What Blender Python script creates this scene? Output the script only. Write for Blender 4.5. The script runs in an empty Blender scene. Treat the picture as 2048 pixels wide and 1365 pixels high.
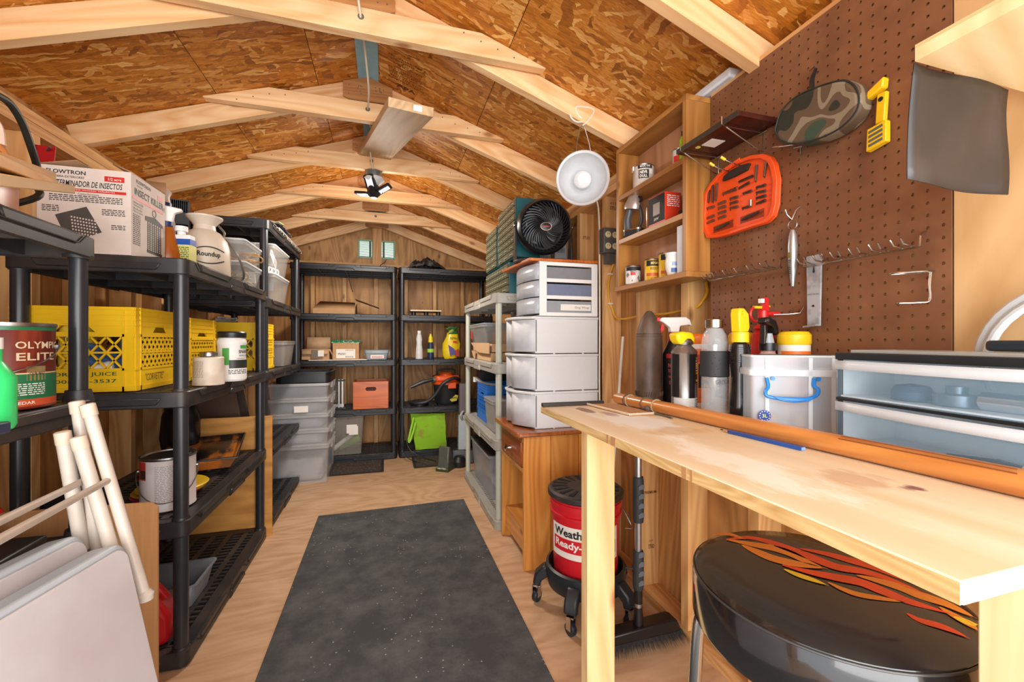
import bpy, bmesh, math, random
from mathutils import Matrix, Vector
random.seed(7)
S = bpy.context.scene
COL = S.collection
# ---------------------------------------------------------------- camera
cd = bpy.data.cameras.new('camera'); cam = bpy.data.objects.new('camera', cd); COL.objects.link(cam)
cd.sensor_width = 36.0; cd.lens = 36.0*843/2048; cd.clip_start = .02; cd.clip_end = 60
cam.location = (0, 0, 1.12)
cam.rotation_euler = (math.radians(90), 0, -math.atan(254/843))
S.camera = cam
# ---------------------------------------------------------------- view, world, lights
S.view_settings.view_transform = 'Standard'; S.view_settings.look = 'None'
S.view_settings.exposure = 0.42; S.view_settings.gamma = 1; S.view_settings.use_curve_mapping = False
W = bpy.data.worlds.new('sky'); S.world = W; W.use_nodes = True
bg = W.node_tree.nodes['Background']
bg.inputs[0].default_value = (0.93, 0.97, 1.0, 1); bg.inputs[1].default_value = 2.4
def area(name, loc, rot, sx, sy, power, col=(1,1,1)):
    l = bpy.data.lights.new(name, 'AREA'); l.shape = 'RECTANGLE'; l.size = sx; l.size_y = sy; l.energy = power; l.color = col
    o = bpy.data.objects.new(name, l); COL.objects.link(o); o.location = loc; o.rotation_euler = rot; return o
# daylight through the wide open doors behind the camera
area('doorway_daylight', (0.1, -1.3, 1.25), (math.radians(90), 0, 0), 2.2, 2.1, 62, (1.0, .985, .97))
# the three-panel ceiling lamp
for i, (dx, dy, tx, ty) in enumerate(((-.25, -.1, 0, 25), (.25, -.1, 0, -25), (0, .2, 25, 0))):
    area('ceiling_lamp_light', (-.06+dx*.3, 2.85+dy*.3, 1.96), (math.radians(tx), math.radians(ty), 0), .16, .16, 6, (1, .94, .86))
pl = bpy.data.lights.new('ceiling_lamp_glow', 'POINT'); pl.energy = 8; pl.shadow_soft_size = .12; pl.color = (1, .92, .82)
po = bpy.data.objects.new('ceiling_lamp_glow', pl); COL.objects.link(po); po.location = (-.06, 3.05, 1.93)
# ---------------------------------------------------------------- materials
MC = {}
def newmat(name):
    m = bpy.data.materials.new(name); m.use_nodes = True
    nt = m.node_tree; b = nt.nodes['Principled BSDF']; return m, nt, b
def sc(c): return (c[0], c[1], c[2], 1)
def hexc(h):
    v = [int(h[i:i+2], 16)/255 for i in (0, 2, 4)]
    return tuple(x/12.92 if x <= .04045 else ((x+.055)/1.055)**2.4 for x in v)
def plain(h, r=.5, metal=0, var=.06, alpha=1, ns=30, bump=0, dust=None, da=.35):
    key = ('p', h, r, metal, var, alpha, ns, bump, dust, da)
    if key in MC: return MC[key]
    m, nt, b = newmat('plain_'+h); c = hexc(h)
    tc = nt.nodes.new('ShaderNodeTexCoord'); n = nt.nodes.new('ShaderNodeTexNoise')
    n.inputs['Scale'].default_value = ns; n.inputs['Detail'].default_value = 3
    nt.links.new(tc.outputs['Object'], n.inputs['Vector'])
    rp = nt.nodes.new('ShaderNodeValToRGB')
    rp.color_ramp.elements[0].position = .3; rp.color_ramp.elements[1].position = .75
    rp.color_ramp.elements[0].color = sc([x*(1-var) for x in c]); rp.color_ramp.elements[1].color = sc([min(1, x*(1+var)+var*.01) for x in c])
    nt.links.new(n.outputs['Fac'], rp.inputs['Fac'])
    out = rp.outputs['Color']
    if dust:
        n2 = nt.nodes.new('ShaderNodeTexNoise'); n2.inputs['Scale'].default_value = 9; n2.inputs['Detail'].default_value = 6
        nt.links.new(tc.outputs['Object'], n2.inputs['Vector'])
        r2 = nt.nodes.new('ShaderNodeValToRGB'); r2.color_ramp.elements[0].position = .45; r2.color_ramp.elements[1].position = .75
        r2.color_ramp.elements[0].color = (0,0,0,1); r2.color_ramp.elements[1].color = (da,da,da,1)
        nt.links.new(n2.outputs['Fac'], r2.inputs['Fac'])
        mx = nt.nodes.new('ShaderNodeMixRGB'); mx.inputs[2].default_value = sc(hexc(dust))
        nt.links.new(r2.outputs['Color'], mx.inputs[0]); nt.links.new(out, mx.inputs[1]); out = mx.outputs[0]
    nt.links.new(out, b.inputs['Base Color'])
    b.inputs['Roughness'].default_value = r; b.inputs['Metallic'].default_value = metal
    if alpha < 1: b.inputs['Alpha'].default_value = alpha
    if bump:
        bp = nt.nodes.new('ShaderNodeBump'); bp.inputs['Strength'].default_value = bump; bp.inputs['Distance'].default_value = .002
        nt.links.new(n.outputs['Fac'], bp.inputs['Height']); nt.links.new(bp.outputs[0], b.inputs['Normal'])
    MC[key] = m; return m
def wood(c1, c2, axis='x', r=.55, scale=1.0, knots=.5, dark=None, swirl=0.0, coat=0, ring=True):
    """stretched-noise grain along one local axis, ring lines, knots and blotches"""
    key = ('w', c1, c2, axis, r, scale, knots, dark, swirl, coat, ring)
    if key in MC: return MC[key]
    m, nt, b = newmat('wood_'+c1+'_'+axis); N = nt.nodes.new; L = nt.links.new
    tc = N('ShaderNodeTexCoord'); oi = N('ShaderNodeObjectInfo')
    off = N('ShaderNodeVectorMath'); off.operation = 'SCALE'; off.inputs[0].default_value = (13.1, 7.7, 5.3)
    L(oi.outputs['Random'], off.inputs['Scale'])
    add = N('ShaderNodeVectorMath'); add.operation = 'ADD'
    L(tc.outputs['Object'], add.inputs[0]); L(off.outputs[0], add.inputs[1])
    mp = N('ShaderNodeMapping'); i = 'xyz'.index(axis)
    s = [22*scale]*3; s[i] = 1.3*scale + swirl*3; mp.inputs['Scale'].default_value = s
    L(add.outputs[0], mp.inputs[0])
    n = N('ShaderNodeTexNoise'); n.inputs['Scale'].default_value = 1.0; n.inputs['Detail'].default_value = 5; n.inputs['Distortion'].default_value = .5+swirl*2
    L(mp.outputs[0], n.inputs['Vector'])
    # growth rings: contour lines of a smooth stretched field
    mp2 = N('ShaderNodeMapping'); s2 = [5.0*scale]*3; s2[i] = .55*scale+swirl; mp2.inputs['Scale'].default_value = s2
    L(add.outputs[0], mp2.inputs[0])
    n2 = N('ShaderNodeTexNoise'); n2.inputs['Scale'].default_value = 1.0; n2.inputs['Detail'].default_value = 1.5; n2.inputs['Distortion'].default_value = .3
    L(mp2.outputs[0], n2.inputs['Vector'])
    mul = N('ShaderNodeMath'); mul.operation = 'MULTIPLY'; mul.inputs[1].default_value = 16
    L(n2.outputs['Fac'], mul.inputs[0])
    fr = N('ShaderNodeMath'); fr.operation = 'PINGPONG'; fr.inputs[1].default_value = .5; L(mul.outputs[0], fr.inputs[0])
    mixf = N('ShaderNodeMath'); mixf.operation = 'MULTIPLY_ADD'; mixf.inputs[1].default_value = .55 if ring else .05
    L(fr.outputs[0], mixf.inputs[0])
    sub = N('ShaderNodeMath'); sub.operation = 'MULTIPLY'; sub.inputs[1].default_value = .9; L(n.outputs['Fac'], sub.inputs[0])
    L(sub.outputs[0], mixf.inputs[2])
    rp = N('ShaderNodeValToRGB'); e = rp.color_ramp.elements
    e[0].position = .3; e[0].color = sc(hexc(c2)); e[1].position = .78; e[1].color = sc(hexc(c1))
    L(mixf.outputs[0], rp.inputs['Fac']); out = rp.outputs['Color']
    if knots:
        v = N('ShaderNodeTexVoronoi'); mp3 = N('ShaderNodeMapping'); s3 = [5.2]*3; s3[i] = 2.6; mp3.inputs['Scale'].default_value = s3
        L(add.outputs[0], mp3.inputs[0]); L(mp3.outputs[0], v.inputs['Vector']); v.inputs['Scale'].default_value = 1.3
        r3 = N('ShaderNodeValToRGB'); k = r3.color_ramp.elements
        k[0].position = .07*knots; k[0].color = (.8,.8,.8,1); k[1].position = .17*knots; k[1].color = (0,0,0,1)
        L(v.outputs['Distance'], r3.inputs['Fac'])
        mx = N('ShaderNodeMixRGB'); mx.inputs[2].default_value = sc(hexc(dark or '8a5226')); L(r3.outputs['Color'], mx.inputs[0]); L(out, mx.inputs[1]); out = mx.outputs[0]
    # per-board tone
    hs = N('ShaderNodeHueSaturation'); ma = N('ShaderNodeMath'); ma.operation = 'MULTIPLY_ADD'; ma.inputs[1].default_value = .22; ma.inputs[2].default_value = .88
    L(oi.outputs['Random'], ma.inputs[0]); L(ma.outputs[0], hs.inputs['Value']); L(out, hs.inputs['Color'])
    L(hs.outputs[0], b.inputs['Base Color']); b.inputs['Roughness'].default_value = r
    if coat: b.inputs['Coat Weight'].default_value = coat; b.inputs['Coat Roughness'].default_value = .2
    bp = N('ShaderNodeBump'); bp.inputs['Strength'].default_value = .15; bp.inputs['Distance'].default_value = .002
    L(mixf.outputs[0], bp.inputs['Height']); L(bp.outputs[0], b.inputs['Normal'])
    MC[key] = m; return m
def osb():
    m, nt, b = newmat('osb_flakes'); N = nt.nodes.new; L = nt.links.new
    tc = N('ShaderNodeTexCoord'); prev = None
    oi = N('ShaderNodeObjectInfo')
    off = N('ShaderNodeVectorMath'); off.operation = 'SCALE'; off.inputs[0].default_value = (3.1, 7.7, 5.3); L(oi.outputs['Random'], off.inputs['Scale'])
    add = N('ShaderNodeVectorMath'); add.operation = 'ADD'; L(tc.outputs['Object'], add.inputs[0]); L(off.outputs[0], add.inputs[1])
    nz = N('ShaderNodeTexNoise'); nz.inputs['Scale'].default_value = 22; nz.inputs['Detail'].default_value = 2; L(add.outputs[0], nz.inputs['Vector'])
    wsc = N('ShaderNodeVectorMath'); wsc.operation = 'SCALE'; wsc.inputs['Scale'].default_value = .035; L(nz.outputs['Color'], wsc.inputs[0])
    ad2 = N('ShaderNodeVectorMath'); ad2.operation = 'ADD'; L(add.outputs[0], ad2.inputs[0]); L(wsc.outputs[0], ad2.inputs[1])
    for ang, sx, sy in ((35, 9, 44), (-40, 12, 60), (85, 8, 40), (5, 11, 70)):
        mp = N('ShaderNodeMapping'); mp.inputs['Rotation'].default_value = (0, 0, math.radians(ang)); mp.vector_type = 'TEXTURE'
        mp2 = N('ShaderNodeMapping'); mp2.inputs['Scale'].default_value = (sx, sy, 1)
        L(ad2.outputs[0], mp.inputs[0]); L(mp.outputs[0], mp2.inputs[0])
        v = N('ShaderNodeTexVoronoi'); v.voronoi_dimensions = '2D'; v.inputs['Scale'].default_value = 1; L(mp2.outputs[0], v.inputs['Vector'])
        rp = N('ShaderNodeValToRGB'); e = rp.color_ramp.elements
        e[0].position = 0; e[0].color = sc(hexc('8f5214')); e[1].position = 1; e[1].color = sc(hexc('e8b468'))
        for p, h in ((.15, 'ad661b'), (.4, 'bd7320'), (.65, 'c9812c'), (.86, 'd8964a')):
            x = e.new(p); x.color = sc(hexc(h))
        sep = N('ShaderNodeSeparateColor'); L(v.outputs['Color'], sep.inputs[0]); L(sep.outputs[0], rp.inputs['Fac'])
        if prev is None: prev = rp.outputs['Color']
        else:
            mx = N('ShaderNodeMixRGB'); gt = N('ShaderNodeMath'); gt.operation = 'GREATER_THAN'; gt.inputs[1].default_value = .5
            L(sep.outputs[1], gt.inputs[0]); L(gt.outputs[0], mx.inputs[0]); L(prev, mx.inputs[1]); L(rp.outputs['Color'], mx.inputs[2]); prev = mx.outputs[0]
    # fine fibre streaks and dark specks
    mp = N('ShaderNodeMapping'); mp.inputs['Scale'].default_value = (38, 240, 1); mp.inputs['Rotation'].default_value = (0, 0, .6); L(add.outputs[0], mp.inputs[0])
    n = N('ShaderNodeTexNoise'); n.inputs['Scale'].default_value = 1; n.inputs['Detail'].default_value = 3; L(mp.outputs[0], n.inputs['Vector'])
    mx = N('ShaderNodeMixRGB'); mx.blend_type = 'OVERLAY'; mx.inputs[0].default_value = .75; L(prev, mx.inputs[1]); L(n.outputs['Fac'], mx.inputs[2])
    big = N('ShaderNodeTexNoise'); big.inputs['Scale'].default_value = 5; big.inputs['Detail'].default_value = 4; L(add.outputs[0], big.inputs['Vector'])
    r4 = N('ShaderNodeValToRGB'); r4.color_ramp.elements[0].position = .66; r4.color_ramp.elements[0].color = (0,0,0,1); r4.color_ramp.elements[1].position = .74; r4.color_ramp.elements[1].color = (.6,.6,.6,1)
    L(big.outputs['Fac'], r4.inputs['Fac'])
    m2 = N('ShaderNodeMixRGB'); m2.inputs[2].default_value = sc(hexc('6b431b')); L(r4.outputs['Color'], m2.inputs[0]); L(mx.outputs[0], m2.inputs[1])
    L(m2.outputs[0], b.inputs['Base Color']); b.inputs['Roughness'].default_value = .5
    bp = N('ShaderNodeBump'); bp.inputs['Strength'].default_value = .3; bp.inputs['Distance'].default_value = .002; L(n.outputs['Fac'], bp.inputs['Height']); L(bp.outputs[0], b.inputs['Normal'])
    return m
def rubber_mat():
    m, nt, b = newmat('dusty_black_rubber'); N = nt.nodes.new; L = nt.links.new
    tc = N('ShaderNodeTexCoord'); n = N('ShaderNodeTexNoise'); n.inputs['Scale'].default_value = 5; n.inputs['Detail'].default_value = 12; n.inputs['Roughness'].default_value = .75
    L(tc.outputs['Object'], n.inputs['Vector'])
    n2 = N('ShaderNodeTexVoronoi'); n2.inputs['Scale'].default_value = 38; L(tc.outputs['Object'], n2.inputs['Vector'])
    rp = N('ShaderNodeValToRGB'); e = rp.color_ramp.elements; e[0].position = .42; e[0].color = sc(hexc('38393a')); e[1].position = .85; e[1].color = sc(hexc('6a6967'))
    L(n.outputs['Fac'], rp.inputs['Fac'])
    r2 = N('ShaderNodeValToRGB'); k = r2.color_ramp.elements; k[0].position = .07; k[0].color = (.8,.8,.8,1); k[1].position = .14; k[1].color = (0,0,0,1)
    L(n2.outputs['Distance'], r2.inputs['Fac'])
    n3 = N('ShaderNodeTexNoise'); n3.inputs['Scale'].default_value = 4; L(tc.outputs['Object'], n3.inputs['Vector'])
    gt = N('ShaderNodeMath'); gt.operation = 'GREATER_THAN'; gt.inputs[1].default_value = .50; L(n3.outputs['Fac'], gt.inputs[0])
    mu = N('ShaderNodeMath'); mu.operation = 'MULTIPLY'; L(r2.outputs['Color'], mu.inputs[0]); L(gt.outputs[0], mu.inputs[1])
    mx = N('ShaderNodeMixRGB'); mx.inputs[2].default_value = sc(hexc('b9b6b0')); L(mu.outputs[0], mx.inputs[0]); L(rp.outputs['Color'], mx.inputs[1])
    L(mx.outputs[0], b.inputs['Base Color']); b.inputs['Roughness'].default_value = .8
    n4 = N('ShaderNodeTexNoise'); n4.inputs['Scale'].default_value = 260; L(tc.outputs['Object'], n4.inputs['Vector'])
    bp = N('ShaderNodeBump'); bp.inputs['Strength'].default_value = .5; bp.inputs['Distance'].default_value = .002; L(n4.outputs['Fac'], bp.inputs['Height']); L(bp.outputs[0], b.inputs['Normal'])
    return m
def blotch(base, spots, r=.6, s1=4, lo=.5, hi=.62, alpha=1, amt=.8, stretch=(1,1,1)):
    """base colour with shaped stains of other colours"""
    key = ('b', base, tuple(spots), r, s1, lo, hi, alpha, amt, stretch)
    if key in MC: return MC[key]
    m, nt, b = newmat('stained_'+base); N = nt.nodes.new; L = nt.links.new
    tc = N('ShaderNodeTexCoord'); rgb = N('ShaderNodeRGB'); rgb.outputs[0].default_value = sc(hexc(base)); out = rgb.outputs[0]
    for i, h in enumerate(spots):
        mp = N('ShaderNodeMapping'); mp.inputs['Location'].default_value = (i*3.7, i*1.9, i*5.1); mp.inputs['Scale'].default_value = stretch; L(tc.outputs['Object'], mp.inputs[0])
        n = N('ShaderNodeTexNoise'); n.inputs['Scale'].default_value = s1*(1+.6*i); n.inputs['Detail'].default_value = 6; L(mp.outputs[0], n.inputs['Vector'])
        rp = N('ShaderNodeValToRGB'); e = rp.color_ramp.elements; e[0].position = lo; e[0].color = (0,0,0,1); e[1].position = hi; e[1].color = (amt,amt,amt,1)
        L(n.outputs['Fac'], rp.inputs['Fac'])
        mx = N('ShaderNodeMixRGB'); mx.inputs[2].default_value = sc(hexc(h)); L(rp.outputs['Color'], mx.inputs[0]); L(out, mx.inputs[1]); out = mx.outputs[0]
    L(out, b.inputs['Base Color']); b.inputs['Roughness'].default_value = r
    if alpha < 1: b.inputs['Alpha'].default_value = alpha
    MC[key] = m; return m
def emit(h, s):
    m, nt, b = newmat('lit_'+h); b.inputs['Base Color'].default_value = sc(hexc(h)); b.inputs['Emission Color'].default_value = sc(hexc(h)); b.inputs['Emission Strength'].default_value = s; return m
# palettes
def pine(a): return wood('efc998', 'd99f64', a, knots=.8, dark='9a5c2b')
def stud(a): return wood('e0b174', 'bd824a', a, knots=.8, dark='7b4621')
def ply(a): return wood('cf9a5c', '97642f', a, scale=.6, swirl=.25, knots=.35, dark='6f4720')
BLK = plain('242426', .42, dust='5f4e3e', da=.4); BLK2 = plain('1a1a1c', .4); POST = plain('2c2d30', .3)
CHROME = plain('c9c9c9', .18, 1, var=.02); STEEL = plain('a7a7a5', .32, 1, var=.1); WHITE = plain('ece9e4', .45, var=.02)
YEL = plain('f3c50f', .38, var=.04); CARD = plain('b98e62', .75, var=.06); CARD2 = plain('c9a27a', .75)
# ---------------------------------------------------------------- geometry helpers
class G:
    def __init__(s): s.b = bmesh.new()
    def add(s, verts, faces, M=None):
        vs = [s.b.verts.new((M @ Vector(v)) if M else v) for v in verts]
        for f in faces:
            try: s.b.faces.new([vs[i] for i in f])
            except ValueError: pass
        return s
    def box(s, x0, x1, y0, y1, z0, z1, M=None):
        v = [(x0,y0,z0),(x1,y0,z0),(x1,y1,z0),(x0,y1,z0),(x0,y0,z1),(x1,y0,z1),(x1,y1,z1),(x0,y1,z1)]
        return s.add(v, [(0,3,2,1),(4,5,6,7),(0,1,5,4),(1,2,6,5),(2,3,7,6),(3,0,4,7)], M)
    def cbox(s, c, d, M=None): return s.box(c[0]-d[0]/2, c[0]+d[0]/2, c[1]-d[1]/2, c[1]+d[1]/2, c[2]-d[2]/2, c[2]+d[2]/2, M)
    def frus(s, x0, x1, y0, y1, z0, z1, tx, ty, M=None):
        """box whose bottom is inset by tx, ty"""
        v = [(x0+tx,y0+ty,z0),(x1-tx,y0+ty,z0),(x1-tx,y1-ty,z0),(x0+tx,y1-ty,z0),(x0,y0,z1),(x1,y0,z1),(x1,y1,z1),(x0,y1,z1)]
        return s.add(v, [(0,3,2,1),(4,5,6,7),(0,1,5,4),(1,2,6,5),(2,3,7,6),(3,0,4,7)], M)
    def prism(s, poly, d0, d1, axis='z', M=None):
        def mk(p, d): return (p[0], p[1], d) if axis == 'z' else ((p[0], d, p[1]) if axis == 'y' else (d, p[0], p[1]))
        n = len(poly); v = [mk(p, d0) for p in poly]+[mk(p, d1) for p in poly]
        return s.add(v, [tuple(range(n-1, -1, -1)), tuple(range(n, 2*n))]+[(i, (i+1) % n, n+(i+1) % n, n+i) for i in range(n)], M)
    def ringp(s, outer, inner, d0, d1, M=None):
        n = len(outer); v = [(*p, d0) for p in outer]+[(*p, d0) for p in inner]+[(*p, d1) for p in outer]+[(*p, d1) for p in inner]; f = []
        for i in range(n):
            j = (i+1) % n
            f += [(i, j, n+j, n+i)[::-1], (2*n+i, 2*n+j, 3*n+j, 3*n+i), (i, j, 2*n+j, 2*n+i), (n+i, n+j, 3*n+j, 3*n+i)[::-1]]
        return s.add(v, f, M)
    def lathe(s, prof, seg=24, M=None, sx=1, sy=1):
        n = len(prof); v = []; f = []
        for k in range(seg):
            a = 2*math.pi*k/seg
            for r, z in prof: v.append((r*math.cos(a)*sx, r*math.sin(a)*sy, z))
        for k in range(seg):
            for i in range(n-1):
                a, b_, c, d = k*n+i, ((k+1) % seg)*n+i, ((k+1) % seg)*n+i+1, k*n+i+1
                if prof[i][0] < 1e-6: f.append((a, c, d))
                elif prof[i+1][0] < 1e-6: f.append((a, b_, d))
                else: f.append((a, b_, c, d))
        return s.add(v, f, M)
    def cyl(s, p0, p1, r0, r1=None, seg=16):
        r1 = r0 if r1 is None else r1; p0 = Vector(p0); p1 = Vector(p1); d = p1-p0
        M = Matrix.Translation(p0) @ d.to_track_quat('Z', 'Y').to_matrix().to_4x4()
        return s.lathe([(0, 0), (r0, 0), (r1, d.length), (0, d.length)], seg, M)
    def tube(s, pts, r, seg=8, closed=False):
        pts = [Vector(p) for p in pts]; n = len(pts); rings = []; up = None
        for i, p in enumerate(pts):
            if closed: t = pts[(i+1) % n]-pts[i-1]
            else: t = (pts[min(i+1, n-1)]-pts[max(i-1, 0)])
            t.normalize()
            if up is None: up = t.orthogonal().normalized()
            up = (up-t*up.dot(t)); up = up.normalized() if up.length > 1e-6 else t.orthogonal().normalized()
            w = t.cross(up); rr = r[i] if isinstance(r, (list, tuple)) else r
            rings.append([s.b.verts.new(p+up*rr*math.cos(2*math.pi*k/seg)+w*rr*math.sin(2*math.pi*k/seg)) for k in range(seg)])
        for i in range(n if closed else n-1):
            A, B = rings[i], rings[(i+1) % n]
            for k in range(seg):
                try: s.b.faces.new((A[k], A[(k+1) % seg], B[(k+1) % seg], B[k]))
                except ValueError: pass
        if not closed:
            for R in (rings[0], rings[-1][::-1]):
                try: s.b.faces.new(R[::-1])
                except ValueError: pass
        return s
    def build(s, name, mat, parent=None, bev=0, smooth=None, seg=2, kind=None, solid=0, loc=None, rot=None):
        bmesh.ops.recalc_face_normals(s.b, faces=s.b.faces)
        me = bpy.data.meshes.new(name); s.b.to_mesh(me); s.b.free()
        o = bpy.data.objects.new(name, me); COL.objects.link(o); me.materials.append(mat)
        if parent: o.parent = parent
        if bev:
            md = o.modifiers.new('bevel', 'BEVEL'); md.width = bev; md.segments = seg; md.limit_method = 'ANGLE'; md.angle_limit = math.radians(40)
        if solid:
            md = o.modifiers.new('solid', 'SOLIDIFY'); md.thickness = solid
        if smooth is None: smooth = True
        if smooth:
            me.polygons.foreach_set('use_smooth', [True]*len(me.polygons))
            try: me.set_sharp_from_angle(angle=math.radians(35))
            except Exception: pass
        if kind: o['kind'] = kind
        if loc: o.location = loc
        if rot: o.rotation_euler = rot
        return o
def rrect(x0, x1, y0, y1, r, n=5):
    out = []
    for cx, cy, a0 in ((x1-r, y1-r, 0), (x0+r, y1-r, 90), (x0+r, y0+r, 180), (x1-r, y0+r, 270)):
        for k in range(n+1):
            a = math.radians(a0+90*k/n); out.append((cx+r*math.cos(a), cy+r*math.sin(a)))
    return out
def thing(name, label, cat, loc=(0,0,0), rz=0, group=None, rot=None):
    o = bpy.data.objects.new(name, None); COL.objects.link(o); o.location = loc; o.empty_display_size = .05
    o.rotation_euler = rot if rot else (0, 0, math.radians(rz)); tag(o, label, cat, group); return o
def tag(o, label, cat, group=None):
    o['label'] = label; o['category'] = cat
    if group: o['group'] = group
    return o
def struct(o): o['kind'] = 'structure'; return o
def cp(o, parent=None):
    c = o.copy(); COL.objects.link(c); c.parent = parent
    for ch in [x for x in bpy.data.objects if x.parent == o]: cp(ch, c)
    return c
def crv(pts, n=6):
    """Catmull-Rom through points"""
    P = [Vector(p) for p in pts]; P = [P[0]*2-P[1]]+P+[P[-1]*2-P[-2]]; out = []
    for i in range(1, len(P)-2):
        for k in range(n):
            t = k/n; a, b, c, d = P[i-1:i+3]
            out.append(.5*((2*b)+(-a+c)*t+(2*a-5*b+4*c-d)*t*t+(-a+3*b-3*c+d)*t**3))
    out.append(P[-2]); return out
TM = {}
def tmesh(s, bold=0, shear=0):
    key = (s, bold, shear)
    if key in TM: return TM[key]
    c = bpy.data.curves.new('t', 'FONT'); c.body = s; c.resolution_u = 2; c.align_x = 'CENTER'; c.align_y = 'CENTER'; c.shear = shear; c.offset = bold; c.fill_mode = 'FRONT'
    o = bpy.data.objects.new('t', c); COL.objects.link(o); bpy.context.view_layer.update()
    me = bpy.data.meshes.new_from_object(o.evaluated_get(bpy.context.evaluated_depsgraph_get()))
    vs = [v.co.copy() for v in me.vertices]; fs = [tuple(p.vertices) for p in me.polygons]
    bpy.data.objects.remove(o); bpy.data.curves.remove(c); bpy.data.meshes.remove(me)
    xs = [v.x for v in vs]; ys = [v.y for v in vs]; cx = (max(xs)+min(xs))/2; cy = (max(ys)+min(ys))/2
    vs = [((v.x-cx), (v.y-cy)) for v in vs]; TM[key] = (vs, fs, max(xs)-min(xs), max(ys)-min(ys)); return TM[key]
def text(items, mat, parent, o=(0,0,0), face='-y', name='lettering', cyl=None, lift=.0008, M=None):
    """items: (string, cx, cy, width, height[, bold, shear]) on the plane at o facing -y/+x/-x/+y/z, or wrapped on a cylinder of radius cyl about o (angle 0 = -y)"""
    g = G()
    ax = {'-y': ((1,0,0),(0,0,1),(0,-1,0)), '+x': ((0,1,0),(0,0,1),(1,0,0)), '-x': ((0,-1,0),(0,0,1),(-1,0,0)), '+y': ((-1,0,0),(0,0,1),(0,1,0)), 'z': ((1,0,0),(0,1,0),(0,0,1)), '-z': ((1,0,0),(0,-1,0),(0,0,-1))}[face]
    X, Yv, Nn = map(Vector, ax); o = Vector(o)
    for it in items:
        s, cx, cy, w, h = it[:5]; bold = it[5] if len(it) > 5 else 0; sh = it[6] if len(it) > 6 else 0
        vs, fs, tw, th = tmesh(s, bold, sh); out = []
        for x, y in vs:
            x = cx+x/tw*w; y = cy+y/th*h
            if cyl:
                a = x/cyl; out.append(o+Vector((math.sin(a)*(cyl+lift), -math.cos(a)*(cyl+lift), y)))
            else: out.append(o+X*x+Yv*y+Nn*lift)
        if M: out = [M @ v for v in out]
        g.add(out, fs)
    ob = g.build(name, mat, parent, smooth=False); return ob
def patch(parent, mat, r, a0, a1, z0, z1, name='label', o=(0,0,0), lift=.0006, n=None):
    """label wrapped on a cylinder; angles in degrees, 0 = -y, + towards +x"""
    g = G(); v = []; f = []; n = n or max(4, int((a1-a0)/5))
    for i in range(n+1):
        a = math.radians(a0+(a1-a0)*i/n)
        for z in (z0, z1): v.append((o[0]+math.sin(a)*(r+lift), o[1]-math.cos(a)*(r+lift), o[2]+z))
    for i in range(n): f.append((2*i, 2*i+2, 2*i+3, 2*i+1))
    return g.add(v, f).build(name, mat, parent)
def lines(parent, mat, x0, x1, z0, z1, n, o=(0,0,0), face='-y', cyl=None, name='small_print', lift=.0007, fill=.45):
    """rows of illegible small print: short dashes"""
    g = G(); ax = {'-y': ((1,0,0),(0,0,1),(0,-1,0)), '+x': ((0,1,0),(0,0,1),(1,0,0)), '-x': ((0,-1,0),(0,0,1),(-1,0,0))}[face]
    X, Yv, Nn = map(Vector, ax); o = Vector(o); rh = (z1-z0)/n
    def q(x, y):
        if cyl: a = x/cyl; return o+Vector((math.sin(a)*(cyl+lift), -math.cos(a)*(cyl+lift), y))
        return o+X*x+Yv*y+Nn*lift
    for i in range(n):
        y = z0+(i+.5)*rh; x = x0
        while x < x1:
            w = min(x1-x, random.uniform(.7, 2.6)*rh)
            g.add([q(x, y-rh*fill/2), q(x+w, y-rh*fill/2), q(x+w, y+rh*fill/2), q(x, y+rh*fill/2)], [(0,1,2,3)]); x += w+rh*.45
    return g.build(name, mat, parent, smooth=False, kind='stuff')
INK = plain('1c1a1a', .6, var=.02); RED = plain('c9271f', .45, var=.05); PAPER = plain('ece4da', .7, var=.02)
# ================================================================ the shed
PI = math.pi
XL, XR, YB, YF = -1.20, 1.08, 4.66, -.35       # inner faces of the studs
RX, RZ, SL = -.08, 2.43, .344                   # ridge and slope
def roofz(x): return RZ-SL*abs(x-RX)
# floor sheets
fl = struct(thing_ := bpy.data.objects.new('floor', None)); COL.objects.link(fl)
FLM = wood('cda783', 'b48a63', 'x', scale=.5, swirl=.8, knots=.3, dark='8f5c36', r=.5)
for y0, y1 in ((-.6, 1.0), (1.0, 2.22), (2.22, 3.44), (3.44, 4.76)):
    G().box(-1.3, 1.2, y0+.001, y1-.001, -.02, 0).build('plywood_sheet', FLM, fl)
def empt(name):
    o = bpy.data.objects.new(name, None); COL.objects.link(o); o['kind'] = 'structure'; return o
wl, wr, wb = empt('wall_left'), empt('wall_right'), empt('wall_back')
# side walls: sheathing panels, studs 12 inches apart, plates
for w, xi, sg in ((wl, XL, -1), (wr, XR, 1)):
    for y0, y1 in ((YF, .85), (.85, 2.07), (2.07, 3.29), (3.29, 4.76)):
        a, b_ = sorted((xi+sg*.09, xi+sg*.10)); G().box(a, b_, y0+.001, y1-.001, 0, 2.05).build('sheathing_panel', ply('z'), w)
    k = 0; y = 1.006-.305*4
    while y < 4.7:
        a, b_ = sorted((xi, xi+sg*.089)); G().box(-.0443, .0443, -.019, .019, -.911, .911).build('stud', stud('z'), w, loc=((a+b_)/2, y+.019+.004*math.sin(k*3), .95)); y += .305; k += 1
    a, b_ = sorted((xi, xi+sg*.089))
    G().box(a, b_, YF, 4.75, 0, .038).build('bottom_plate', stud('y'), w)
    G().box(a, b_, YF, 4.75, 1.90, 1.938).build('top_plate', stud('y'), w); G().box(a, b_, YF, 4.75, 1.862, 1.898).build('top_plate', stud('y'), w)
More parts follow.
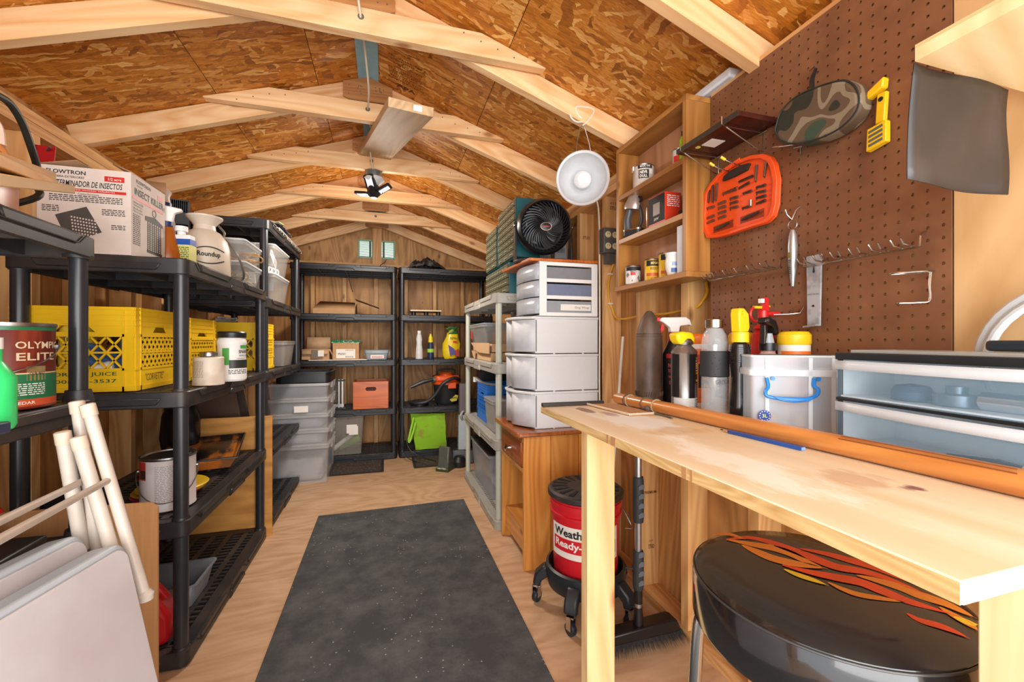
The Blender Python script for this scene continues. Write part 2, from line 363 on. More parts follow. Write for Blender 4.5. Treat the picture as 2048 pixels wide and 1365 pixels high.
# a second, darker board scabbed on the left top plate
# back wall
for x0, x1 in ((-1.29, -.09), (-.09, 1.17)):
    G().box(x0+.001, x1-.001, 4.75, 4.76, 0, 1.93).build('sheathing_panel', ply('z'), wb)
for x in (-1.16, -.70, -.40, -.09, .215, .52, .825, 1.03):
    G().box(-.019, .019, -.0445, .0445, -.93, .93).build('stud', stud('z'), wb, loc=(x, YB+.045, .968))
G().box(XL, XR, YB, 4.75, 0, .038).build('bottom_plate', stud('x'), wb); G().box(XL, XR, YB-.005, 4.75, 1.90, 1.93).build('top_plate', stud('x'), wb)
# gable with two vent openings
gm = wood('cf9c5e', '9a662f', 'z', scale=.6, swirl=.5, knots=.6, dark='5e3a18')
VO = [(-.262, -.132), (-.04, .092)]; vz0, vz1 = 2.012, 2.187
for x0, x1 in ((-1.29, -.262), (-.132, -.04), (.092, 1.17)):
    pts = [(x0, 1.93), (x1, 1.93), (x1, roofz(x1))] + ([(RX, RZ)] if x0 < RX < x1 else []) + [(x0, roofz(x0))]
    G().prism(pts, 4.75, 4.76, 'y').build('gable_panel', gm, wb)
for x0, x1 in VO:
    G().box(x0, x1, 4.75, 4.76, 1.93, vz0).build('gable_panel', gm, wb)
    G().prism([(x0, vz1), (x1, vz1), (x1, roofz(x1)), (x0, roofz(x0))], 4.75, 4.76, 'y').build('gable_panel', gm, wb)
G().box(RX-.045, RX+.045, 4.69, 4.728, 1.93, 2.34).build('gable_stud', stud('z'), wb)
lv = plain('8fae8f', .5)
for i, (x0, x1) in enumerate(VO):
    t = thing('gable_vent', ('pale green louvred gable vent left of the centre stud', 'pale green louvred gable vent right of the centre stud')[i], 'vent', ((x0+x1)/2, 4.745, vz0), group='louvred vents in the rear gable')
    w = (x1-x0)/2
    G().box(-w-.012, -w+.004, -.01, .012, -.012, .187).box(w-.004, w+.012, -.01, .012, -.012, .187).box(-w, w, -.01, .012, -.012, .002).box(-w, w, -.01, .012, .173, .187).build('frame', lv, t)
    for k in range(14):
        z = .006+k*.0122; G().add([(-w,-.006,z+.0055),(w,-.006,z+.0055),(w,.012,z),(-w,.012,z),(-w,-.006,z+.007),(w,-.006,z+.007),(w,.012,z+.0015),(-w,.012,z+.0015)], [(0,3,2,1),(4,5,6,7),(0,1,5,4),(1,2,6,5),(2,3,7,6),(3,0,4,7)]).build('slat', lv, t)
    G().box(w*(.55 if i == 0 else -.75), w*(.85 if i == 0 else -.45), -.012, -.007, 0, .175).build('mullion', plain('4c5a44', .6), t)
# ceiling: OSB panels on both slopes
ce = empt('ceiling'); OSB = osb(); ang = math.atan(SL)
def slope_panel(x0, x1, y0, y1):
    sg = 1 if (x0+x1)/2 > RX else -1
    L_ = abs(x1-x0)/math.cos(ang); xm = (x0+x1)/2
    o = G().box(-L_/2+.0012, L_/2-.0012, -(y1-y0)/2+.001, (y1-y0)/2-.001, 0, .012).build('osb_panel', OSB, ce, smooth=False)
    o.location = (xm, (y0+y1)/2, roofz(xm)+.0005); o.rotation_euler = (0, sg*ang, 0)
for x0, x1 in ((-.306, RX), (-.713, -.306), (-1.40, -.713), (RX, .457), (.457, 1.28)):
    slope_panel(x0, x1, -.5, 2.0 if x0 < RX else 1.85) if x1-x0 > .3 else slope_panel(x0, x1, -.5, 2.23)
    slope_panel(x0, x1, 2.0 if x0 < RX else 1.85, 4.8) if x1-x0 > .3 else slope_panel(x0, x1, 2.23, 4.8)
G().prism([(RX, RZ-.001), (RX-.045, RZ-.018), (RX-.045, RZ-.0205), (RX, RZ-.006), (RX+.05, RZ-.0215), (RX+.05, RZ-.019)], .2, 4.6, 'y').build('ridge_flashing', plain('8fc0cf', .5, var=.1), ce)
STAMP = plain('4d2f17', .7)
Ms = Matrix.Translation((.10, 2.03, roofz(.10)-.0015)) @ Matrix.Rotation(ang, 4, 'Y') @ Matrix.Rotation(PI, 4, 'X') @ Matrix.Scale(1.35, 4)
text([('APA', 0, -.085, .07, .02, .02), ('RATED SHEATHING', 0, -.055, .13, .01), ('24/16 7/16 INCH', 0, -.04, .12, .009), ('SIZED FOR SPACING', 0, -.026, .13, .009), ('EXPOSURE 1', 0, -.012, .1, .01), ('PS 2-10 SHEATHING', 0, .002, .13, .009), ('THIS SIDE DOWN', 0, .03, .1, .012), ('STRENGTH AXIS', 0, .05, .12, .009), ('PRP-108 HUD-UM-40', 0, .064, .13, .009)], STAMP, ce, face='z', M=Ms)
# trusses
PN = pine('x'); NAIL = plain('6c6255', .5)
def truss(y, label, tie=True):
    t = thing('roof_truss', label, 'roof truss', (0, y, 0), group='pine roof trusses')
    c, s_ = math.cos(ang), math.sin(ang)
    for sg in (-1, 1):
        xe = XR+.07 if sg > 0 else XL-.07; L_ = abs(xe-RX)/c; d = .089
        pts = [(0, 0), (L_, 0), (L_, -d), (d*math.tan(ang), -d)] if sg > 0 else [(0, 0), (-L_, 0), (-L_, -d), (-d*math.tan(ang), -d)]
        G().prism(pts, 0, .038, 'y').build('rafter', PN, t, bev=.002, loc=(RX, 0, RZ-.002), rot=(0, sg*ang, 0))
    g = G().prism([(RX-.115, roofz(RX-.115)-.003), (RX-.115, RZ-.115), (RX-.09, RZ-.125), (RX+.09, RZ-.125), (RX+.115, RZ-.115), (RX+.115, roofz(RX+.115)-.003), (RX, RZ-.004)], -.012, -.0005, 'y').build('gusset_plate', wood('c98d55', 'a2683a', 'x', knots=.2), t)
    g2 = G()
    for k in range(16):
        sg = -1 if k % 2 else 1; xx = RX+sg*random.uniform(.03, .10); zz = RZ-random.uniform(.05, .1); g2.cyl((xx, -.0135, zz), (xx, -.011, zz), .0028, seg=6)
    g2.build('nails', NAIL, t, kind='stuff')
    if tie:
        zb, zt = 2.190, 2.279
        xb, xt = (RZ-zb)/SL-.012, (RZ-zt)/SL-.012
        G().prism([(RX-xb, zb), (RX+xb, zb), (RX+xb, zb+.006), (RX+xt, zt), (RX-xt, zt), (RX-xb, zb+.006)], -.051, -.0125, 'y').build('collar_tie', PN, t, bev=.002)
        g3 = G()
        for sg in (-1, 1):
            for k in range(4): xx = RX+sg*(.36+.065*k); zz = 2.262-.018*k+random.uniform(-.008, .004); g3.cyl((xx, -.0525, zz), (xx, -.05, zz), .003, seg=6)
        g3.cyl((RX+.0, -.0518, 2.245), (RX+.0, -.0512, 2.245), .011, seg=12)
        g3.build('nails', NAIL, t, kind='stuff')
    return t
ordn = ['just above the camera, only its right rafter in view', 'nearest one whose long collar tie crosses the top of the picture', 'second collar tie from the front, under the loose board', 'third one, carrying the panel lamp', 'fourth one, just behind the panel lamp', 'fifth one, last before the rear gable']
truss(.38, 'pine roof truss right over the doorway, behind the camera line')
for i, lb in enumerate(ordn): truss(.99+.61*i, 'pine roof truss, '+lb)
truss(4.65, 'pine gable truss without collar tie against the rear gable wall', tie=False)
# loose board wedged through the ties
bd = G().box(0, .184, 0, 1.13, 0, .037).build('loose_board', wood('c9a77e', 'a68257', 'y', knots=.3), None, bev=.002)
bd.location = (.012, 1.75, 2.055); bd.rotation_euler = (math.atan(.208), 0, math.atan(.18/1.11)); tag(bd, 'short pine plank pushed between the second and third collar ties', 'board')
text([('38X184', .12, .018, .03, .01)], INK, bd, o=(0, 0, 0), face='-y'); G().box(.10, .135, -.001, 0, .008, .03).build('sticker', PAPER, bd)
for sg in (-1, 1):
    L_ = 1.36/math.cos(ang); o = G().box(-L_/2, L_/2, -2.66, 2.66, 0, .006).build('sky_leak_cover', plain('2a2522', .9), ce)  # unseen dark cover added above the panels to block sky light at seams
    xm = RX+sg*.68; o.location = (xm, 2.15, roofz(xm)+.016); o.rotation_euler = (0, sg*ang, 0)
# ================================================================ racks
GRV = plain('0d0d0e', .6); GRY = plain('a29d93', .5, var=.06)
def shelf_part(par, W_, D, z, mat, lip=.055, n_long=5, pitch=.032, brd=.05, drop=.002, r=.03):
    """moulded resin shelf, W_ along x, D along y, top of the rim at z"""
    g = G(); g.ringp(rrect(0, W_, 0, D, r), rrect(.012, W_-.012, .012, D-.012, r*.7), z-lip, z)
    g.ringp(rrect(.003, W_-.003, .003, D-.003, r), rrect(brd, W_-brd, brd, D-brd, .004), z-drop-.008, z-drop)
    # rim relief: raised trapezoid panels front and ends
    for y, s in ((-.004, 1), (D-.004, 1)):
        for a, b_ in ((.10, .36), (.64, .90)):
            x0, x1 = W_*a, W_*b_; g.prism([(x0, z-.004), (x1, z-.004), (x1-.012, z-.028), (x0+.012, z-.028)], y, y+.008, 'y')
        g.prism([(W_*.42, z-.034), (W_*.58, z-.034), (W_*.6, z-lip-.004), (W_*.40, z-lip-.004)], y, y+.008, 'y')
    for x in (-.004, W_-.004):
        g.prism([(D*.15, z-.02), (D*.85, z-.02), (D*.82, z-.044), (D*.18, z-.044)], x, x+.008, 'x')
    o = g.build('shelf', mat, par, bev=.003, seg=1)
    g = G()
    for y in (-.0042, D+.0042):
        for pl in ([(.07, -.003), (.10, -.026), (.385, -.026), (.415, -.003)], [(.585, -.003), (.615, -.026), (.90, -.026), (.93, -.003)], [(.41, -lip), (.43, -.032), (.57, -.032), (.59, -lip)]): g.tube([(W_*a, y, z+b_) for a, b_ in pl], .0019, 4)
    g.build('rim_grooves', GRV if mat is not GRY else GRY, par, kind='stuff')
    g = G(); n = int((W_-2*brd)/pitch)
    for i in range(n+1):
        x = brd+(W_-2*brd)*i/n; g.box(x-.006, x+.006, brd, D-brd, z-drop-.014, z-drop)
    for j in range(n_long):
        y = brd+(D-2*brd)*(j+.5)/n_long; g.box(brd, W_-brd, y-.012, y+.012, z-drop-.014, z-drop+.0008)
    for x in (W_*.25, W_*.5, W_*.75): g.box(x-.004, x+.004, .012, D-.012, z-lip+.004, z-drop-.012)
    for y in (D*.33, D*.67): g.box(.012, W_-.012, y-.004, y+.004, z-lip+.004, z-drop-.012)
    g.build('deck_grid', mat, par, smooth=False)
    return o
def rack(label, x, y, rz, W_, D, tiers, mat, post, pr, name='storage_rack', lip=.055, inset=.03, group=None, foot=True, cb=.004):
    t = thing(name, label, 'shelving', (x, y, 0), rz, group)
    for z in tiers: shelf_part(t, W_, D, z, mat, lip)
    for px in (inset, W_-inset):
        for py in (inset, D-inset):
            g = G().cyl((px, py, 0), (px, py, tiers[-1]-.012), pr, seg=20)
            g.build('post', post, t)
    g = G()
    for px in (inset, W_-inset):
        for py in (inset, D-inset):
            for z in tiers[:-1]: g.lathe([(pr+.001, z-.012), (pr+cb, z-.012), (pr+cb*.9, z+.002), (pr+cb*.5, z+cb*2), (pr+.001, z+cb*2)], 20, Matrix.Translation((px, py, 0)))
            for z in tiers[1:]: g.lathe([(pr+.001, z-lip-.003), (pr+cb*.8, z-lip-.003), (pr+cb, z-lip+.006), (pr+.001, z-lip+.006)], 20, Matrix.Translation((px, py, 0)))
    g.build('post_collars', mat, t, kind='stuff')
    return t
T4 = (.06, .505, .948, 1.402); T5 = (.062, .48, .942, 1.37, 1.825)
# left wall racks run along y: local x -> world +y means rotation 90 deg, local y -> world -x
rack('near black four-tier resin rack, cut by the left edge of the picture', -.715, .50, 94.5-4.5+2, .93, .46, (.205, .60, .965, 1.395), plain('2e2e30', .45, dust='6b5846', da=.4), POST, .019, group='black resin storage racks', cb=.013)
rack('black four-tier resin rack holding the insect killer carton and yellow crates', -.645, 1.695, 90, 1.02, .49, T4, BLK, POST, .022, group='black resin storage racks')
rack('tall black five-tier resin rack on the left wall, behind the plywood offcut', -.645, 2.735, 90, 1.00, .49, T5, BLK, POST, .022, group='black resin storage racks')
rack('tall black rack on the back wall, left of the pair, with the orange crate', -.815, 4.15, 0, .925, .46, T5, plain('222225', .4), POST, .022, group='black resin storage racks')
rack('tall black rack on the back wall, right of the pair, with the green bag', .128, 4.15, 0, .925, .46, T5, plain('222225', .4), POST, .022, group='black resin storage racks')
GRY = plain('a29d93', .5, var=.06); GRP = plain('bcbcab', .45, var=.03)
rack('beige-grey four-tier resin shelf beside the white drawer stack', .62, 3.43, -90, 1.03, .445, (.055, .53, .985, 1.405), GRY, GRP, .019, name='storage_rack', lip=.06, group='grey resin shelf')
# ================================================================ floor items
def prism_obj(name, poly, z0, z1, mat, **k): return G().prism(poly, z0, z1).build(name, mat, None, **k)
mt = G().prism([(-.408, -.3), (.528, -.3), (.530, 2.935), (-.405, 2.915)], .001, .011).build('rubber_mat', rubber_mat(), None, bev=.004); tag(mt, 'long dusty black rubber mat down the middle of the floor', 'mat')
def doormat(lb, x0, x1, y0, y1, rz=0):
    t = thing('doormat', lb, 'mat', ((x0+x1)/2, (y0+y1)/2, 0), rz, 'small dark doormats'); w, h = (x1-x0)/2, (y1-y0)/2
    G().box(-w+.02, w-.02, -h+.02, h-.02, .001, .006).build('fibre_pad', blotch('3f342e', ['2a221e', '7a6a5a'], .9, 30, .55, .68), t)
    G().ringp(rrect(-w, w, -h, h, .01), rrect(-w+.022, w-.022, -h+.022, h-.022, .004), .001, .008).build('rubber_border', plain('26211f', .8), t)
doormat('brown-black doormat on the floor under the left rear rack', -.46, -.01, 3.765, 4.3)
doormat('brown-black doormat on the floor in front of the rack with the green bag', .243, .72, 3.79, 4.4)
# plywood offcut leaning between the racks
o = G().box(-.25, .25, -.006, .006, 0, .69).build('plywood_offcut', wood('dd9f52', 'b87a34', 'x', scale=.5, swirl=.4, knots=.6, dark='7a4a20'), None, loc=(-.872, 2.7225, 0)); tag(o, 'tan plywood offcut standing between the two left racks', 'board')
# ================================================================ crates
def crate(lb, x, y, z, rz, L_, W_, H_, mat, group, col=None, word=None, print_=None, name='milk_crate'):
    """L_ along x, W_ along y; lattice windows on all four sides with trapezoid grips"""
    t = thing(name, lb, 'crate', (x, y, z), rz, group); th = .007
    g = G().box(0, L_, 0, W_, .004, .010)
    for i in range(1, 9): g.box(L_*i/9-.003, L_*i/9+.003, 0, W_, 0, .012)
    g.build('base', mat, t)
    def side(ln, M, dense, lw):
        g = G()
        a, b_ = H_*.26, H_*.66                      # lattice band
        g.box(0, ln, -th/2, th/2, 0, a, M)          # solid foot panel
        g.box(-.004, ln+.004, -th, th, .0, .016, M); g.box(-.004, ln+.004, -th, th, a-.004, a+.004, M)
        g.box(-.002, ln+.002, -th*.8, th*.8, (a+b_)/2-.003, (a+b_)/2+.003, M)
        g.box(-.004, ln+.004, -th, th, b_-.004, b_+.005, M)
        # upper solid with grip opening
        c = ln/2; w0 = .075 if ln > .4 else .055; w1 = w0-.025
        g.prism([(0, b_), (c-w0, b_+.012), (c-w1, H_-.058), (c-w1, H_), (0, H_)], -th/2, th/2, 'y', M)
        g.prism([(ln, b_), (ln, H_), (c+w1, H_), (c+w1, H_-.058), (c+w0, b_+.012)], -th/2, th/2, 'y', M)
        g.prism([(0, b_), (ln, b_), (c+w0, b_+.012), (c-w0, b_+.012)], -th/2, th/2, 'y', M)
        g.box(c-w1, c+w1, -th/2, th/2, H_-.058, H_, M)
        for k in range(4): g.box(-.003, ln+.003, -th*.85, th*.85, H_-.010-k*.018, H_-.005-k*.018, M)
        # diamond lattice
        x0, x1 = .028, ln-.028; hh = b_-a; st = .043 if not dense else .028; k = -int(hh/st)-1
        while x0+k*st < x1:
            for sg in (1, -1):
                xa, xb = x0+k*st, x0+k*st+hh*.8; za, zb = (a, b_) if sg > 0 else (b_, a)
                if xa < x0: za += (zb-za)*(x0-xa)/(xb-xa); xa = x0
                if xb > x1: zb = za+(zb-za)*(x1-xa)/(xb-xa); xb = x1
                if xb-xa > .004:
                    d = Vector((xb-xa, 0, zb-za)).normalized(); n = Vector((-d.z, 0, d.x))*lw
                    g.prism([(xa+n.x, za+n.z), (xb+n.x, zb+n.z), (xb-n.x, zb-n.z), (xa-n.x, za-n.z)], -th*.4, th*.4, 'y', M)
            k += 1
        for xx in (.014, ln-.014): g.box(xx-.014, xx+.014, -th*.7, th*.7, a, b_, M)
        for xx in (0.028, ln-.028): g.box(xx-.003, xx+.003, -th, th, 0, H_, M)
        return g.build('side_panel', mat, t, smooth=False)
    T = Matrix.Translation; R = lambda d: Matrix.Rotation(math.radians(d), 4, 'Z')
    side(L_, T((0, 0, 0)), False, .0028); side(L_, T((0, W_, 0)), False, .0028)
    side(W_, T((L_, 0, 0)) @ R(90), True, .0052); side(W_, T((0, 0, 0)) @ R(90), True, .0052)
    return t
# crate 1: short side faces the camera
Y1 = plain('f2c414', .4, var=.05, ns=8)
c1 = crate('yellow lattice crate with green print, nearest, hand-marked CORVETTE', -1.139, 1.745, .95, 0, .322, .335, .285, Y1, 'yellow lattice crates')
GRN = plain('1d5a2e', .6)
text([('REORDER JUICE', .175, .058, .2, .016, .01), ('1-800-826-3537', .175, .036, .2, .012, .008)], GRN, c1, o=(0, -.0036, 0), face='-y', lift=.001)
text([('"CORVETTE"', .125, .042, .13, .026, 0, .2)], plain('5a4410', .7), c1, o=(.3256, 0, 0), face='+x', lift=.001)
c2 = crate('yellow lattice crate behind the hand-marked one, beside the stud', -1.14, 2.105, .95, 0, .335, .31, .27, Y1, 'yellow lattice crates')
c3 = crate('yellow lattice crate behind the snake repellent jar', -1.05, 2.84, .944, 0, .33, .33, .285, Y1, 'yellow lattice crates')
text([('MADE IN', .16, .05, .05, .012), ('TURKEY', .16, .034, .06, .012)], GRN, c3, o=(.3336, 0, 0), face='+x', lift=.001)
# contents of the first crate
def blob(name, lb, cat, loc, prof, mat, group=None, seg=20, sx=1, sy=1, rot=None):
    o = G().lathe(prof, seg, sx=sx, sy=sy).build(name, mat, None); o.location = loc
    if rot: o.rotation_euler = rot
    return tag(o, lb, cat, group)
t = thing('foam_cleaner_jug', 'yellow cleaner bottle with black print inside the first yellow crate', 'bottle', (-1.0, 1.80, .962))
G().lathe([(0, 0), (.045, 0), (.047, .01), (.047, .2), (.035, .235), (0, .24)], 24).build('body', plain('e6c53a', .3), t)
text([('Tuff', -.0, .165, .035, .018, .02), ('stuff', 0, .145, .03, .014, .02), ('FOAM CLEANER', 0, .12, .07, .009, .01)], INK, t, cyl=.047); 
t = thing('dark_glass_bottle', 'black screw-cap bottle inside the first yellow crate', 'bottle', (-.885, 1.82, .962))
G().lathe([(0, 0), (.03, 0), (.031, .17), (.022, .2), (0, .2)], 20).build('body', BLK2, t); G().lathe([(0, .2), (.024, .2), (.024, .235), (0, .24)], 20).build('cap', BLK2, t)
t = thing('amber_bottle', 'honey-coloured plastic bottle standing in the first yellow crate', 'bottle', (-.855, 1.90, .962))
G().lathe([(0, 0), (.032, 0), (.033, .16), (.02, .19), (0, .19)], 20).build('body', plain('c79a3a', .3), t); G().lathe([(0, .19), (.016, .19), (.016, .21), (0, .21)], 20).build('cap', plain('d8c9a0', .4), t)
def sponge_cloth(lb, loc, rot, mat, w=.1, h=.035, n=7):
    g = G()
    for i in range(n): g.cyl((-w/2, (i-n/2)*.012, 0), (w/2, (i-n/2)*.012, 0), .0075, seg=8)
    o = g.build('folded_cloth', mat, None); o.location = loc; o.rotation_euler = rot; return tag(o, lb, 'cloth')
sponge_cloth('blue ribbed microfibre cloth, upper one in the first crate', (-.93, 1.775, 1.06), (1.2, .5, .2), plain('3f5d84', .9))
sponge_cloth('blue ribbed microfibre cloth, lower one in the first crate', (-.885, 1.77, 1.018), (1.2, -.4, 0), plain('34547f', .9))
t = thing('orange_spray_can', 'orange and white can lying in the bottom of the first crate', 'can', (-1.06, 1.775, .99), rot=(0, 1.35, 0))
G().lathe([(0, 0), (.026, 0), (.026, .1), (0, .1)], 18).build('body', plain('e36a1d', .35), t); G().lathe([(0, .1), (.026, .1), (.026, .17), (.018, .18), (0, .18)], 18).build('cap', WHITE, t)
# black lids/bag in crate 3
o = G().prism([(0, 0), (.2, 0), (.17, .05), (.03, .05)], 0, .2, 'y').build('black_bundle', BLK2, None, bev=.01); o.location = (-.98, 2.9, 1.17); tag(o, 'black padded bundle sticking out of the third yellow crate', 'bag')
g = G(); random.seed(3)
pp = [(random.uniform(-.08, .08), random.uniform(-.05, .05), random.uniform(0, .03)) for k in range(30)]
g.tube(crv(pp[:14], 4), .004, 6); o = g.build('clear_wrap', plain('c9c4b8', .15, alpha=.7), None); o.location = (-.92, 2.95, 1.235); tag(o, 'crumpled clear wrap on top of the third yellow crate', 'plastic wrap')
# ================================================================ cans, jars on rack B
def pail(lb, loc, r, h, mat, rot=0, group=None, name='paint_can', rim=STEEL, lid=True, handle=True, hz=.62):
    t = thing(name, lb, 'paint can', loc, rot, group)
    G().lathe([(0, .002), (r-.004, .002), (r, 0), (r+.0015, .003), (r, .006), (r, h-.006), (r+.002, h-.003), (r, h)], 40).build('body', mat, t)
    G().lathe([(r+.0018, h-.008), (r+.003, h-.004), (r+.0022, h+.001), (r-.003, h+.001), (r-.006, h-.006), (r-.014, h-.006), (r-.017, h-.001), (0, h-.001)], 40).build('lid', rim, t)
    if handle:
        e = G()
        for s_ in (-1, 1): e.cyl((s_*r, 0, h*.72), (s_*(r+.006), 0, h*.72), .007, seg=10)
        e.build('ears', STEEL, t, kind='stuff')
        pts = [(math.cos(a)*(r+.008), -math.sin(a)*(r+.006)*.98-.002, h*.72-math.sin(a)*h*(hz-.2)) for a in [PI*k/16 for k in range(17)]]
        G().tube(pts, .0016, 6).build('wire_handle', STEEL, t)
    return t
MAH = blotch('7b2a1c', ['5a1c12', '8d3a24'], .35, 6, stretch=(3, 3, .3))
t = pail('large stain can with mahogany and green label, on the near rack', (-.835, 1.255, .968), .083, .192, MAH, rot=20, hz=.5)
patch(t, plain('1f6a42', .35), .083, -180, 180, .022, .078, 'green_band'); patch(t, plain('1f6a42', .35), .083, -180, 180, .176, .184, 'green_rim'); patch(t, plain('c4502a', .35), .083, -180, 180, .006, .022, 'orange_band')
patch(t, plain('d9b98a', .35), .0832, -180, 180, .078, .081, 'cream_line')
text([('OLYMPIC', .085, .143, .095, .016, .015), ('ELITE', .078, .117, .078, .017, .015)], plain('d8c3a0', .4), t, cyl=.083)
text([('MOUNTAIN CEDAR', .02, .014, .1, .007, .01)], PAPER, t, cyl=.0832)
text([('OUR BEST', .075, .079, .03, .006, .01)], INK, t, cyl=.0842); patch(t, plain('a58a5a', .3, .4), .083, 38, 63, .063, .095, 'seal')
lines(t, PAPER, .0, .09, .03, .058, 6, cyl=.0833)
t = pail('paint can with a pale printed label and red corner, on the third tier', (-.775, 1.88, .508), .083, .19, blotch('d9cfcb', ['cdbfbb'], .45, 12), rot=15, hz=.75)
patch(t, plain('b3352a', .45), .083, -75, -42, .115, .18, 'red_label'); patch(t, plain('3a2723', .45), .0832, -60, -42, .12, .15, 'door_picture')
lines(t, plain('a79b98', .6), -.03, .06, .03, .165, 22, cyl=.0835); text([('valspar', .045, .016, .035, .009, .01)], INK, t, cyl=.0836)
t = thing('beige_can', 'short cream can with a silver screw top, on the crate rack edge', 'can', (-.66, 1.92, .95))
r = .052; G().lathe([(0, 0), (r, 0), (r+.001, .004), (r, .008), (r*.97, .1), (r*.99, .104), (r*.93, .108), (0, .108)], 32).build('body', blotch('e2d3c0', ['cbb7a0'], .5, 9), t)
G().lathe([(0, .108), (.028, .108), (.031, .112), (.031, .124), (.029, .128), (0, .128)], 28).build('screw_cap', STEEL, t); lines(t, plain('a58f78', .6), -.045, .0, .03, .095, 14, cyl=.052)
t = thing('white_jar', 'white plastic jar with black lid and green snake repellent label', 'jar', (-.63, 2.08, .95), 25)
r = .055; G().lathe([(0, 0), (r-.006, 0), (r, .008), (r, .06), (r-.003, .07), (r-.003, .15), (r, .158), (r, .17), (r-.008, .184), (0, .184)], 32).build('body', WHITE, t)
G().lathe([(0, .184), (r-.002, .184), (r-.001, .187), (r-.001, .205), (r-.005, .21), (0, .21)], 32).build('lid', BLK2, t)
patch(t, plain('4fa046', .45), r, -45, -18, .07, .14, 'green_panel'); patch(t, plain('4fa046', .45), r, 25, 70, .138, .152, 'green_title'); patch(t, plain('2a2c28', .45), r, -18, 75, .055, .09, 'snake_picture')
text([('SNAKE', .042, .125, .05, .014, .02), ('REPELLENT', .042, .108, .045, .006), ('HARMLESS', .03, .096, .04, .004)], INK, t, cyl=r); lines(t, INK, -.02, .06, .03, .05, 3, cyl=r)
# ================================================================ insect killer carton
t = thing('insect_killer_carton', 'white open carton printed with insect killer text, on the left rack', 'carton', (-1.048, 1.70, 1.404))
W_, D_, H_ = .243, .225, .275; CW = plain('d9cbc0', .65, var=.03); CI = plain('a9805c', .8)
G().box(0, W_, 0, .003, 0, H_).box(0, W_, D_-.003, D_, 0, H_).box(0, .003, .003, D_-.003, 0, H_).box(W_-.003, W_, .003, D_-.003, 0, H_).box(.003, W_-.003, .003, D_-.003, 0, .003).build('box_body', CW, t)
for nm, v in (('flap', [(0, D_, H_), (W_, D_, H_), (W_-.01, D_+.03, H_+.055), (.02, D_+.02, H_+.06)]), ('flap', [(0, 0, H_), (0, D_, H_), (.09, D_-.02, H_+.03), (.09, .02, H_+.028)]), ('flap', [(W_, 0, H_), (W_, D_, H_), (W_-.065, D_-.03, H_+.035), (W_-.065, .03, H_+.03)])):
    G().add(v, [(0,1,2,3)]).build(nm, CI, t, solid=.003)
F = (0, 0, 0)
text([('FLOWTRON', .073, .257, .100, .013, .02), ('PARA EXTERIORES', .082, .242, .075, .007, .005, .2), ('EXTERMINADOR DE INSECTOS', .126, .222, .188, .019, .012, .2)], INK, t, o=F)
G().box(.04, .23, -.0008, 0, .197, .206).box(.172, .225, -.0008, 0, .237, .254).build('red_band', RED, t)
text([('Atrae y mata insectos voladores', .125, .2015, .15, .006, .005), ('1/2 acre', .2, .245, .035, .009, .01)], PAPER, t, o=(0, -.0008, 0))
text([('Como funciona', .13, .19, .055, .006)], INK, t, o=F)
lines(t, INK, .03, .22, .163, .186, 4); lines(t, INK, .012, .055, .128, .15, 4); lines(t, INK, .165, .228, .125, .147, 4); lines(t, INK, .19, .228, .08, .097, 3)
DK = plain('4b4641', .6)
G().prism([(.045, .118), (.125, .15), (.165, .07), (.08, .03)], -.001, 0, 'y').build('printed_zapper', DK, t)
g = G()
for i in range(9):
    for j in range(6):
        x, z = .085+i*.0075+j*.001, .112-j*.010-i*.0012; g.box(x, x+.004, -.0015, -.001, z, z+.005)
g.build('printed_grille', CW, t, kind='stuff')
o2 = (W_, 0, 0)
text([('FLOWTRON', .075, .257, .09, .012, .02), ('OUTDOOR', .05, .243, .035, .005), ('INSECT KILLER', .115, .221, .19, .024, .012)], INK, t, o=o2, face='+x')
G().box(W_, W_+.0008, .008, .21, .193, .202).box(W_, W_+.0008, .17, .205, .238, .254).build('red_band', RED, t)
text([('Attracts & Kills', .042, .183, .06, .007), ('mosquitoes,', .04, .173, .055, .007), ('flies & other', .04, .163, .055, .007), ('flying insects', .042, .153, .058, .007)], INK, t, o=o2, face='+x')
lines(t, INK, .01, .055, .04, .145, 16, o=o2, face='+x')
G().prism([(.085, .155), (.15, .165), (.205, .150), (.205, .140), (.085, .140)], W_, W_+.001, 'x').build('printed_lamp_top', DK, t)
g = G()
for k in range(7): g.box(W_, W_+.001, .1+k*.0148, .104+k*.0148, .035, .14)
g.box(W_, W_+.001, .097, .2, .03, .04)
for k in range(14):
    for j in range(3): g.box(W_, W_+.0009, .1+j*.034, .125+j*.034, .045+k*.0066, .0475+k*.0066)
g.build('printed_lamp_grille', DK, t); G().tube([(W_+.001, .145+.012*math.cos(a), .178+.012*math.sin(a)) for a in [2*PI*k/14 for k in range(14)]], .0009, 4, closed=True).build('printed_ring', DK, t)
# ================================================================ bottles behind the carton
t = thing('amber_spray_bottle', 'amber spray bottle with white trigger beside the insect killer carton', 'spray bottle', (-.815, 1.96, 1.404), 10)
G().lathe([(0, 0), (.05, 0), (.052, .01), (.045, .06), (.028, .13), (.022, .16), (0, .16)], 28, sy=.6).build('body', plain('a9591a', .15, alpha=.9), t)
G().lathe([(0, .16), (.02, .16), (.02, .18), (0, .18)], 20).build('collar', plain('1d2c5c', .4), t)
G().prism([(-.02, .18), (.02, .18), (.026, .215), (.05, .225), (.05, .235), (-.02, .245), (-.03, .22)], -.012, .012, 'y').build('trigger_head', WHITE, t, bev=.004)
t = thing('tall_white_spray_bottle', 'tall white spray bottle with dark blue band behind the amber one', 'spray bottle', (-.875, 2.08, 1.404))
G().lathe([(0, 0), (.04, 0), (.04, .2), (.03, .25), (.024, .27), (0, .27)], 24).build('body', WHITE, t); G().lathe([(.024, .27), (.028, .272), (.028, .285), (.022, .287), (0, .287)], 20).build('collar', plain('27305f', .4), t)
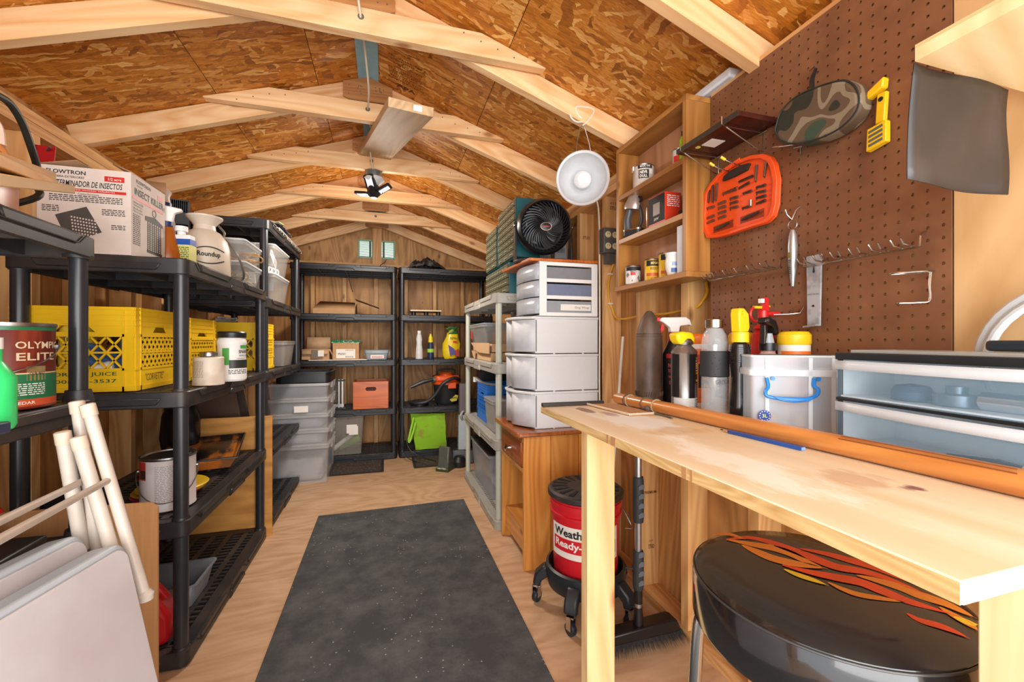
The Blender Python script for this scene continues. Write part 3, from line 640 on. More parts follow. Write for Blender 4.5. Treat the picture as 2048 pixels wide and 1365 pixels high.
G().lathe([(0, .287), (.024, .287), (.02, .31), (.028, .33), (.018, .345), (0, .345)], 20).build('cap', plain('c7b3a6', .4), t)
t = thing('white_blue_jug', 'small white jug with blue and yellow label in front of the round sprayer', 'bottle', (-.762, 1.98, 1.404), -8)
G().prism(rrect(-.030, .030, -.02, .02, .008), 0, .135).build('body', WHITE, t, bev=.003); G().lathe([(0, .135), (.014, .135), (.014, .15), (.022, .15), (.022, .17), (0, .17)], 18, Matrix.Translation((-.012, 0, 0))).build('cap', WHITE, t)
G().box(-.0305, .0305, -.0208, .0208, .095, .118).build('blue_band', plain('2251a4', .4), t); G().box(-.028, .0305, -.0208, .0208, .01, .094).build('yellow_label', plain('d8d17a', .4), t); lines(t, plain('3a5a3a'), -.024, .026, .03, .088, 8, o=(0, -.0209, 0))
t = thing('garden_sprayer', 'round cream pump sprayer with wide funnel neck and grey hose', 'sprayer', (-.765, 2.18, 1.404), 20)
CRM = blotch('d8c8b4', ['c9b7a2'], .4, 3)
G().lathe([(0, 0), (.092, 0), (.097, .012), (.098, .09), (.096, .12), (.085, .16), (.06, .195), (.043, .205), (.04, .225), (.05, .24), (.068, .258), (.069, .264), (.06, .262), (.03, .235), (0, .232)], 36).build('tank', CRM, t)
text([('Roundup', .015, .085, .085, .027, .03)], INK, t, cyl=.0985)
g = G()
for s_, z0 in ((1, .105), (-1, .06)):
    pts = []
    for k in range(15):
        a = -.6+1.2*k/14; pts.append((math.sin(a)*.0995, -math.cos(a)*.0995, z0+s_*(.018*math.cos(a*2.4)-.005)))
    g.tube([Vector(p)+Vector((.012, 0, 0)) for p in pts], .0022, 6)
g.build('logo_swoosh', INK, t)
G().tube(crv([(.05, .06, .25), (.075, .07, .22), (.07, .06, .19), (.085, .02, .17), (.115, -.01, .12), (.14, .02, .07), (.155, .1, .03), (.15, .25, .015), (.14, .33, .014)], 6), .005, 8).build('hose', plain('6b6458', .4), t)
G().lathe([(0, 0), (.014, 0), (.014, .05), (0, .05)], 12, Matrix.Translation((.14, .33, .016)) @ Matrix.Rotation(1.57, 4, 'X')).build('nozzle', BLK2, t)
# black finned heater/vent on the 5-tier? sits behind on the left rack top
t = thing('vent_grille', 'black finned plastic vent cover leaning behind the cream sprayer', 'vent', (-1.03, 2.50, 1.404), rot=(.0, 0, .25))
G().box(-.085, .085, -.02, .02, .30, .36).box(-.085, -.08, -.03, .02, .25, .42).box(.08, .085, -.03, .02, .25, .42).box(-.085, .085, -.03, .02, .415, .42).box(-.085, .085, .01, .02, .0, .42).build('frame', BLK2, t)
for k in range(20): G().box(-.078+k*.0082, -.0755+k*.0082, -.028, .01, .365, .415).build('fin', BLK2, t)
# ================================================================ clear bins
def tote(lb, loc, rz, L_, W_, H_, group, mat, lidm=None, tx=.018, name='storage_bin', lid=True, lugs=True, rim=.02):
    """lid: separate part; L_ along x, W_ along y"""
    t = thing(name, lb, 'storage bin', loc, rz, group); g = G(); w = .004
    def ring(x0, x1, y0, y1, z0, z1, tx_):
        o = [(x0+tx_, y0+tx_), (x1-tx_, y0+tx_), (x1-tx_, y1-tx_), (x0+tx_, y1-tx_)]
        O = rrect(x0+tx_, x1-tx_, y0+tx_, y1-tx_, .02, 3); P_ = rrect(x0, x1, y0, y1, .022, 3); n = len(O)
        v = [(*p, z0) for p in O]+[(*p, z1) for p in P_]; f = [(i, (i+1) % n, n+(i+1) % n, n+i) for i in range(n)]+[tuple(range(n))[::-1]]
        g.add(v, f)
    ring(0, L_, 0, W_, 0, H_-rim, tx); g.build('body', mat, t)
    g = G(); g.ringp(rrect(-.006, L_+.006, -.006, W_+.006, .025, 3), rrect(0, L_, 0, W_, .022, 3), H_-rim, H_-.003)
    if lugs:
        for xx in (-.012, L_-.012+.006): g.frus(xx, xx+.022, W_*.3, W_*.7, H_-rim*2.4, H_-.004, .004, .01)
    g.build('rim', mat, t)
    if lid: G().prism(rrect(-.008, L_+.008, -.008, W_+.008, .025, 3), H_-.003, H_+.006).build('lid', lidm or mat, t, bev=.002)
    return t
CL = plain('cfcdc8', .25, alpha=.22, var=.02); CLM = plain('b9b6b2', .3, alpha=.6, var=.03); CLD = plain('9a948c', .3, alpha=.6, var=.04); LIDW = plain('cdd0d2', .35, alpha=.9)
# two on rack B top shelf
a = tote('upper clear bin with pale lid and tangled wires, beside the round sprayer', (-.82, 2.31, 1.504), 90, .30, .2, .105, 'clear bins on the left rack tops', CL, LIDW, lugs=False); a.location = (-.655, 2.33, 1.506)
b_ = tote('lower clear bin with pale lid, beside the round sprayer', (-.655, 2.33, 1.404), 90, .30, .2, .1, 'clear bins on the left rack tops', CL, LIDW, lugs=False)
TW = plain('b98d5c', .7)
for k, (zz, mm) in enumerate(((1.52, TW), (1.418, plain('c4a67e', .7)))):
    random.seed(k+5); pts = [(random.uniform(-.13, .13), random.uniform(-.07, .07), random.uniform(0, .06)) for i in range(22)]
    o = G().tube(crv(pts, 5), .004, 6).build('twine_bundle', mm, None); o.location = (-.755, 2.48, zz); tag(o, ('tangled tan cord inside the upper clear bin', 'tangled tan cord inside the lower clear bin')[k], 'cord')
# on 5-tier: shelf 4 (1.37)
c_ = tote('upper clear latch bin on the tall left rack, fourth tier', (-.66, 2.93, 1.553), 90, .42, .3, .165, 'clear latch bins on the tall left rack', CL, plain('e6e2dc', .4), lugs=True)
d_ = tote('lower clear latch bin on the tall left rack, fourth tier', (-.66, 2.93, 1.374), 90, .42, .3, .165, 'clear latch bins on the tall left rack', CL, plain('e6e2dc', .4), lugs=True)
for t_, z in ((c_, 1.553), (d_, 1.374)):
    for xx in (.0, .42): G().box(xx-.012, xx+.012, .1, .2, .10, .17).build('latch', plain('d5d0ca', .3), t_)
t_ = thing('barcode_card', 'white barcode card showing inside the upper latch bin', 'card', (-.672, 2.94, 1.62)); G().box(-.002, .0, 0, .16, 0, .055).build('card', PAPER, t_); t_.rotation_euler = (-.45, 0, 0); t_.location = (-.69, 2.97, 1.665)
lines(t_, INK, .1, .15, .005, .05, 9, o=(.0002, 0, 0), face='+x'); text([('PVC', .03, .03, .03, .02, .02)], plain('5a6b86'), t_, o=(.0004, 0, 0), face='+x')
for k in range(4):
    o = G().lathe([(.012, 0), (.02, 0), (.02, .04), (.012, .04)], 16).build('pvc_ring', WHITE, None); o.location = (-.72, 3.0+.045*k, 1.575); o.rotation_euler = (1.57, 0, .4*k); tag(o, 'white plastic pipe fitting in the upper latch bin, %s from the barcode card' % ('nearest', 'second', 'third', 'farthest')[k], 'fitting', 'white pipe fittings in the latch bin')
t_ = tote('small smoky bin behind the third yellow crate', (-.66, 3.26, .944), 90, .3, .26, .17, 'bins on rack tiers', CLD, lid=True, lugs=True)
# black flat box in tier 3 of tall rack etc
# ---- stack of clear bins on the floor, in front of the rear rack
CLS = plain('dddbd9', .3, alpha=.34, var=.02)
zs = [(0, .295), (.295, .125), (.42, .122), (.542, .122), (.664, .125)]
words = ['big bottom bin', 'second bin from the floor', 'middle bin', 'fourth bin, with paper tag,', 'open top bin']
for k, (z, h) in enumerate(zs):
    tt = tote('%s in the stack of cloudy clear bins at the rear left' % words[k], (-.865, 3.62, z+.001), 0, .435, .5, h, 'stacked cloudy bins', CLS, lid=k < 4, tx=.012, lugs=True, rim=.022)
    if k == 3: G().box(.19, .29, -.0085, -.0075, .02, .07).build('paper_tag', PAPER, tt)
    if k == 0:
        G().box(.425, .4255, .12, .3, .09, .2).build('blue_sticker', plain('1d6fa8', .5), tt)
    if k < 4:
        o = G().box(-.17, .17, -.2, .2, 0, h*.6).build('folded_fabric', blotch(('a9a5a2', 'b3b5ba', '9aa5b3', '6d7988')[k], ['a6a9ad', '6e7683'], .9, 6), None, bev=.03); o.location = (-.648, 3.87, z+.008); tag(o, ('grey fabric seen inside the big bottom bin', 'grey fabric seen inside the second bin from the floor', 'bluish fabric seen inside the middle bin', 'dark blue fabric inside the bin with the paper tag')[k], 'fabric')
o = G().box(-.19, .19, -.2, .2, 0, .115).build('folded_fabric', blotch('3d4552', ['2d333d'], .9, 6), None, bev=.03); o.location = (-.648, 3.87, .67); tag(o, 'slate blue fabric filling the open top bin', 'fabric')
t = thing('black_tub', 'black plastic tub standing in the open top bin', 'tub', (-.62, 3.78, .785)); t.location = (-.62, 3.86, .786)
G().ringp(rrect(-.2, .2, -.2, .2, .05), rrect(-.185, .185, -.185, .185, .04), 0, .085).build('wall', BLK2, t, bev=.004); G().prism(rrect(-.19, .19, -.19, .19, .05), 0, .006).build('bottom', BLK2, t); G().ringp(rrect(-.215, .215, -.215, .215, .06), rrect(-.19, .19, -.19, .19, .05), .08, .088).build('rim', BLK2, t)
# grey tote with lid on bottom tier of the rear left rack
TT = plain('a8a096', .35, alpha=.42)
t = tote('tall smoky tote with paper note on the bottom tier of the left rear rack', (-.51, 4.17, .064), 0, .32, .38, .37, None, TT, plain('7a6e62', .45), tx=.025, lugs=False)
G().box(.17, .26, -.0015, -.0005, .2, .28).build('paper_note', PAPER, t); G().box(.19, .27, -.0012, -.0003, .185, .265).build('paper_note', PAPER, t)
text([('SIGNS', .21, .26, .05, .012), ('BANNER', .225, .215, .06, .012)], INK, t, o=(0, .0034, 0))
for nm, lb, loc, r, l, mm, rt in (('paper_roll', 'white paper roll inside the smoky tote', (-.40, 4.25, .11), .022, .22, WHITE, (.2, .9, .3)), ('green_cloth_roll', 'green cloth roll inside the smoky tote', (-.36, 4.36, .11), .04, .2, plain('84a83f', .8), (.2, 1.2, .2)), ('red_cloth_roll', 'red cloth roll inside the smoky tote', (-.43, 4.40, .1), .03, .12, plain('b8483a', .8), (.1, 1.5, .1))):
    o = G().lathe([(0, 0), (r, 0), (r, l), (0, l)], 18).build(nm, mm, None); o.location = (loc[0]-.06, loc[1], loc[2]); o.rotation_euler = rt; tag(o, lb, 'roll')
# ================================================================ things on the rear racks (rear tier heights T5)
def carton(lb, loc, rz, w, d, h, mat=None, group=None, flaps=(), name='cardboard_box', tape=None):
    t = thing(name, lb, 'box', loc, rz, group); mat = mat or CARD
    G().box(0, w, 0, .004, 0, h).box(0, w, d-.004, d, 0, h).box(0, .004, .004, d-.004, 0, h).box(w-.004, w, .004, d-.004, 0, h).box(.004, w-.004, .004, d-.004, 0, .004).build('box_body', mat, t)
    for v in flaps: G().add(v, [(0,1,2,3)]).build('flap', CARD2, t, solid=.003)
    if tape: G().box(*tape).build('tape', plain('6f6151', .35), t)
    return t
z3 = .942; zt = 1.37
t = carton('open brown carton with a tall back flap, on the white board at the far left', (-.722, 4.20, z3+.008), 0, .23, .2, .095, flaps=[[(.01, .2, .095), (.22, .2, .095), (.215, .215, .205), (.012, .215, .205)], [(0, 0, .095), (.23, 0, .095), (.22, -.03, .05), (.01, -.03, .05)], [(.23, 0, .095), (.23, .2, .095), (.27, .19, .02), (.27, .01, .015)]])
G().box(.085, .15, -.034, -.033, .01, .09).build('tape', plain('6f6151', .35), t); G().box(.14, .19, -.036, -.035, .03, .085).build('label', PAPER, t)
t = carton('brown shipping box with white label and green crumpled bag on top', (-.462, 4.20, z3+.008), 0, .228, .2, .155)
G().box(.03, .195, -.001, 0, .01, .095).build('shipping_label', PAPER, t); lines(t, INK, .11, .18, .08, .09, 2, o=(0, -.0012, 0)); lines(t, INK, .045, .11, .04, .06, 2, o=(0, -.0012, 0)); lines(t, INK, .11, .18, .015, .03, 2, o=(0, -.0012, 0))
g = G(); random.seed(11); nx, ny = 14, 6; V = [(-.01+.245*i/(nx-1)+random.uniform(-.006, .006), -.012+.2*j/(ny-1), .157+random.uniform(-.004, .022)-(.018 if j == 0 else 0)) for j in range(ny) for i in range(nx)]
g.add(V, [(j*nx+i, j*nx+i+1, (j+1)*nx+i+1, (j+1)*nx+i) for j in range(ny-1) for i in range(nx-1)])
o = g.build('crumpled_bag', blotch('1f8a55', ['d9e8dc'], .4, 25, .5, .56), None, solid=.002, smooth=False); o.location = (-.462, 4.21, z3+.012); tag(o, 'crumpled green and white plastic bag on the labelled box', 'bag')
o = G().box(0, .5, 0, .30, 0, .008).build('white_board', plain('d8cdc0', .5), None, bev=.002); o.location = (-.66, 4.155, z3-.001); tag(o, 'thin whitish board under the two cartons on the rear rack', 'board')
t = tote('small clear box with blue-grey lid on the middle tier of the left rear rack', (-.180, 4.19, z3), 0, .21, .16, .085, None, plain('a9b4b8', .3, alpha=.7), plain('8fa0ab', .35), tx=.014)
G().box(.05, .17, .004, .006, .012, .045).build('inner_label', PAPER, t); lines(t, RED, .06, .16, .02, .035, 2, o=(0, -.002, 0))
t = carton('flattened brown carton with drooping side flap on the upper tier', (-.63, 4.20, zt+.001), 0, .36, .3, .05, mat=CARD)
G().add([(0, 0, .05), (.36, 0, .05), (.345, .26, .13), (.03, .24, .135)], [(0,1,2,3)]).build('flap', CARD, t, solid=.004); G().add([(.36, 0, .05), (.36, .28, .12), (.36, .28, 0), (.36, 0, 0)], [(0,1,2,3)]).build('flap', plain('6e5038', .8), t, solid=.003)
G().add([(.36, .02, .15), (.36, .25, .15), (.575, .25, .075), (.575, .02, .07)], [(0,1,2,3)]).build('flap', plain('8f6c4c', .8), t, solid=.004)
# black hooked rod hanging from the top tier
o = G().tube(crv([(.015, 0, .18), (.0, -.0, .15), (-.045, .0, .115), (-.05, 0, .09), (-.11, 0, .055)], 5), .0035, 6).build('bent_rod', BLK2, None); o.location = (.0, 4.5, 1.777); tag(o, 'bent black rod sticking up behind the left rear rack', 'rod')
o = G().cyl((0, 0, 0), (.045, .02, -.165), .004, seg=6).build('thin_stick', BLK2, None); o.location = (-.345, 4.35, 1.76); tag(o, 'thin black stick hanging under the top tier of the left rear rack', 'stick')
# silver folded frame / bracket on tier 2
t = thing('folded_metal_bracket', 'silver and black folded bracket between the bin stack and the orange crate', 'bracket', (-.42, 4.25, .481))
for x in (0, .03): G().box(x, x+.014, 0, .02, 0, .28).build('upright', STEEL, t)
G().box(-.09, .06, -.01, .03, .26, .275).box(-.06, .07, -.01, .03, 0, .015).build('arm', BLK2, t); G().box(-.04, .05, -.006, -.001, .02, .05).build('plate', CHROME, t); G().box(-.08, -.01, 0, .01, .06, .26).build('mesh_panel', plain('4b463f', .6), t)
# orange crate
t = thing('orange_wooden_crate', 'glossy orange-stained wooden crate with hand slot', 'crate', (-.285, 4.19, .481)); OW = wood('d4640a', 'ad4a06', 'x', knots=.3, dark='7a2410', r=.3, scale=.5, swirl=.4)
w, h, d = .315, .255, .32
g = G()
for a, b_, c, e in ((0, w, 0, h*.66), (0, w, h*.80, h), (0, w*.34, h*.66, h*.80), (w*.66, w, h*.66, h*.80)): g.box(a, b_, 0, .012, c, e)
for cx in (w*.34, w*.66): g.prism([(cx+(.0 if cx < w/2 else -.0), h*.66), (cx+(.012 if cx < w/2 else -.012), h*.66), (cx, h*.73)], 0, .012, 'y').prism([(cx, h*.80), (cx+(.012 if cx < w/2 else -.012), h*.80), (cx, h*.73)], 0, .012, 'y')
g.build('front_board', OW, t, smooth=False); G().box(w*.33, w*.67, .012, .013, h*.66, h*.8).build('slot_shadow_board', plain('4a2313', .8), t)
G().box(0, w, d-.012, d, 0, h).build('back_board', OW, t); G().box(0, .01, .012, d-.012, 0, h).build('side_board', OW, t); G().box(w-.01, w, .012, d-.012, 0, h).build('side_board', OW, t); G().box(.01, w-.01, .012, d-.012, 0, .008).build('bottom_board', OW, t)
# right rear rack: bottles
def bottle(lb, loc, prof, mat, cap=None, capm=None, rz=0, sx=1, sy=1, seg=24, name='bottle', cat='bottle', group=None):
    t = thing(name, lb, cat, loc, rz, group); G().lathe(prof, seg, sx=sx, sy=sy).build('body', mat, t)
    if cap: G().lathe(cap, seg).build('cap', capm, t)
    return t
bottle('slim white plastic bottle with moulded grip on the right rear rack', (.325, 4.27, z3), [(0, 0), (.034, 0), (.036, .01), (.032, .1), (.026, .15), (.03, .2), (.02, .245), (.016, .25), (0, .25)], plain('d5d2cf', .4), [(0, .25), (.018, .25), (.018, .28), (0, .28)], WHITE, sy=.7)
t = bottle('navy and lime bottle with yellow cap on the right rear rack', (.437, 4.27, z3), [(0, 0), (.031, 0), (.033, .01), (.03, .12), (.024, .165), (0, .165)], plain('20304d', .4), [(0, .165), (.024, .165), (.02, .215), (.012, .235), (.009, .25), (0, .25)], plain('e8cf1e', .35)); patch(t, plain('9fd23c', .4), .033, -90, 90, .065, .1)
# potting soil bag
t = thing('potting_soil_bag', 'crumpled yellow potting mix bag with green top and flower picture', 'bag', (.635, 4.27, z3)); g = G(); random.seed(5)
rows = [(.062, 0), (.085, .04), (.09, .09), (.085, .15), (.066, .21), (.055, .25)]; V = []; n = 18
for r, z in rows:
    for k in range(n):
        a = 2*PI*k/n; rr = r*(1+random.uniform(-.07, .07)); V.append((rr*math.cos(a)+.02*(z/.25), rr*.55*math.sin(a), z+random.uniform(-.004, .004)))
g.add(V, [(j*n+k, j*n+(k+1) % n, (j+1)*n+(k+1) % n, (j+1)*n+k) for j in range(len(rows)-1) for k in range(n)]+[tuple(range(n))[::-1]])
g.build('bag_body', plain('e8c81c', .3), t); g = G(); V = []
for r, z in ((.055, .25), (.03, .28), (.06, .305), (.075, .32)):
    for k in range(n):
        a = 2*PI*k/n; rr = r*(1+random.uniform(-.2, .2)); V.append((rr*math.cos(a)+.02, rr*.35*math.sin(a), z+random.uniform(-.008, .008)))
g.add(V, [(j*n+k, j*n+(k+1) % n, (j+1)*n+(k+1) % n, (j+1)*n+k) for j in range(3) for k in range(n)]); g.build('gathered_top', blotch('2c6a35', ['e8c81c'], .35, 30), t, solid=.001)
text([('POTTING', .03, .205, .08, .02, .02)], plain('1d3a2a'), t, o=(0, -.049, 0)); G().prism([(.02, .16), (.06, .16), (.06, .18), (.02, .18)], -.054, -.05, 'y').build('red_flash', RED, t)
G().prism([(-.03, .14), (.03, .10), (.05, .05), (-.01, .03), (-.02, .08)], -.0555, -.05, 'y').build('flower_print', plain('5a4a8a', .5), t); G().prism([(.035, .08), (.075, .1), (.08, .03), (.04, .02)], -.05, -.044, 'y').build('flower_print', plain('b32b22', .5), t)
o = G().box(0, .30, 0, .25, 0, .014).build('whitewashed_board', plain('e3c9a6', .5), None, bev=.002); o.location = (.235, 4.19, zt+.04); tag(o, 'pale board lying across the cups on the upper tier', 'board')
for k in range(3):
    t = bottle('short black rubber foot under the pale board, %s' % ('left', 'middle', 'right')[k], (.27+.12*k, 4.25, zt), [(0, 0), (.022, 0), (.022, .038), (0, .038)], BLK2, name='black_rubber_foot', cat='roller', group='black rubber feet under the pale board')  # rubber feet that carry the pale board
# dark plastic sheeting on the right rear rack top
g = G(); random.seed(21); nx, ny = 20, 9; V = []
for j in range(ny):
    for i in range(nx):
        x = i/(nx-1); y = j/(ny-1); e = math.sin(PI*x)*math.sin(PI*(.1+.85*y)); V.append((.42*x+random.uniform(-.012, .012), .26*y+random.uniform(-.01, .01), max(0, e*.10+random.uniform(-.02, .05)*e)))
g.add(V, [(j*nx+i, j*nx+i+1, (j+1)*nx+i+1, (j+1)*nx+i) for j in range(ny-1) for i in range(nx-1)])
o = g.build('plastic_sheeting', blotch('2b2d2e', ['6b6d6a'], .25, 14), None, solid=.003, smooth=False); o.location = (.19, 4.2, 1.828); tag(o, 'heap of dark crumpled plastic sheeting on top of the right rear rack', 'plastic')
# wet/dry vacuum
t = thing('wet_dry_vacuum', 'orange and black shop vacuum with hose on the right rear rack', 'vacuum', (.60, 4.34, .481)); OR = plain('e0571f', .35); VB = plain('2b2d30', .4)
G().lathe([(0, 0), (.10, 0), (.115, .02), (.13, .19), (.135, .2), (0, .2)], 32).build('tank', VB, t); G().lathe([(.135, .2), (.14, .205), (.14, .225), (.13, .23), (0, .23)], 32).build('collar_ring', OR, t)
G().prism(rrect(-.13, .13, -.10, .10, .05), .23, .29).build('motor_head', OR, t, bev=.02, seg=3); G().lathe([(0, .29), (.075, .29), (.06, .32), (0, .325)], 24).build('top_cap', OR, t)
G().tube(crv([(-.09, 0, .30), (-.09, 0, .335), (-.05, 0, .35), (.05, 0, .35), (.09, 0, .335), (.09, 0, .30)], 4), .009, 8).build('carry_handle', VB, t)
G().box(.0, .08, -.15, -.13, .165, .225).build('latch', OR, t, bev=.004); G().lathe([(0, 0), (.028, 0), (.026, .04), (0, .04)], 18, Matrix.Translation((-.12, -.07, .25)) @ Matrix.Rotation(-PI/2, 4, 'Y')).build('hose_port', plain('5c5e60', .4), t)
G().tube(crv([(.13, -.05, .24), (.06, -.15, .27), (-.05, -.17, .22), (-.12, -.16, .12), (-.2, -.15, .05), (-.3, -.13, .03), (-.36, -.05, .035)], 7), .018, 10).build('hose', VB, t)
G().tube([(-.14, -.09, .255), (-.24, -.1, .235), (-.36, -.1, .185)], [.016, .02, .016], 8).build('wand', VB, t)
G().lathe([(0, 0), (.09, 0), (.09, .03), (.07, .05), (0, .055)], 24, Matrix.Translation((-.27, -.04, 0))).build('floor_nozzle', BLK2, t)
G().prism([(.02, .05), (.08, .10), (.105, .09), (.09, .04), (.04, .03)], -.125, -.118, 'y').build('badge', plain('c9b433', .4), t); text([('MAXX', .065, .07, .055, .018, .03)], INK, t, o=(0, -.1255, 0))
# green bag
t = thing('green_tote_bag', 'lime green fabric tote bag with brown stain on the bottom tier', 'bag', (.235, 4.18, .064)); GB = blotch('86b81a', ['7f9a20', '8a7a2a'], .8, 5, .55, .7, stretch=(1, 1, 1.5)); g = G(); random.seed(8)
nx, nz = 9, 9
def face(p0, p1, q0, q1):
    V = []
    for j in range(nz):
        for i in range(nx):
            u, v = i/(nx-1), j/(nz-1); a = Vector(p0).lerp(Vector(p1), u); b2 = Vector(q0).lerp(Vector(q1), u); p = a.lerp(b2, v); bu = .016*math.sin(PI*u)*math.sin(PI*v)
            V.append((p.x+random.uniform(-.003, .003), p.y-bu+random.uniform(-.004, .004), p.z+random.uniform(-.002, .002)))
    g.add(V, [(j*nx+i, j*nx+i+1, (j+1)*nx+i+1, (j+1)*nx+i) for j in range(nz-1) for i in range(nx-1)])
A0, A1, B0, B1 = (.05, 0, 0), (.345, -.03, .01), (.0, .02, .35), (.33, 0, .34); C0, C1, D0, D1 = (.05, .2, 0), (.345, .2, .01), (.0, .18, .35), (.33, .18, .34)
face(A0, A1, B0, B1); face(A1, C1, B1, D1); face(C0, A0, D0, B0); face(C1, C0, D1, D0); face(B0, B1, D0, D1); g.build('bag_body', GB, t)
G().tube(crv([(.03, -.01, .32), (.0, -.03, .2), (-.02, -.04, .1), (.0, -.035, .11), (.05, -.012, .27)], 5), [.012]*26, 4).build('strap', plain('93c92c', .8), t)
# black cord hanging by the right rear rack
o = G().tube(crv([(.15, 4.12, .47), (.13, 4.10, .3), (.15, 4.08, .15), (.2, 4.02, .04), (.3, 3.95, .008), (.45, 3.93, .008), (.35, 4.05, .02), (.22, 4.1, .1), (.175, 4.11, .3), (.175, 4.12, .5)], 8), .004, 6).build('power_cord', BLK2, None); tag(o, 'thin black cord hanging down the middle posts of the rear racks', 'cord')
# carpet cleaner pieces in the corner
SMK = plain('5d6058', .15, alpha=.75)
t = thing('carpet_cleaner_nozzle', 'smoky clear carpet-cleaner nozzle with green base on the floor', 'vacuum part', (.52, 3.70, 0), -35)
G().prism([(-.09, .012), (.09, .012), (.09, .05), (.02, .1), (-.02, .2), (-.06, .21), (-.07, .09)], -.05, .05, 'x').build('clear_hood', SMK, t, bev=.01); G().box(-.06, .06, -.10, .09, 0, .03).build('base', plain('35421f', .4), t, bev=.006)
text([('HEATED', 0, .03, .08, .012, .01)], PAPER, t, o=(0, -.101, 0))
G().lathe([(0, 0), (.06, 0), (.065, .05), (.04, .09), (0, .09)], 20, Matrix.Translation((.07, .1, 0))).build('black_cap', BLK2, t)
t = thing('carpet_cleaner', 'upright carpet cleaner with smoky tank standing in the rear right corner', 'vacuum', (.70, 3.90, 0), -12)
G().prism([(-.1, 0), (.1, 0), (.09, .1), (-.06, .12)], -.1, .1, 'x').build('base', VB, t, bev=.01); G().prism([(-.05, .1), (.05, .1), (.09, .42), (.0, .44)], -.055, .055, 'x').build('tank', SMK, t, bev=.012); G().prism([(.0, .44), (.09, .42), (.14, .72), (.09, .72)], -.045, .045, 'x').build('upper_body', plain('4e4444', .4), t, bev=.012)
G().tube(crv([(0, .02, .36), (-.02, -.03, .43), (0, .02, .46), (0, .06, .45)], 5), .012, 8).build('grip', plain('b9b9b4', .4), t)
# ================================================================ grey shelf contents
t = tote('clear box with blue-grey lid and red label, upper tier of the grey shelf', (.665, 3.30, 1.12), -90, .52, .3, .135, None, plain('a9a6a2', .25, alpha=.5), plain('8a929a', .35), tx=.02); t.location = (.655, 3.36, 1.105)
G().box(.06, .115, -.0015, -.0005, .03, .09).build('red_label', RED, t)
t = carton('tan scalloped magazine carton, upper one on the grey shelf', (.645, 3.30, 1.045), -90, .6, .32, .055, mat=CARD2); 
G().prism([(0, .06), (.6, .06), (.6, -.01), (.3, -.01), (.2, .0), (.1, .03)], -.02, -.015, 'y').build('scalloped_flap', CARD2, t); t.location = (.665, 3.26, 1.047)
t = carton('tan scalloped magazine carton, lower one on the grey shelf', (.665, 3.24, .986), -90, .55, .3, .055, mat=CARD2); G().prism([(.0, .06), (.14, .06), (.12, .0), (.05, .02)], -.018, -.014, 'y').build('scalloped_flap', CARD2, t)
c_ = crate('blue lattice crate on the third tier of the grey shelf', .70, 2.92, .531, 0, .32, .33, .27, plain('1f6fc4', .4), None)
t = thing('hanger_rail', 'white plastic bracket laid over the blue crate', 'bracket', (.70, 3.35, .81)); G().tube(crv([(0, 0, 0), (.0, -.06, .01), (.03, -.16, -.015), (.1, -.3, -.02)], 5), [.012]*16, 4).build('arm', WHITE, t); G().cyl((0, .0, -.02), (0, 0, .02), .018, seg=12).build('hook_eye', WHITE, t)
tote('narrow smoky bin in front of the blue crate on the grey shelf', (.66, 2.86, .531), -90, .26, .3, .2, None, plain('b3aca6', .3, alpha=.65), tx=.012)
t = carton('black box behind the blue crate on the grey shelf', (.72, 3.28, .531), 0, .3, .12, .37, mat=BLK2)
t = tote('clear tote with black lid on the bottom tier of the grey shelf', (.665, 3.32, .057), -90, .62, .36, .30, None, plain('a9adb2', .3, alpha=.5), BLK2, tx=.02); t.location = (.665, 3.34, .057)
for k, mm in enumerate(('b9a58a', 'd8d4cc')):
    o = G().box(-.12, .12, -.12, .12, 0, .13-.02*k).build('wrapped_bundle', blotch(mm, ['8f8272'], .8, 9), None, bev=.03); o.location = (.86, 3.17-.28*k, .07); tag(o, ('tan wrapped bundle inside the black-lidded tote, rear', 'white wrapped bundle inside the black-lidded tote, front')[k], 'bundle')
# teal small-parts cabinets on top of the grey shelf
def parts_cabinet(lb, loc, w, d, h, rows, cols, big=0):
    """drawer fronts face -x; w along y"""
    t = thing('parts_cabinet', lb, 'cabinet', loc, 0, 'teal small-parts cabinets'); TL = plain('1c5a60', .4)
    G().box(.006, d, 0, w, 0, h).build('housing', TL, t, bev=.003); DM = plain('6f6a52', .2, alpha=.8)
    hh = h-.012; cw = (w-.012)/cols; ch = hh/rows
    for i in range(rows):
        n = cols if i >= big else max(2, cols//2); cw = (w-.012)/n
        for j in range(n):
            y0 = .006+j*cw; z0 = .006+i*ch; dd = G().box(-.004, .006, y0+.002, y0+cw-.002, z0+.002, z0+ch-.003).build('drawer', DM, t, smooth=False)
            G().box(-.010, -.004, y0+cw*.3, y0+cw*.7, z0+ch*.30, z0+ch*.42).build('pull', plain('a3a488', .3), dd, smooth=False)
parts_cabinet('teal cabinet of small clear drawers, farther and lower of the pair', (.70, 2.66, 1.60), .3, .13, .275, 6, 5, 2)
parts_cabinet('teal cabinet of small clear drawers directly behind the round fan', (.70, 2.26, 1.595), .36, .15, .335, 8, 6, 2)
parts_cabinet('dark parts cabinet at the bottom of the pile on the grey shelf', (.70, 2.40, 1.406), .56, .16, .185, 4, 9, 1)
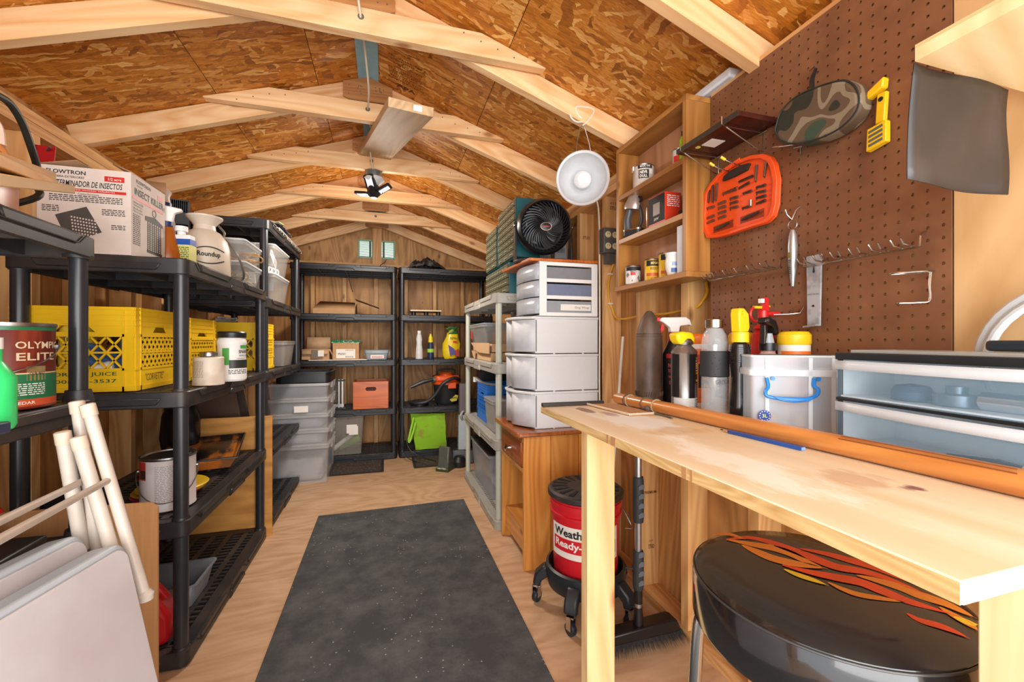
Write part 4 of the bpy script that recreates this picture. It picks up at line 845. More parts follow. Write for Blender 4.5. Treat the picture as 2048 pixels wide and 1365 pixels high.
# ================================================================ pine desk cabinet under the white drawers
t = thing('pine_desk', 'varnished pine desk with one drawer and open knee space', 'desk', (.645, 1.945, 0)); VP = lambda a: wood('e09a4c', 'b8702c', a, r=.3, knots=.7, dark='6e3616', scale=.8, coat=.4)
D1_, W1_ = .43, .405
for k, (x0, x1) in enumerate(((0, .14), (.142, .29), (.292, .42))): G().box(x0+.001, x1, 0, .018, 0, .655).build('side_board', VP('z'), t)
G().box(0, .42, W1_-.018, W1_, 0, .655).build('far_side_panel', VP('z'), t); G().box(.40, .42, .018, W1_-.018, .0, .655).build('back_panel', VP('z'), t)
tp = G().prism(rrect(-.04, .425, -.035, W1_+.02, .02), .656, .677).build('top', wood('b4632b', '8a4519', 'y', r=.25, knots=.8, dark='4b2009', coat=.5), t, bev=.006, seg=3)
dr = G().box(-.006, .012, .03, W1_-.02, .50, .62).build('drawer', wood('a8531f', '7a3611', 'y', r=.3, knots=.6, dark='43190a', coat=.4), t, bev=.004); G().lathe([(0, 0), (.01, 0), (.006, .015), (.018, .022), (.019, .03), (0, .036)], 10, Matrix.Translation((-.006, W1_*.5, .555)) @ Matrix.Rotation(-PI/2, 4, 'Y')).build('knob', CHROME, dr)
G().box(.0, .018, .018, W1_-.018, .475, .495).build('rail', VP('y'), t); G().box(.0, .018, .018, W1_-.018, .62, .655).build('rail', VP('y'), t)
G().box(.02, .038, .018, W1_-.018, .06, .16).build('lower_rail', VP('y'), t); G().box(.02, .40, .018, W1_-.018, .16, .175).build('lower_shelf', VP('y'), t)
# ---- stack of white drawer units; fronts face the aisle (-x), sides face the camera
WP = plain('d9d9d8', .4, var=.015); FR = plain('cccdcf', .55, var=.05)
def drawer_unit(lb, z, h, zs, w=.375, d=.368, three=False):
    t = thing('drawer_unit', lb, 'drawer unit', (.70, 1.985, z), 0, 'white plastic drawer units'); 
    g = G(); g.box(.02, d, 0, .006, .004, h-.014).box(.02, d, w-.006, w, .004, h-.014).box(.02, d, 0, w, 0, .006)
    g.box(d-.005, d, .006, w-.006, .006, h-.014); g.build('housing', WP, t, bev=.002)
    G().prism([(0.0, -.004), (d+.003, -.004), (d+.003, w+.004), (0.0, w+.004), (-.060, w*.74), (-.075, w*.5), (-.060, w*.26)], h-.016, h-.002).build('top_lid', WP, t, bev=.004)
    n = 14; V = []; 
    for k in range(n+1):
        u = k/n; y = .004+(w-.008)*u; bow = .088*math.sin(PI*u)**.8; rec = -.02 if .36 < u < .64 else 0
        for zz in (.008, h-.018): V.append((.022-bow-rec*(1), y, zz))
    G().add(V, [(2*k, 2*k+2, 2*k+3, 2*k+1) for k in range(n)]).build('drawer_front', FR, t, solid=-.003)
    e = G()
    for xx in (.12, .28): e.cyl((xx, .0, -.002), (xx, -.004, -.002), .005, seg=8)
    e.build('lugs', WP, t, kind='stuff'); G().box(.022, .026, -.003, 0, .01, h-.02).build('seam_strip', plain('5d5f60', .5), t)
    return t
drawer_unit('white drawer unit at the bottom of the stack, on the pine desk', .678, .188, 1)
drawer_unit('white drawer unit in the middle of the large ones', .868, .188, 1)
drawer_unit('white drawer unit, topmost of the three large ones', 1.058, .188, 1)
t = thing('small_drawer_unit', 'small white three-drawer unit with side windows on top of the stack', 'drawer unit', (.742, 1.985, 1.247)); w, d, h = .36, .325, .275
zs3 = [.012, .098, .184]; hw = .072
g = G().box(0, .04, 0, .005, 0, h).box(d-.035, d, 0, .005, 0, h)
for z in (0, .086, .172, .256): g.box(.04, d-.035, 0, .005, z, z+.019)
g.box(0, d, w-.005, w, 0, h).box(0, d, .005, w-.005, h-.006, h).box(0, d, .005, w-.005, 0, .005); g.build('frame', WHITE, t, bev=.0015)
for k, z in enumerate(zs3):
    dd = G().box(.03, d-.01, .012, w-.012, z+.004, z+.066).build('drawer', (plain('8f8f92', .3, alpha=.85), plain('7f87a0', .3, alpha=.85), plain('a3a6aa', .3, alpha=.85))[2-k], t)
    V = []; n = 12
    for i in range(n+1):
        u = i/n; bow = .05*math.sin(PI*u)**.7
        for zz in (z, z+.080): V.append((-bow*.8, .004+(w-.008)*u, zz))
    G().add(V, [(2*i, 2*i+2, 2*i+3, 2*i+1) for i in range(n)]).build('drawer_front', plain('c9cdd4', .25, alpha=.8), dd, solid=-.003)
G().box(.12, .29, .0105, .0115, .03, .062).build('label_card', PAPER, t); text([('Dog Wrap', .24, .045, .08, .014, .01)], plain('7d8b90'), t, o=(0, .0100, 0))
# orange wooden tray board with the fan
o = G().prism([(.69, 1.99), (1.068, 1.975), (1.068, 2.40), (.66, 2.40)], 1.523, 1.538).build('orange_board', wood('d9772c', 'ad4f17', 'y', r=.35, knots=.5, dark='5f260c', coat=.3), None, bev=.003); tag(o, 'orange-stained board lying on top of the small drawer unit', 'board')
# ---- round fan
t = thing('desk_fan', 'black round desk fan with spiral grille and oval badge', 'fan', (.825, 2.15, 1.539), rot=(0, 0, math.radians(-8)))
FB = plain('1d1e20', .3); Mf = Matrix.Translation((0, -.01, .205)) @ Matrix.Rotation(math.radians(82), 4, 'X')   # local +z of the shell looks to -y, tipped up a little
Mf = Matrix.Translation((0, 0, .200)) @ Matrix.Rotation(math.radians(100), 4, 'X')
G().lathe([(.128, .055), (.134, .062), (.148, .04), (.150, .01), (.142, -.04), (.118, -.085), (.08, -.11), (0, -.115)], 48, Mf).build('shell', FB, t)
G().lathe([(.128, .055), (.120, .03), (.118, -.02), (.0, -.03)], 48, Mf).build('duct', plain('0f0f10', .6), t)
for k in range(36):
    a0 = 2*PI*k/36; pts = []
    for i in range(9):
        u = i/8; r = .026+.100*u; a = a0+1.0*u**.9; pts.append(Mf @ Vector((r*math.cos(a), r*math.sin(a), .060-.004*u+.008*math.sin(PI*u))))
    G().tube(pts, .0021, 4).build('grille_vane', FB, t)
G().lathe([(0, .072), (.024, .070), (.028, .060), (0, .058)], 24, Mf, sx=1.15, sy=.8).build('badge', plain('2a1a18', .3), t); G().lathe([(.024, .0715), (.027, .0715), (.027, .069), (.024, .069)], 24, Mf, sx=1.15, sy=.8).build('badge_ring', plain('a58a80', .25, 1), t); G().box(-.015, .015, -.003, .003, .072, .073, Mf).build('badge_mark', plain('a8433a', .3), t)
for k in range(5):
    a0 = 2*PI*k/5; V = []
    for i in range(6):
        r = .03+.08*i/5; V += [Mf @ Vector((r*math.cos(a0+.3*i/5), r*math.sin(a0+.3*i/5), .02)), Mf @ Vector((r*math.cos(a0+.75+.3*i/5), r*math.sin(a0+.75+.3*i/5), -.01))]
    G().add(V, [(2*i, 2*i+2, 2*i+3, 2*i+1) for i in range(5)]).build('blade', plain('26272a', .35), t, solid=.002)
for s_ in (-1, 1):
    G().prism([(-.03, .012), (.04, .012), (.018, .20), (.012, .22), (-.012, .22), (-.015, .19)], s_*.154-.005, s_*.154+.005, 'x').build('yoke_arm', FB, t, bev=.002); G().cyl((s_*.148, 0, .205), (s_*.164, 0, .205), .012, seg=14).build('pivot', STEEL, t)
G().prism(rrect(-.165, .165, -.10, .10, .09), 0, .014).build('base', plain('3a3b3e', .35), t, bev=.005)
# grey router boxes behind the fan
t = thing('grey_router_box', 'grey vented box with a dark foot behind the fan, right side', 'router', (.955, 2.30, 1.539), -8); G().prism([(0, .05), (.075, .05), (.075, .17), (.055, .19), (0, .2)], 0, .12, 'y').build('housing', plain('8b8c8f', .45), t, bev=.003); G().box(-.01, .08, -.005, .125, 0, .05).build('foot', plain('2c2d30', .5), t)
for k in range(6): G().box(.015+k*.008, .018+k*.008, -.001, 0, .1, .13).build('vent_slot', INK, t)
t = thing('grey_router_box', 'light grey vented box under the fan, left of the other one', 'router', (.86, 2.33, 1.539), -4); G().box(0, .08, 0, .07, 0, .13).build('housing', plain('a9a9ab', .45), t, bev=.003)
for k in range(7): G().box(.02+k*.008, .023+k*.008, -.001, 0, .05, .085).build('vent_slot', INK, t)
# ================================================================ clamp lamp
t = thing('clamp_lamp', 'aluminium clamp lamp reflector with white bulb hanging from a roof truss', 'lamp', (.790, 1.60, 1.80), rot=(0, 0, 0))
dirv = (Vector((0, 0, 1.12+.38))-Vector((.790, 1.60, 1.80))).normalized(); Ml = dirv.to_track_quat('Z', 'Y').to_matrix().to_4x4()
AL = plain('d9dadb', .38, .45, var=.04)
G().lathe([(.108, .0), (.111, .003), (.108, .006), (.100, .002), (.098, -.004), (.085, -.03), (.06, -.055), (.035, -.075), (.026, -.085), (.026, -.13), (.0, -.13)], 56, Ml).build('reflector', AL, t)
G().lathe([(0, .004), (.018, .002), (.033, -.012), (.037, -.03), (.03, -.05), (.018, -.07), (0, -.07)], 32, Ml).build('bulb', plain('eef0f2', .3, var=.01), t)
g = G(); up = Ml @ Vector((0, 1, 0)); up = Vector((0, 0, 1))
e0 = Vector((-.035, 0, .10)); e1 = Vector((.035, -.005, .10))
G().tube([Vector((-.03, 0, .105)), Vector((-.025, 0, .15)), Vector((-.012, 0, .21)), Vector((.004, 0, .222)), Vector((.012, 0, .205)), Vector((.03, 0, .15)), Vector((.04, 0, .103))], .0016, 6).build('wire_bail', STEEL, t)
G().tube(crv([(.0, 0, .22), (.022, 0, .24), (.045, .0, .27), (.052, 0, .292), (.03, 0, .30), (-.01, 0, .298), (-.03, 0, .29), (-.022, 0, .265), (-.005, 0, .25)], 5), .0032, 8).build('hook', plain('e8e0d0', .4), t)
G().tube(crv([(.0, 0, .235), (-.03, 0, .232), (-.052, 0, .245), (-.057, 0, .26)], 5), .0032, 8).build('hook', plain('e8e0d0', .4), t)
o = G().tube(crv([(.84, 1.72, 1.78), (.99, 1.95, 1.86), (1.05, 1.96, 1.84), (1.058, 1.95, 1.70), (1.050, 1.935, 1.58), (1.062, 1.955, 1.45), (1.068, 1.965, 1.2), (1.062, 1.955, 1.1), (1.066, 1.965, .90), (1.070, 1.965, .70)], 8), .0042, 8).build('power_cord', plain('e3dccb', .45), None); tag(o, 'cream lamp cord running down the stud beside the white drawers', 'cord')
# ================================================================ ceiling panel lamp
t = thing('panel_ceiling_lamp', 'black three-panel ceiling lamp on a metal junction box', 'lamp', (-.068, 2.80, 2.189)); GV = plain('8f979b', .35, .7, var=.25)
G().lathe([(0, 0), (.052, 0), (.053, -.04), (0, -.04)], 24).build('junction_box', GV, t); G().lathe([(0, -.04), (.06, -.04), (.064, -.052), (.05, -.068), (.028, -.085), (0, -.09)], 28).build('lampholder', plain('dcdcda', .3), t)
LB = plain('17181a', .35); G().lathe([(0, -.085), (.03, -.088), (.036, -.10), (.042, -.14), (.02, -.165), (0, -.168)], 24).build('hub', LB, t)
LP = emit('dfe6f2', .45)
for a, tilt in ((150, 8), (-20, 28), (-125, 62)):
    Mr = Matrix.Translation((.0, 0, -.145)) @ Matrix.Rotation(math.radians(a), 4, 'Z') @ Matrix.Rotation(math.radians(-tilt), 4, 'Y') @ Matrix.Translation((.075, 0, 0))
    pb = G().prism(rrect(-.048, .048, -.036, .036, .014), -.006, .008, M=Mr).build('lamp_panel', LB, t, bev=.002)
    G().prism(rrect(-.034, .034, -.022, .022, .003), -.008, -.006, M=Mr).build('diffuser', LP, pb)
    G().tube([Mr @ Vector((-.05, 0, .002)), Mr @ Vector((-.062, 0, .004)), (0, 0, -.14)], .008, 6).build('hinge_arm', LB, pb)
G().tube(crv([(.03, 0, -.12), (.045, -.01, -.105), (.055, -.01, -.115), (.05, 0, -.135)], 4), .002, 5).build('wire_loop', LB, t)
o = G().tube(crv([(-.09, 1.40, 2.43), (-.088, 1.50, 2.30), (-.081, 1.543, 2.245), (-.08, 1.62, 2.25), (-.075, 1.75, 2.26), (-.068, 1.95, 2.22), (-.077, 2.10, 2.225), (-.08, 2.155, 2.245), (-.08, 2.25, 2.245), (-.07, 2.4, 2.25), (-.085, 2.55, 2.26), (-.08, 2.70, 2.22), (-.072, 2.75, 2.19), (-.068, 2.752, 2.17)], 7), .0042, 8).build('lamp_cable', plain('d9cdb8', .45), None); tag(o, 'cream cable threaded through the collar ties to the ceiling lamp', 'cable')
# ================================================================ outlet box, cables on the right wall
t = thing('outlet_box', 'grey metal box with four ivory outlets on the stud', 'outlet', (1.083, 1.918, 1.62)); DG = plain('55524d', .5)
G().box(-.045, .040, -.05, 0, -.06, .065).build('box', DG, t, bev=.004); G().box(-.02, .03, -.03, 0, -.11, -.06).build('clamp', DG, t)
for x in (-.022, .017):
    for z in (-.027, .030):
        rc = G().lathe([(0, 0), (.0155, 0), (.0155, .004), (0, .004)], 20, Matrix.Translation((x, -.05, z)) @ Matrix.Rotation(PI/2, 4, 'X')).build('receptacle', plain('d8c79a', .4), t)
        for dx in (-.005, .004): G().box(x+dx, x+dx+.0018, -.0548, -.054, z-.001, z+.008).build('slot', INK, rc)
YC = plain('e0a41c', .35)
o = G().tube(crv([(1.110, 1.893, 1.52), (1.10, 1.910, 1.47), (1.088, 1.912, 1.40), (1.092, 1.912, 1.33), (1.108, 1.905, 1.28), (1.118, 1.89, 1.24), (1.13, 1.84, 1.23), (1.135, 1.75, 1.235), (1.14, 1.64, 1.25), (1.13, 1.60, 1.24), (1.13, 1.5, 1.235), (1.14, 1.38, 1.25), (1.14, 1.34, 1.28)], 7), .0052, 8).build('yellow_cable', YC, None); tag(o, 'yellow electrical cable looping from the outlet box through the studs', 'cable')
for z, y in ((1.46, 1.907), (1.31, 1.909)): G().box(1.076+.008, 1.076+.032, y-.008, y+.009, z-.003, z+.003).build('cable_clip', WHITE, o)
o2 = G().tube(crv([(1.15, 1.30, 1.34), (1.145, 1.29, 1.30), (1.125, 1.30, 1.26), (1.118, 1.315, 1.245)], 6), .0055, 8).build('yellow_cable', YC, None); tag(o2, 'short yellow cable end entering the stud under the wooden shelf unit', 'cable')
# studs: PREMIUM and STUD stamps
text([('PREMIUM', 1.125, .45, .06, .012, .01)], plain('6b3f22', .7), wr, o=(0, 1.6105, 0)); text([('STUD', 1.13, .21, .03, .018, .02), ('HT', 1.13, .235, .02, .008)], plain('6b3f22', .7), wr, o=(0, 1.6105, 0))
text([('STUD', 1.125, 1.80, .05, .018, .02), ('# 2 SPF', 1.125, 1.825, .05, .012, .01)], plain('6b3f22', .7), wr, o=(0, 1.916, 0)); text([('STUD', 1.12, 1.72, .045, .018, .02)], plain('6b3f22', .7), wr, o=(0, 2.221, 0))
# ================================================================ right wall: shelf unit, pegboard, panel
def at(u, Y):
    """x of the point at depth Y seen on picture column u (2048 wide)"""
    a = (u-1024)/843; th = math.atan(254/843); return Y*(math.sin(th)+a*math.cos(th))/(math.cos(th)-a*math.sin(th))
SW = lambda a: wood('b9803f', '8a5522', a, r=.4, knots=.5, dark='5a3413', scale=.8)
t = thing('wall_shelf_unit', 'brown-stained wooden open shelf unit on the studs beside the pegboard', 'shelf', (.972, 1.19, 1.337))
G().box(0, .104, 0, .02, .0195, .5995).build('side_board', SW('z'), t, bev=.001); G().box(0, .104, .43, .45, .0195, .5995).build('side_board', SW('z'), t, bev=.001)
G().box(-.004, .106, -.006, .456, 0, .019).build('bottom_board', SW('y'), t, bev=.001); G().box(0, .104, 0, .45, .600, .619).build('top_board', SW('y'), t, bev=.001)
for z in (.202, .390): G().box(0, .100, .0205, .4295, z, z+.019).build('shelf_board', SW('y'), t, bev=.001)
G().box(.100, .1045, .0205, .4295, .020, .599).build('back_panel', wood('c08a63', 'a06c45', 'z', scale=.4, swirl=.3, knots=.2), t)
Z1, Z2, Z3 = 1.337+.0195, 1.337+.2215, 1.337+.4095
def can(lb, u, Y, z, r, h, mat, lidm=STEEL, rz=0, group=None, cat='can', name='can', top=True):
    t = thing(name, lb, cat, (at(u, Y), Y, z), rz, group)
    G().lathe([(0, 0), (r, 0), (r+.001, .002), (r, .004), (r, h-.004), (r+.001, h-.002), (r, h), (0, h)] if top else [(0, 0), (r, 0), (r, h), (0, h)], 32).build('body', mat, t)
    G().lathe([(r+.0005, h-.004), (r+.0022, h), (r-.003, h+.0012), (r-.006, h-.003), (r-.012, h-.003), (r-.014, h+.001), (0, h+.001)], 32).build('lid', lidm, t)
    return t
t = can('round metal-polish can with black oval print on the upper shelf', 1287, 1.50, Z3, .042, .085, blotch('c9beb2', ['b5a898'], .4, 20), rz=-20); patch(t, INK, .042, -45, 35, .068, .083, 'black_band'); patch(t, INK, .042, -40, 15, .028, .062, 'black_oval'); text([('NEVR', -.010, .052, .03, .012, .03), ('DULL', -.010, .037, .03, .012, .03)], PAPER, t, cyl=.0428); text([('MAGIC ONE', -.004, .076, .04, .008, .02)], PAPER, t, cyl=.0428)
patch(t, PAPER, .042, 18, 40, .045, .065, 'paper_square'); G().box(-.05, -.045, -.03, -.01, .062, .078).build('price_tag', PAPER, t)
t = thing('work_light', 'silver and black handheld light with loop handle on the middle shelf', 'light', (at(1266, 1.55), 1.545, Z2), -62)
G().prism(rrect(-.042, .042, -.026, .026, .02), 0, .028).build('base', VB, t, bev=.004); G().prism(rrect(-.043, .043, -.027, .027, .02), .022, .028).build('base_trim', CHROME, t)
G().tube([(-.026, 0, .028), (-.03, 0, .07), (-.018, 0, .115)], [.017, .016, .013], 12).build('column', plain('4c4d50', .35), t); G().tube(crv([(.022, 0, .028), (.036, 0, .06), (.034, 0, .1), (.02, 0, .13)], 5), .0065, 8).build('loop_handle', VB, t)
G().lathe([(0, -.004), (.034, -.004), (.037, .006), (.03, .03), (.02, .055), (0, .062)], 24, Matrix.Translation((-.008, 0, .118)) @ Matrix.Rotation(.18, 4, 'Y'), sy=.7).build('silver_head', plain('b9ada5', .3, .6), t)
G().lathe([(.008, -.004), (.013, -.004), (.013, .004), (.008, .004)], 16, Matrix.Translation((.026, 0, .15)) @ Matrix.Rotation(PI/2, 4, 'X')).build('ring', BLK2, t)
t = can('plain brushed metal canister on the middle shelf', 1302, 1.475, Z2, .021, .105, plain('b08f7a', .28, .85, var=.15)); 
t = thing('tool_carton', 'small red and black tool carton on the middle shelf', 'box', (.988, 1.325, Z2)); G().box(0, .07, 0, .10, 0, .115).build('box_body', plain('d13a20', .4), t, bev=.001)
G().box(-.0008, 0, .002, .098, .012, .112).build('black_panel', INK, t); G().box(-.0016, -.0008, .03, .07, .04, .085).build('tool_picture', plain('8a7a6e', .4), t); lines(t, PAPER, .008, .062, .06, .105, 6, o=(0, -.0005, 0)); text([('20V', -.05, .025, .03, .01, .01)], PAPER, t, o=(-.001, 0, 0), face='-x')
o = G().tube(crv([(0, 0, .008), (.02, .01, .014), (.05, .02, .022), (.08, .02, .03)], 4), .009, 8).build('black_tool_grip', BLK2, None); o.location = (.985, 1.235, Z2+.002); tag(o, 'small black grip lying at the near end of the middle shelf', 'tool')
t = can('white and black paint tin at the left end of the bottom shelf', 1266, 1.545, Z1, .031, .075, blotch('d9d2cb', ['4a3c38'], .4, 35, .56, .58)); patch(t, INK, .0312, -90, 90, .055, .07, 'black_band'); patch(t, RED, .0312, -50, -15, .035, .048, 'red_label')
for k, (u, Y, rr, hh) in enumerate(((1304, 1.44, .029, .085), (1333, 1.375, .029, .098))):
    t = can(('yellow wood finish can, left of the pair on the bottom shelf', 'taller yellow wood finish can behind the white jar')[k], u, Y, Z1, rr, hh, plain('e0b224', .4), group='yellow wood finish cans'); patch(t, INK, rr, -80, 80, hh-.028, hh-.006, 'black_band'); text([('MINWAX', .0, hh-.017, .045, .011, .02)], plain('e0c060'), t, cyl=rr+.001)
    text([('WOOD FINISH', 0, hh*.55, .05, .011, .01)], INK, t, cyl=rr+.0006); patch(t, plain('c9602a', .4), rr, -80, 80, .018, .03, 'orange_band'); lines(t, RED, -.022, .022, .004, .014, 2, cyl=rr+.0004)
t = thing('white_jar', 'small rounded white jar with blue label on the bottom shelf', 'jar', (at(1346, 1.30), 1.30, Z1)); G().lathe([(0, 0), (.018, 0), (.027, .03), (.028, .05), (.024, .07), (.027, .075), (.027, .083), (0, .085)], 28).build('body', WHITE, t); patch(t, plain('3c62a8', .4), .0265, -50, 50, .012, .026); patch(t, plain('9fb6d8', .4), .0278, -45, 45, .034, .048)
o = G().box(0, .045, 0, .03, 0, .165).build('white_carton', plain('cfd2d4', .45), None, bev=.001); o.location = (.985, 1.225, Z1+.001); tag(o, 'tall narrow white carton at the near end of the bottom shelf', 'box'); lines(o, INK, .008, .04, .02, .15, 9); text([('3M', .02, .09, .02, .01)], INK, o)
t = can('small red and white can at the near end of the top shelf', 1358, 1.27, Z3, .022, .055, plain('c9c2bd', .4)); patch(t, RED, .022, -90, 90, .008, .03, 'red_band')
t = bottle('lime green bottle hidden behind the side of the shelf unit', (at(1368, 1.235), 1.235, Z3), [(0, 0), (.016, 0), (.016, .075), (.008, .09), (0, .09)], plain('8fc22a', .4), [(0, .09), (.009, .09), (.009, .105), (0, .105)], INK)
# white plastic lid lying on the top plate above the unit
o = G().box(0, .10, 0, .36, 0, .03).build('white_plastic_tray', plain('d5dbe2', .4), None, bev=.006); o.location = (1.045, 1.08, 1.962); o.rotation_euler = (0, -.0, 0); tag(o, 'white plastic tray on the top plate above the shelf unit', 'tray')
# ---- pegboard with real holes
PB = blotch('7a4e31', ['67402a', '86593a'], .55, 9, .45, .7); t = thing('pegboard', 'brown perforated hardboard on the right wall above the bench', 'pegboard', (1.068, 1.185, .93))
NY, NZ, P_ = 25, 40, .0256; g = G(); vd = {}
oct_ = [(math.cos(math.radians(a)), math.sin(math.radians(a))) for a in (45, 90, 135, 180, 225, 270, 315, 0)]
for j in range(NZ):
    for i in range(NY):
        cx, cz = -(i+.5)*P_, (j+.5)*P_; R_ = .0036
        sq = [(1, 1), (0, 1), (-1, 1), (-1, 0), (-1, -1), (0, -1), (1, -1), (1, 0)]
        V = [(0, cx+a*P_/2, cz+b*P_/2) for a, b in sq]+[(0, cx+a*R_, cz+b*R_) for a, b in oct_]+[(.0048, cx+a*R_, cz+b*R_) for a, b in oct_]
        F = [(k, (k+1) % 8, 8+(k+1) % 8, 8+k) for k in range(8)]+[(8+k, 8+(k+1) % 8, 16+(k+1) % 8, 16+k) for k in range(8)]
        g.add(V, F)
w_, h_ = NY*P_, NZ*P_
g.add([(0, 0, 0), (.005, 0, 0), (.005, 0, h_), (0, 0, h_)], [(0,1,2,3)]).add([(0, -w_, 0), (.005, -w_, 0), (.005, -w_, h_), (0, -w_, h_)], [(0,1,2,3)])
g.build('perforated_panel', PB, t, smooth=False)
G().box(.0065, .009, -w_, 0, 0, h_).build('backing', wood('c99a62', 'a87843', 'z', knots=0), t)
G().box(.0, .011, -w_, 0, h_, h_+.012).build('edge_strip', stud('y'), t)
pn = G().box(1.070, 1.079, -.30, .542, .90, 1.95).build('plywood_panel', wood('dcb480', 'c49760', 'z', scale=.35, swirl=.3, knots=.25, dark='8a5b30'), wr)
# helper for things on the pegboard: local x to the right (towards the door), -y out into the room
def onpeg(name, lb, cat, Y, z, out=0, group=None): return thing(name, lb, cat, (1.067-out, Y, z), -90, group)
WR = plain('c2c0ba', .25, 1, var=.05)
# bit set case
t = onpeg('drill_bit_case', 'orange open drill-bit case hanging by its handle on the pegboard', 'case', 1.058, 1.462, .004); OC = plain('e8501a', .4, var=.04)
out_ = [(-.119,.006),(-.137,.038),(-.14,.089),(-.131,.162),(-.109,.184),(-.067,.206),(-.027,.214),(.014,.218),(.062,.212),(.105,.198),(.129,.179),(.141,.154),(.15,.109),(.146,.04),(.136,.01),(.115,-.003),(.062,-.003),(-.021,-.005),(-.07,-.003)]
def inset(P2, s, c=(0, .1)): return [(c[0]+(x-c[0])*s, c[1]+(y-c[1])*s) for x, y in P2]
hole = [(-.047,.174),(-.042,.187),(-.015,.195),(.027,.196),(.056,.190),(.046,.174),(-.003,.172)]
g = G(); g.prism(inset(out_, 1), -.012, 0, 'y')
g.build('shell', OC, t, bev=.006, seg=3)
r_ = out_[:]; n_ = inset(out_, .95); g = G(); N_ = len(r_)
V = [(x, -.022, z) for x, z in inset(out_, .995)]+[(x, -.022, z) for x, z in inset(out_, .90)]+[(x, -.010, z) for x, z in inset(out_, 1)]+[(x, -.010, z) for x, z in inset(out_, .90)]
F = []
for k in range(N_):
    j = (k+1) % N_; F += [(k, j, N_+j, N_+k), (k, j, 2*N_+j, 2*N_+k), (N_+k, N_+j, 3*N_+j, 3*N_+k)]
g.add(V, F).build('rim', OC, t, bev=.002)
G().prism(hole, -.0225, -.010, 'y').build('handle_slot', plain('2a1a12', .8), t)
for k in range(12): G().cyl((-.045+k*.006, -.023, .200+k*.0011), (-.044+k*.006, -.023, .210+k*.0009), .0022, seg=6).build('grip_rib', OC, t)
BIT = plain('77706b', .3, .9, var=.2); trays = [(-.125, -.01, -.045, .035), (.0, .015, .10, .06)]
for x0, z0, x1, z1 in ((-.095, .018, -.012, .042), (.016, .020, .100, .043)): G().prism([(x0, z0), (x1, z0), (x1, z1), (x0, z1-.003)], -.0135, -.011, 'y').build('compartment', plain('8c2f12', .5), t); [G().cyl((x0+.01+.012*k, -.018, z0+.008+.0008*k), (x0+.035+.012*k, -.018, z0+.014+.0008*k), .0035, seg=6).build('bit', BIT, t) for k in range(4)]
def bit(x, z, l, a, r=.003): ca, sa = math.cos(math.radians(a)), math.sin(math.radians(a)); G().cyl((x, -.0165, z), (x+l*ca, -.0165, z+l*sa), r, r*.6, seg=6).build('bit', BIT, t)
for (x0, z0), (x1, z1) in [((-0.114, 0.127), (-0.109, 0.179)), ((-0.095, 0.122), (-0.094, 0.177)), ((-0.081, 0.124), (-0.076, 0.178)), ((-0.051, 0.135), (0.002, 0.131)), ((0.014, 0.150), (0.065, 0.149)), ((0.014, 0.130), (0.052, 0.134)), ((0.075, 0.13), (0.079, 0.176)), ((0.105, 0.132), (0.112, 0.173)), ((0.078, 0.11), (0.109, 0.107)), ((0.078, 0.095), (0.109, 0.09)), ((0.078, 0.079), (0.109, 0.076)), ((0.078, 0.062), (0.109, 0.063)), ((0.03, 0.108), (0.06, 0.107)), ((0.027, 0.064), (0.057, 0.062)), ((0.057, 0.062), (0.057, 0.08)), ((-0.021, 0.109), (0.009, 0.106)), ((-0.021, 0.094), (0.009, 0.091)), ((-0.021, 0.079), (0.009, 0.075)), ((-0.071, 0.108), (-0.039, 0.107)), ((-0.071, 0.094), (-0.039, 0.091)), ((-0.071, 0.077), (-0.039, 0.075)), ((-0.071, 0.061), (-0.039, 0.06)), ((-0.12, 0.109), (-0.089, 0.105)), ((-0.12, 0.076), (-0.089, 0.075)), ((-0.12, 0.059), (-0.089, 0.06))]:
    G().cyl((x0, -.0165, z0), (x1, -.0165, z1), .0032, .0042, seg=6).build('bit', BIT, t); G().box(min(x0, x1)-.004, min(x0, x1)-.0015, -.0125, -.0118, min(z0, z1)-.003, min(z0, z1)+.003).build('size_mark', INK, t)
lines(t, INK, -.055, .005, .135, .142, 1, o=(0, -.0125, 0), name='moulded_words')
hk = thing('peg_hook_pair', 'twin wire hook with yellow tips holding the orange case', 'hook', (1.066, 1.058, 1.650), -90)
for x in (-.028, .018): G().tube([(x, 0, 0), (x, -.01, .012), (x, -.03, .012), (x-.004, -.06, .020), (x-.008, -.072, .028)], .0017, 6).build('prong', WR, hk); G().cyl((x-.007, -.069, .025), (x-.011, -.082, .034), .0042, seg=8).build('tip', plain('e8c22a', .4), hk)
G().tube([(-.030, -.012, .012), (.02, -.012, .012)], .0017, 6).build('cross_wire', WR, hk)
# camo pouch
t = onpeg('camo_pouch', 'long camouflage zipped pouch hanging by a black strap on the pegboard', 'pouch', .785, 1.665, .028)
def camo():
    m, nt, b = newmat('camouflage_cloth'); N = nt.nodes.new; L = nt.links.new; tc = N('ShaderNodeTexCoord'); n = N('ShaderNodeTexNoise'); n.inputs['Scale'].default_value = 11; n.inputs['Detail'].default_value = .5; n.inputs['Distortion'].default_value = .5; L(tc.outputs['Object'], n.inputs['Vector'])
    rp = N('ShaderNodeValToRGB'); rp.color_ramp.interpolation = 'CONSTANT'; e = rp.color_ramp.elements; e[0].position = 0; e[0].color = sc(hexc('262b22')); e[1].position = .40; e[1].color = sc(hexc('5c4a38'))
    for p, h in ((.50, '857963'), (.56, '5c4a38'), (.62, '35493a')): x = e.new(p); x.color = sc(hexc(h))
    L(n.outputs['Fac'], rp.inputs['Fac']); L(rp.outputs['Color'], b.inputs['Base Color']); b.inputs['Roughness'].default_value = .6; return m
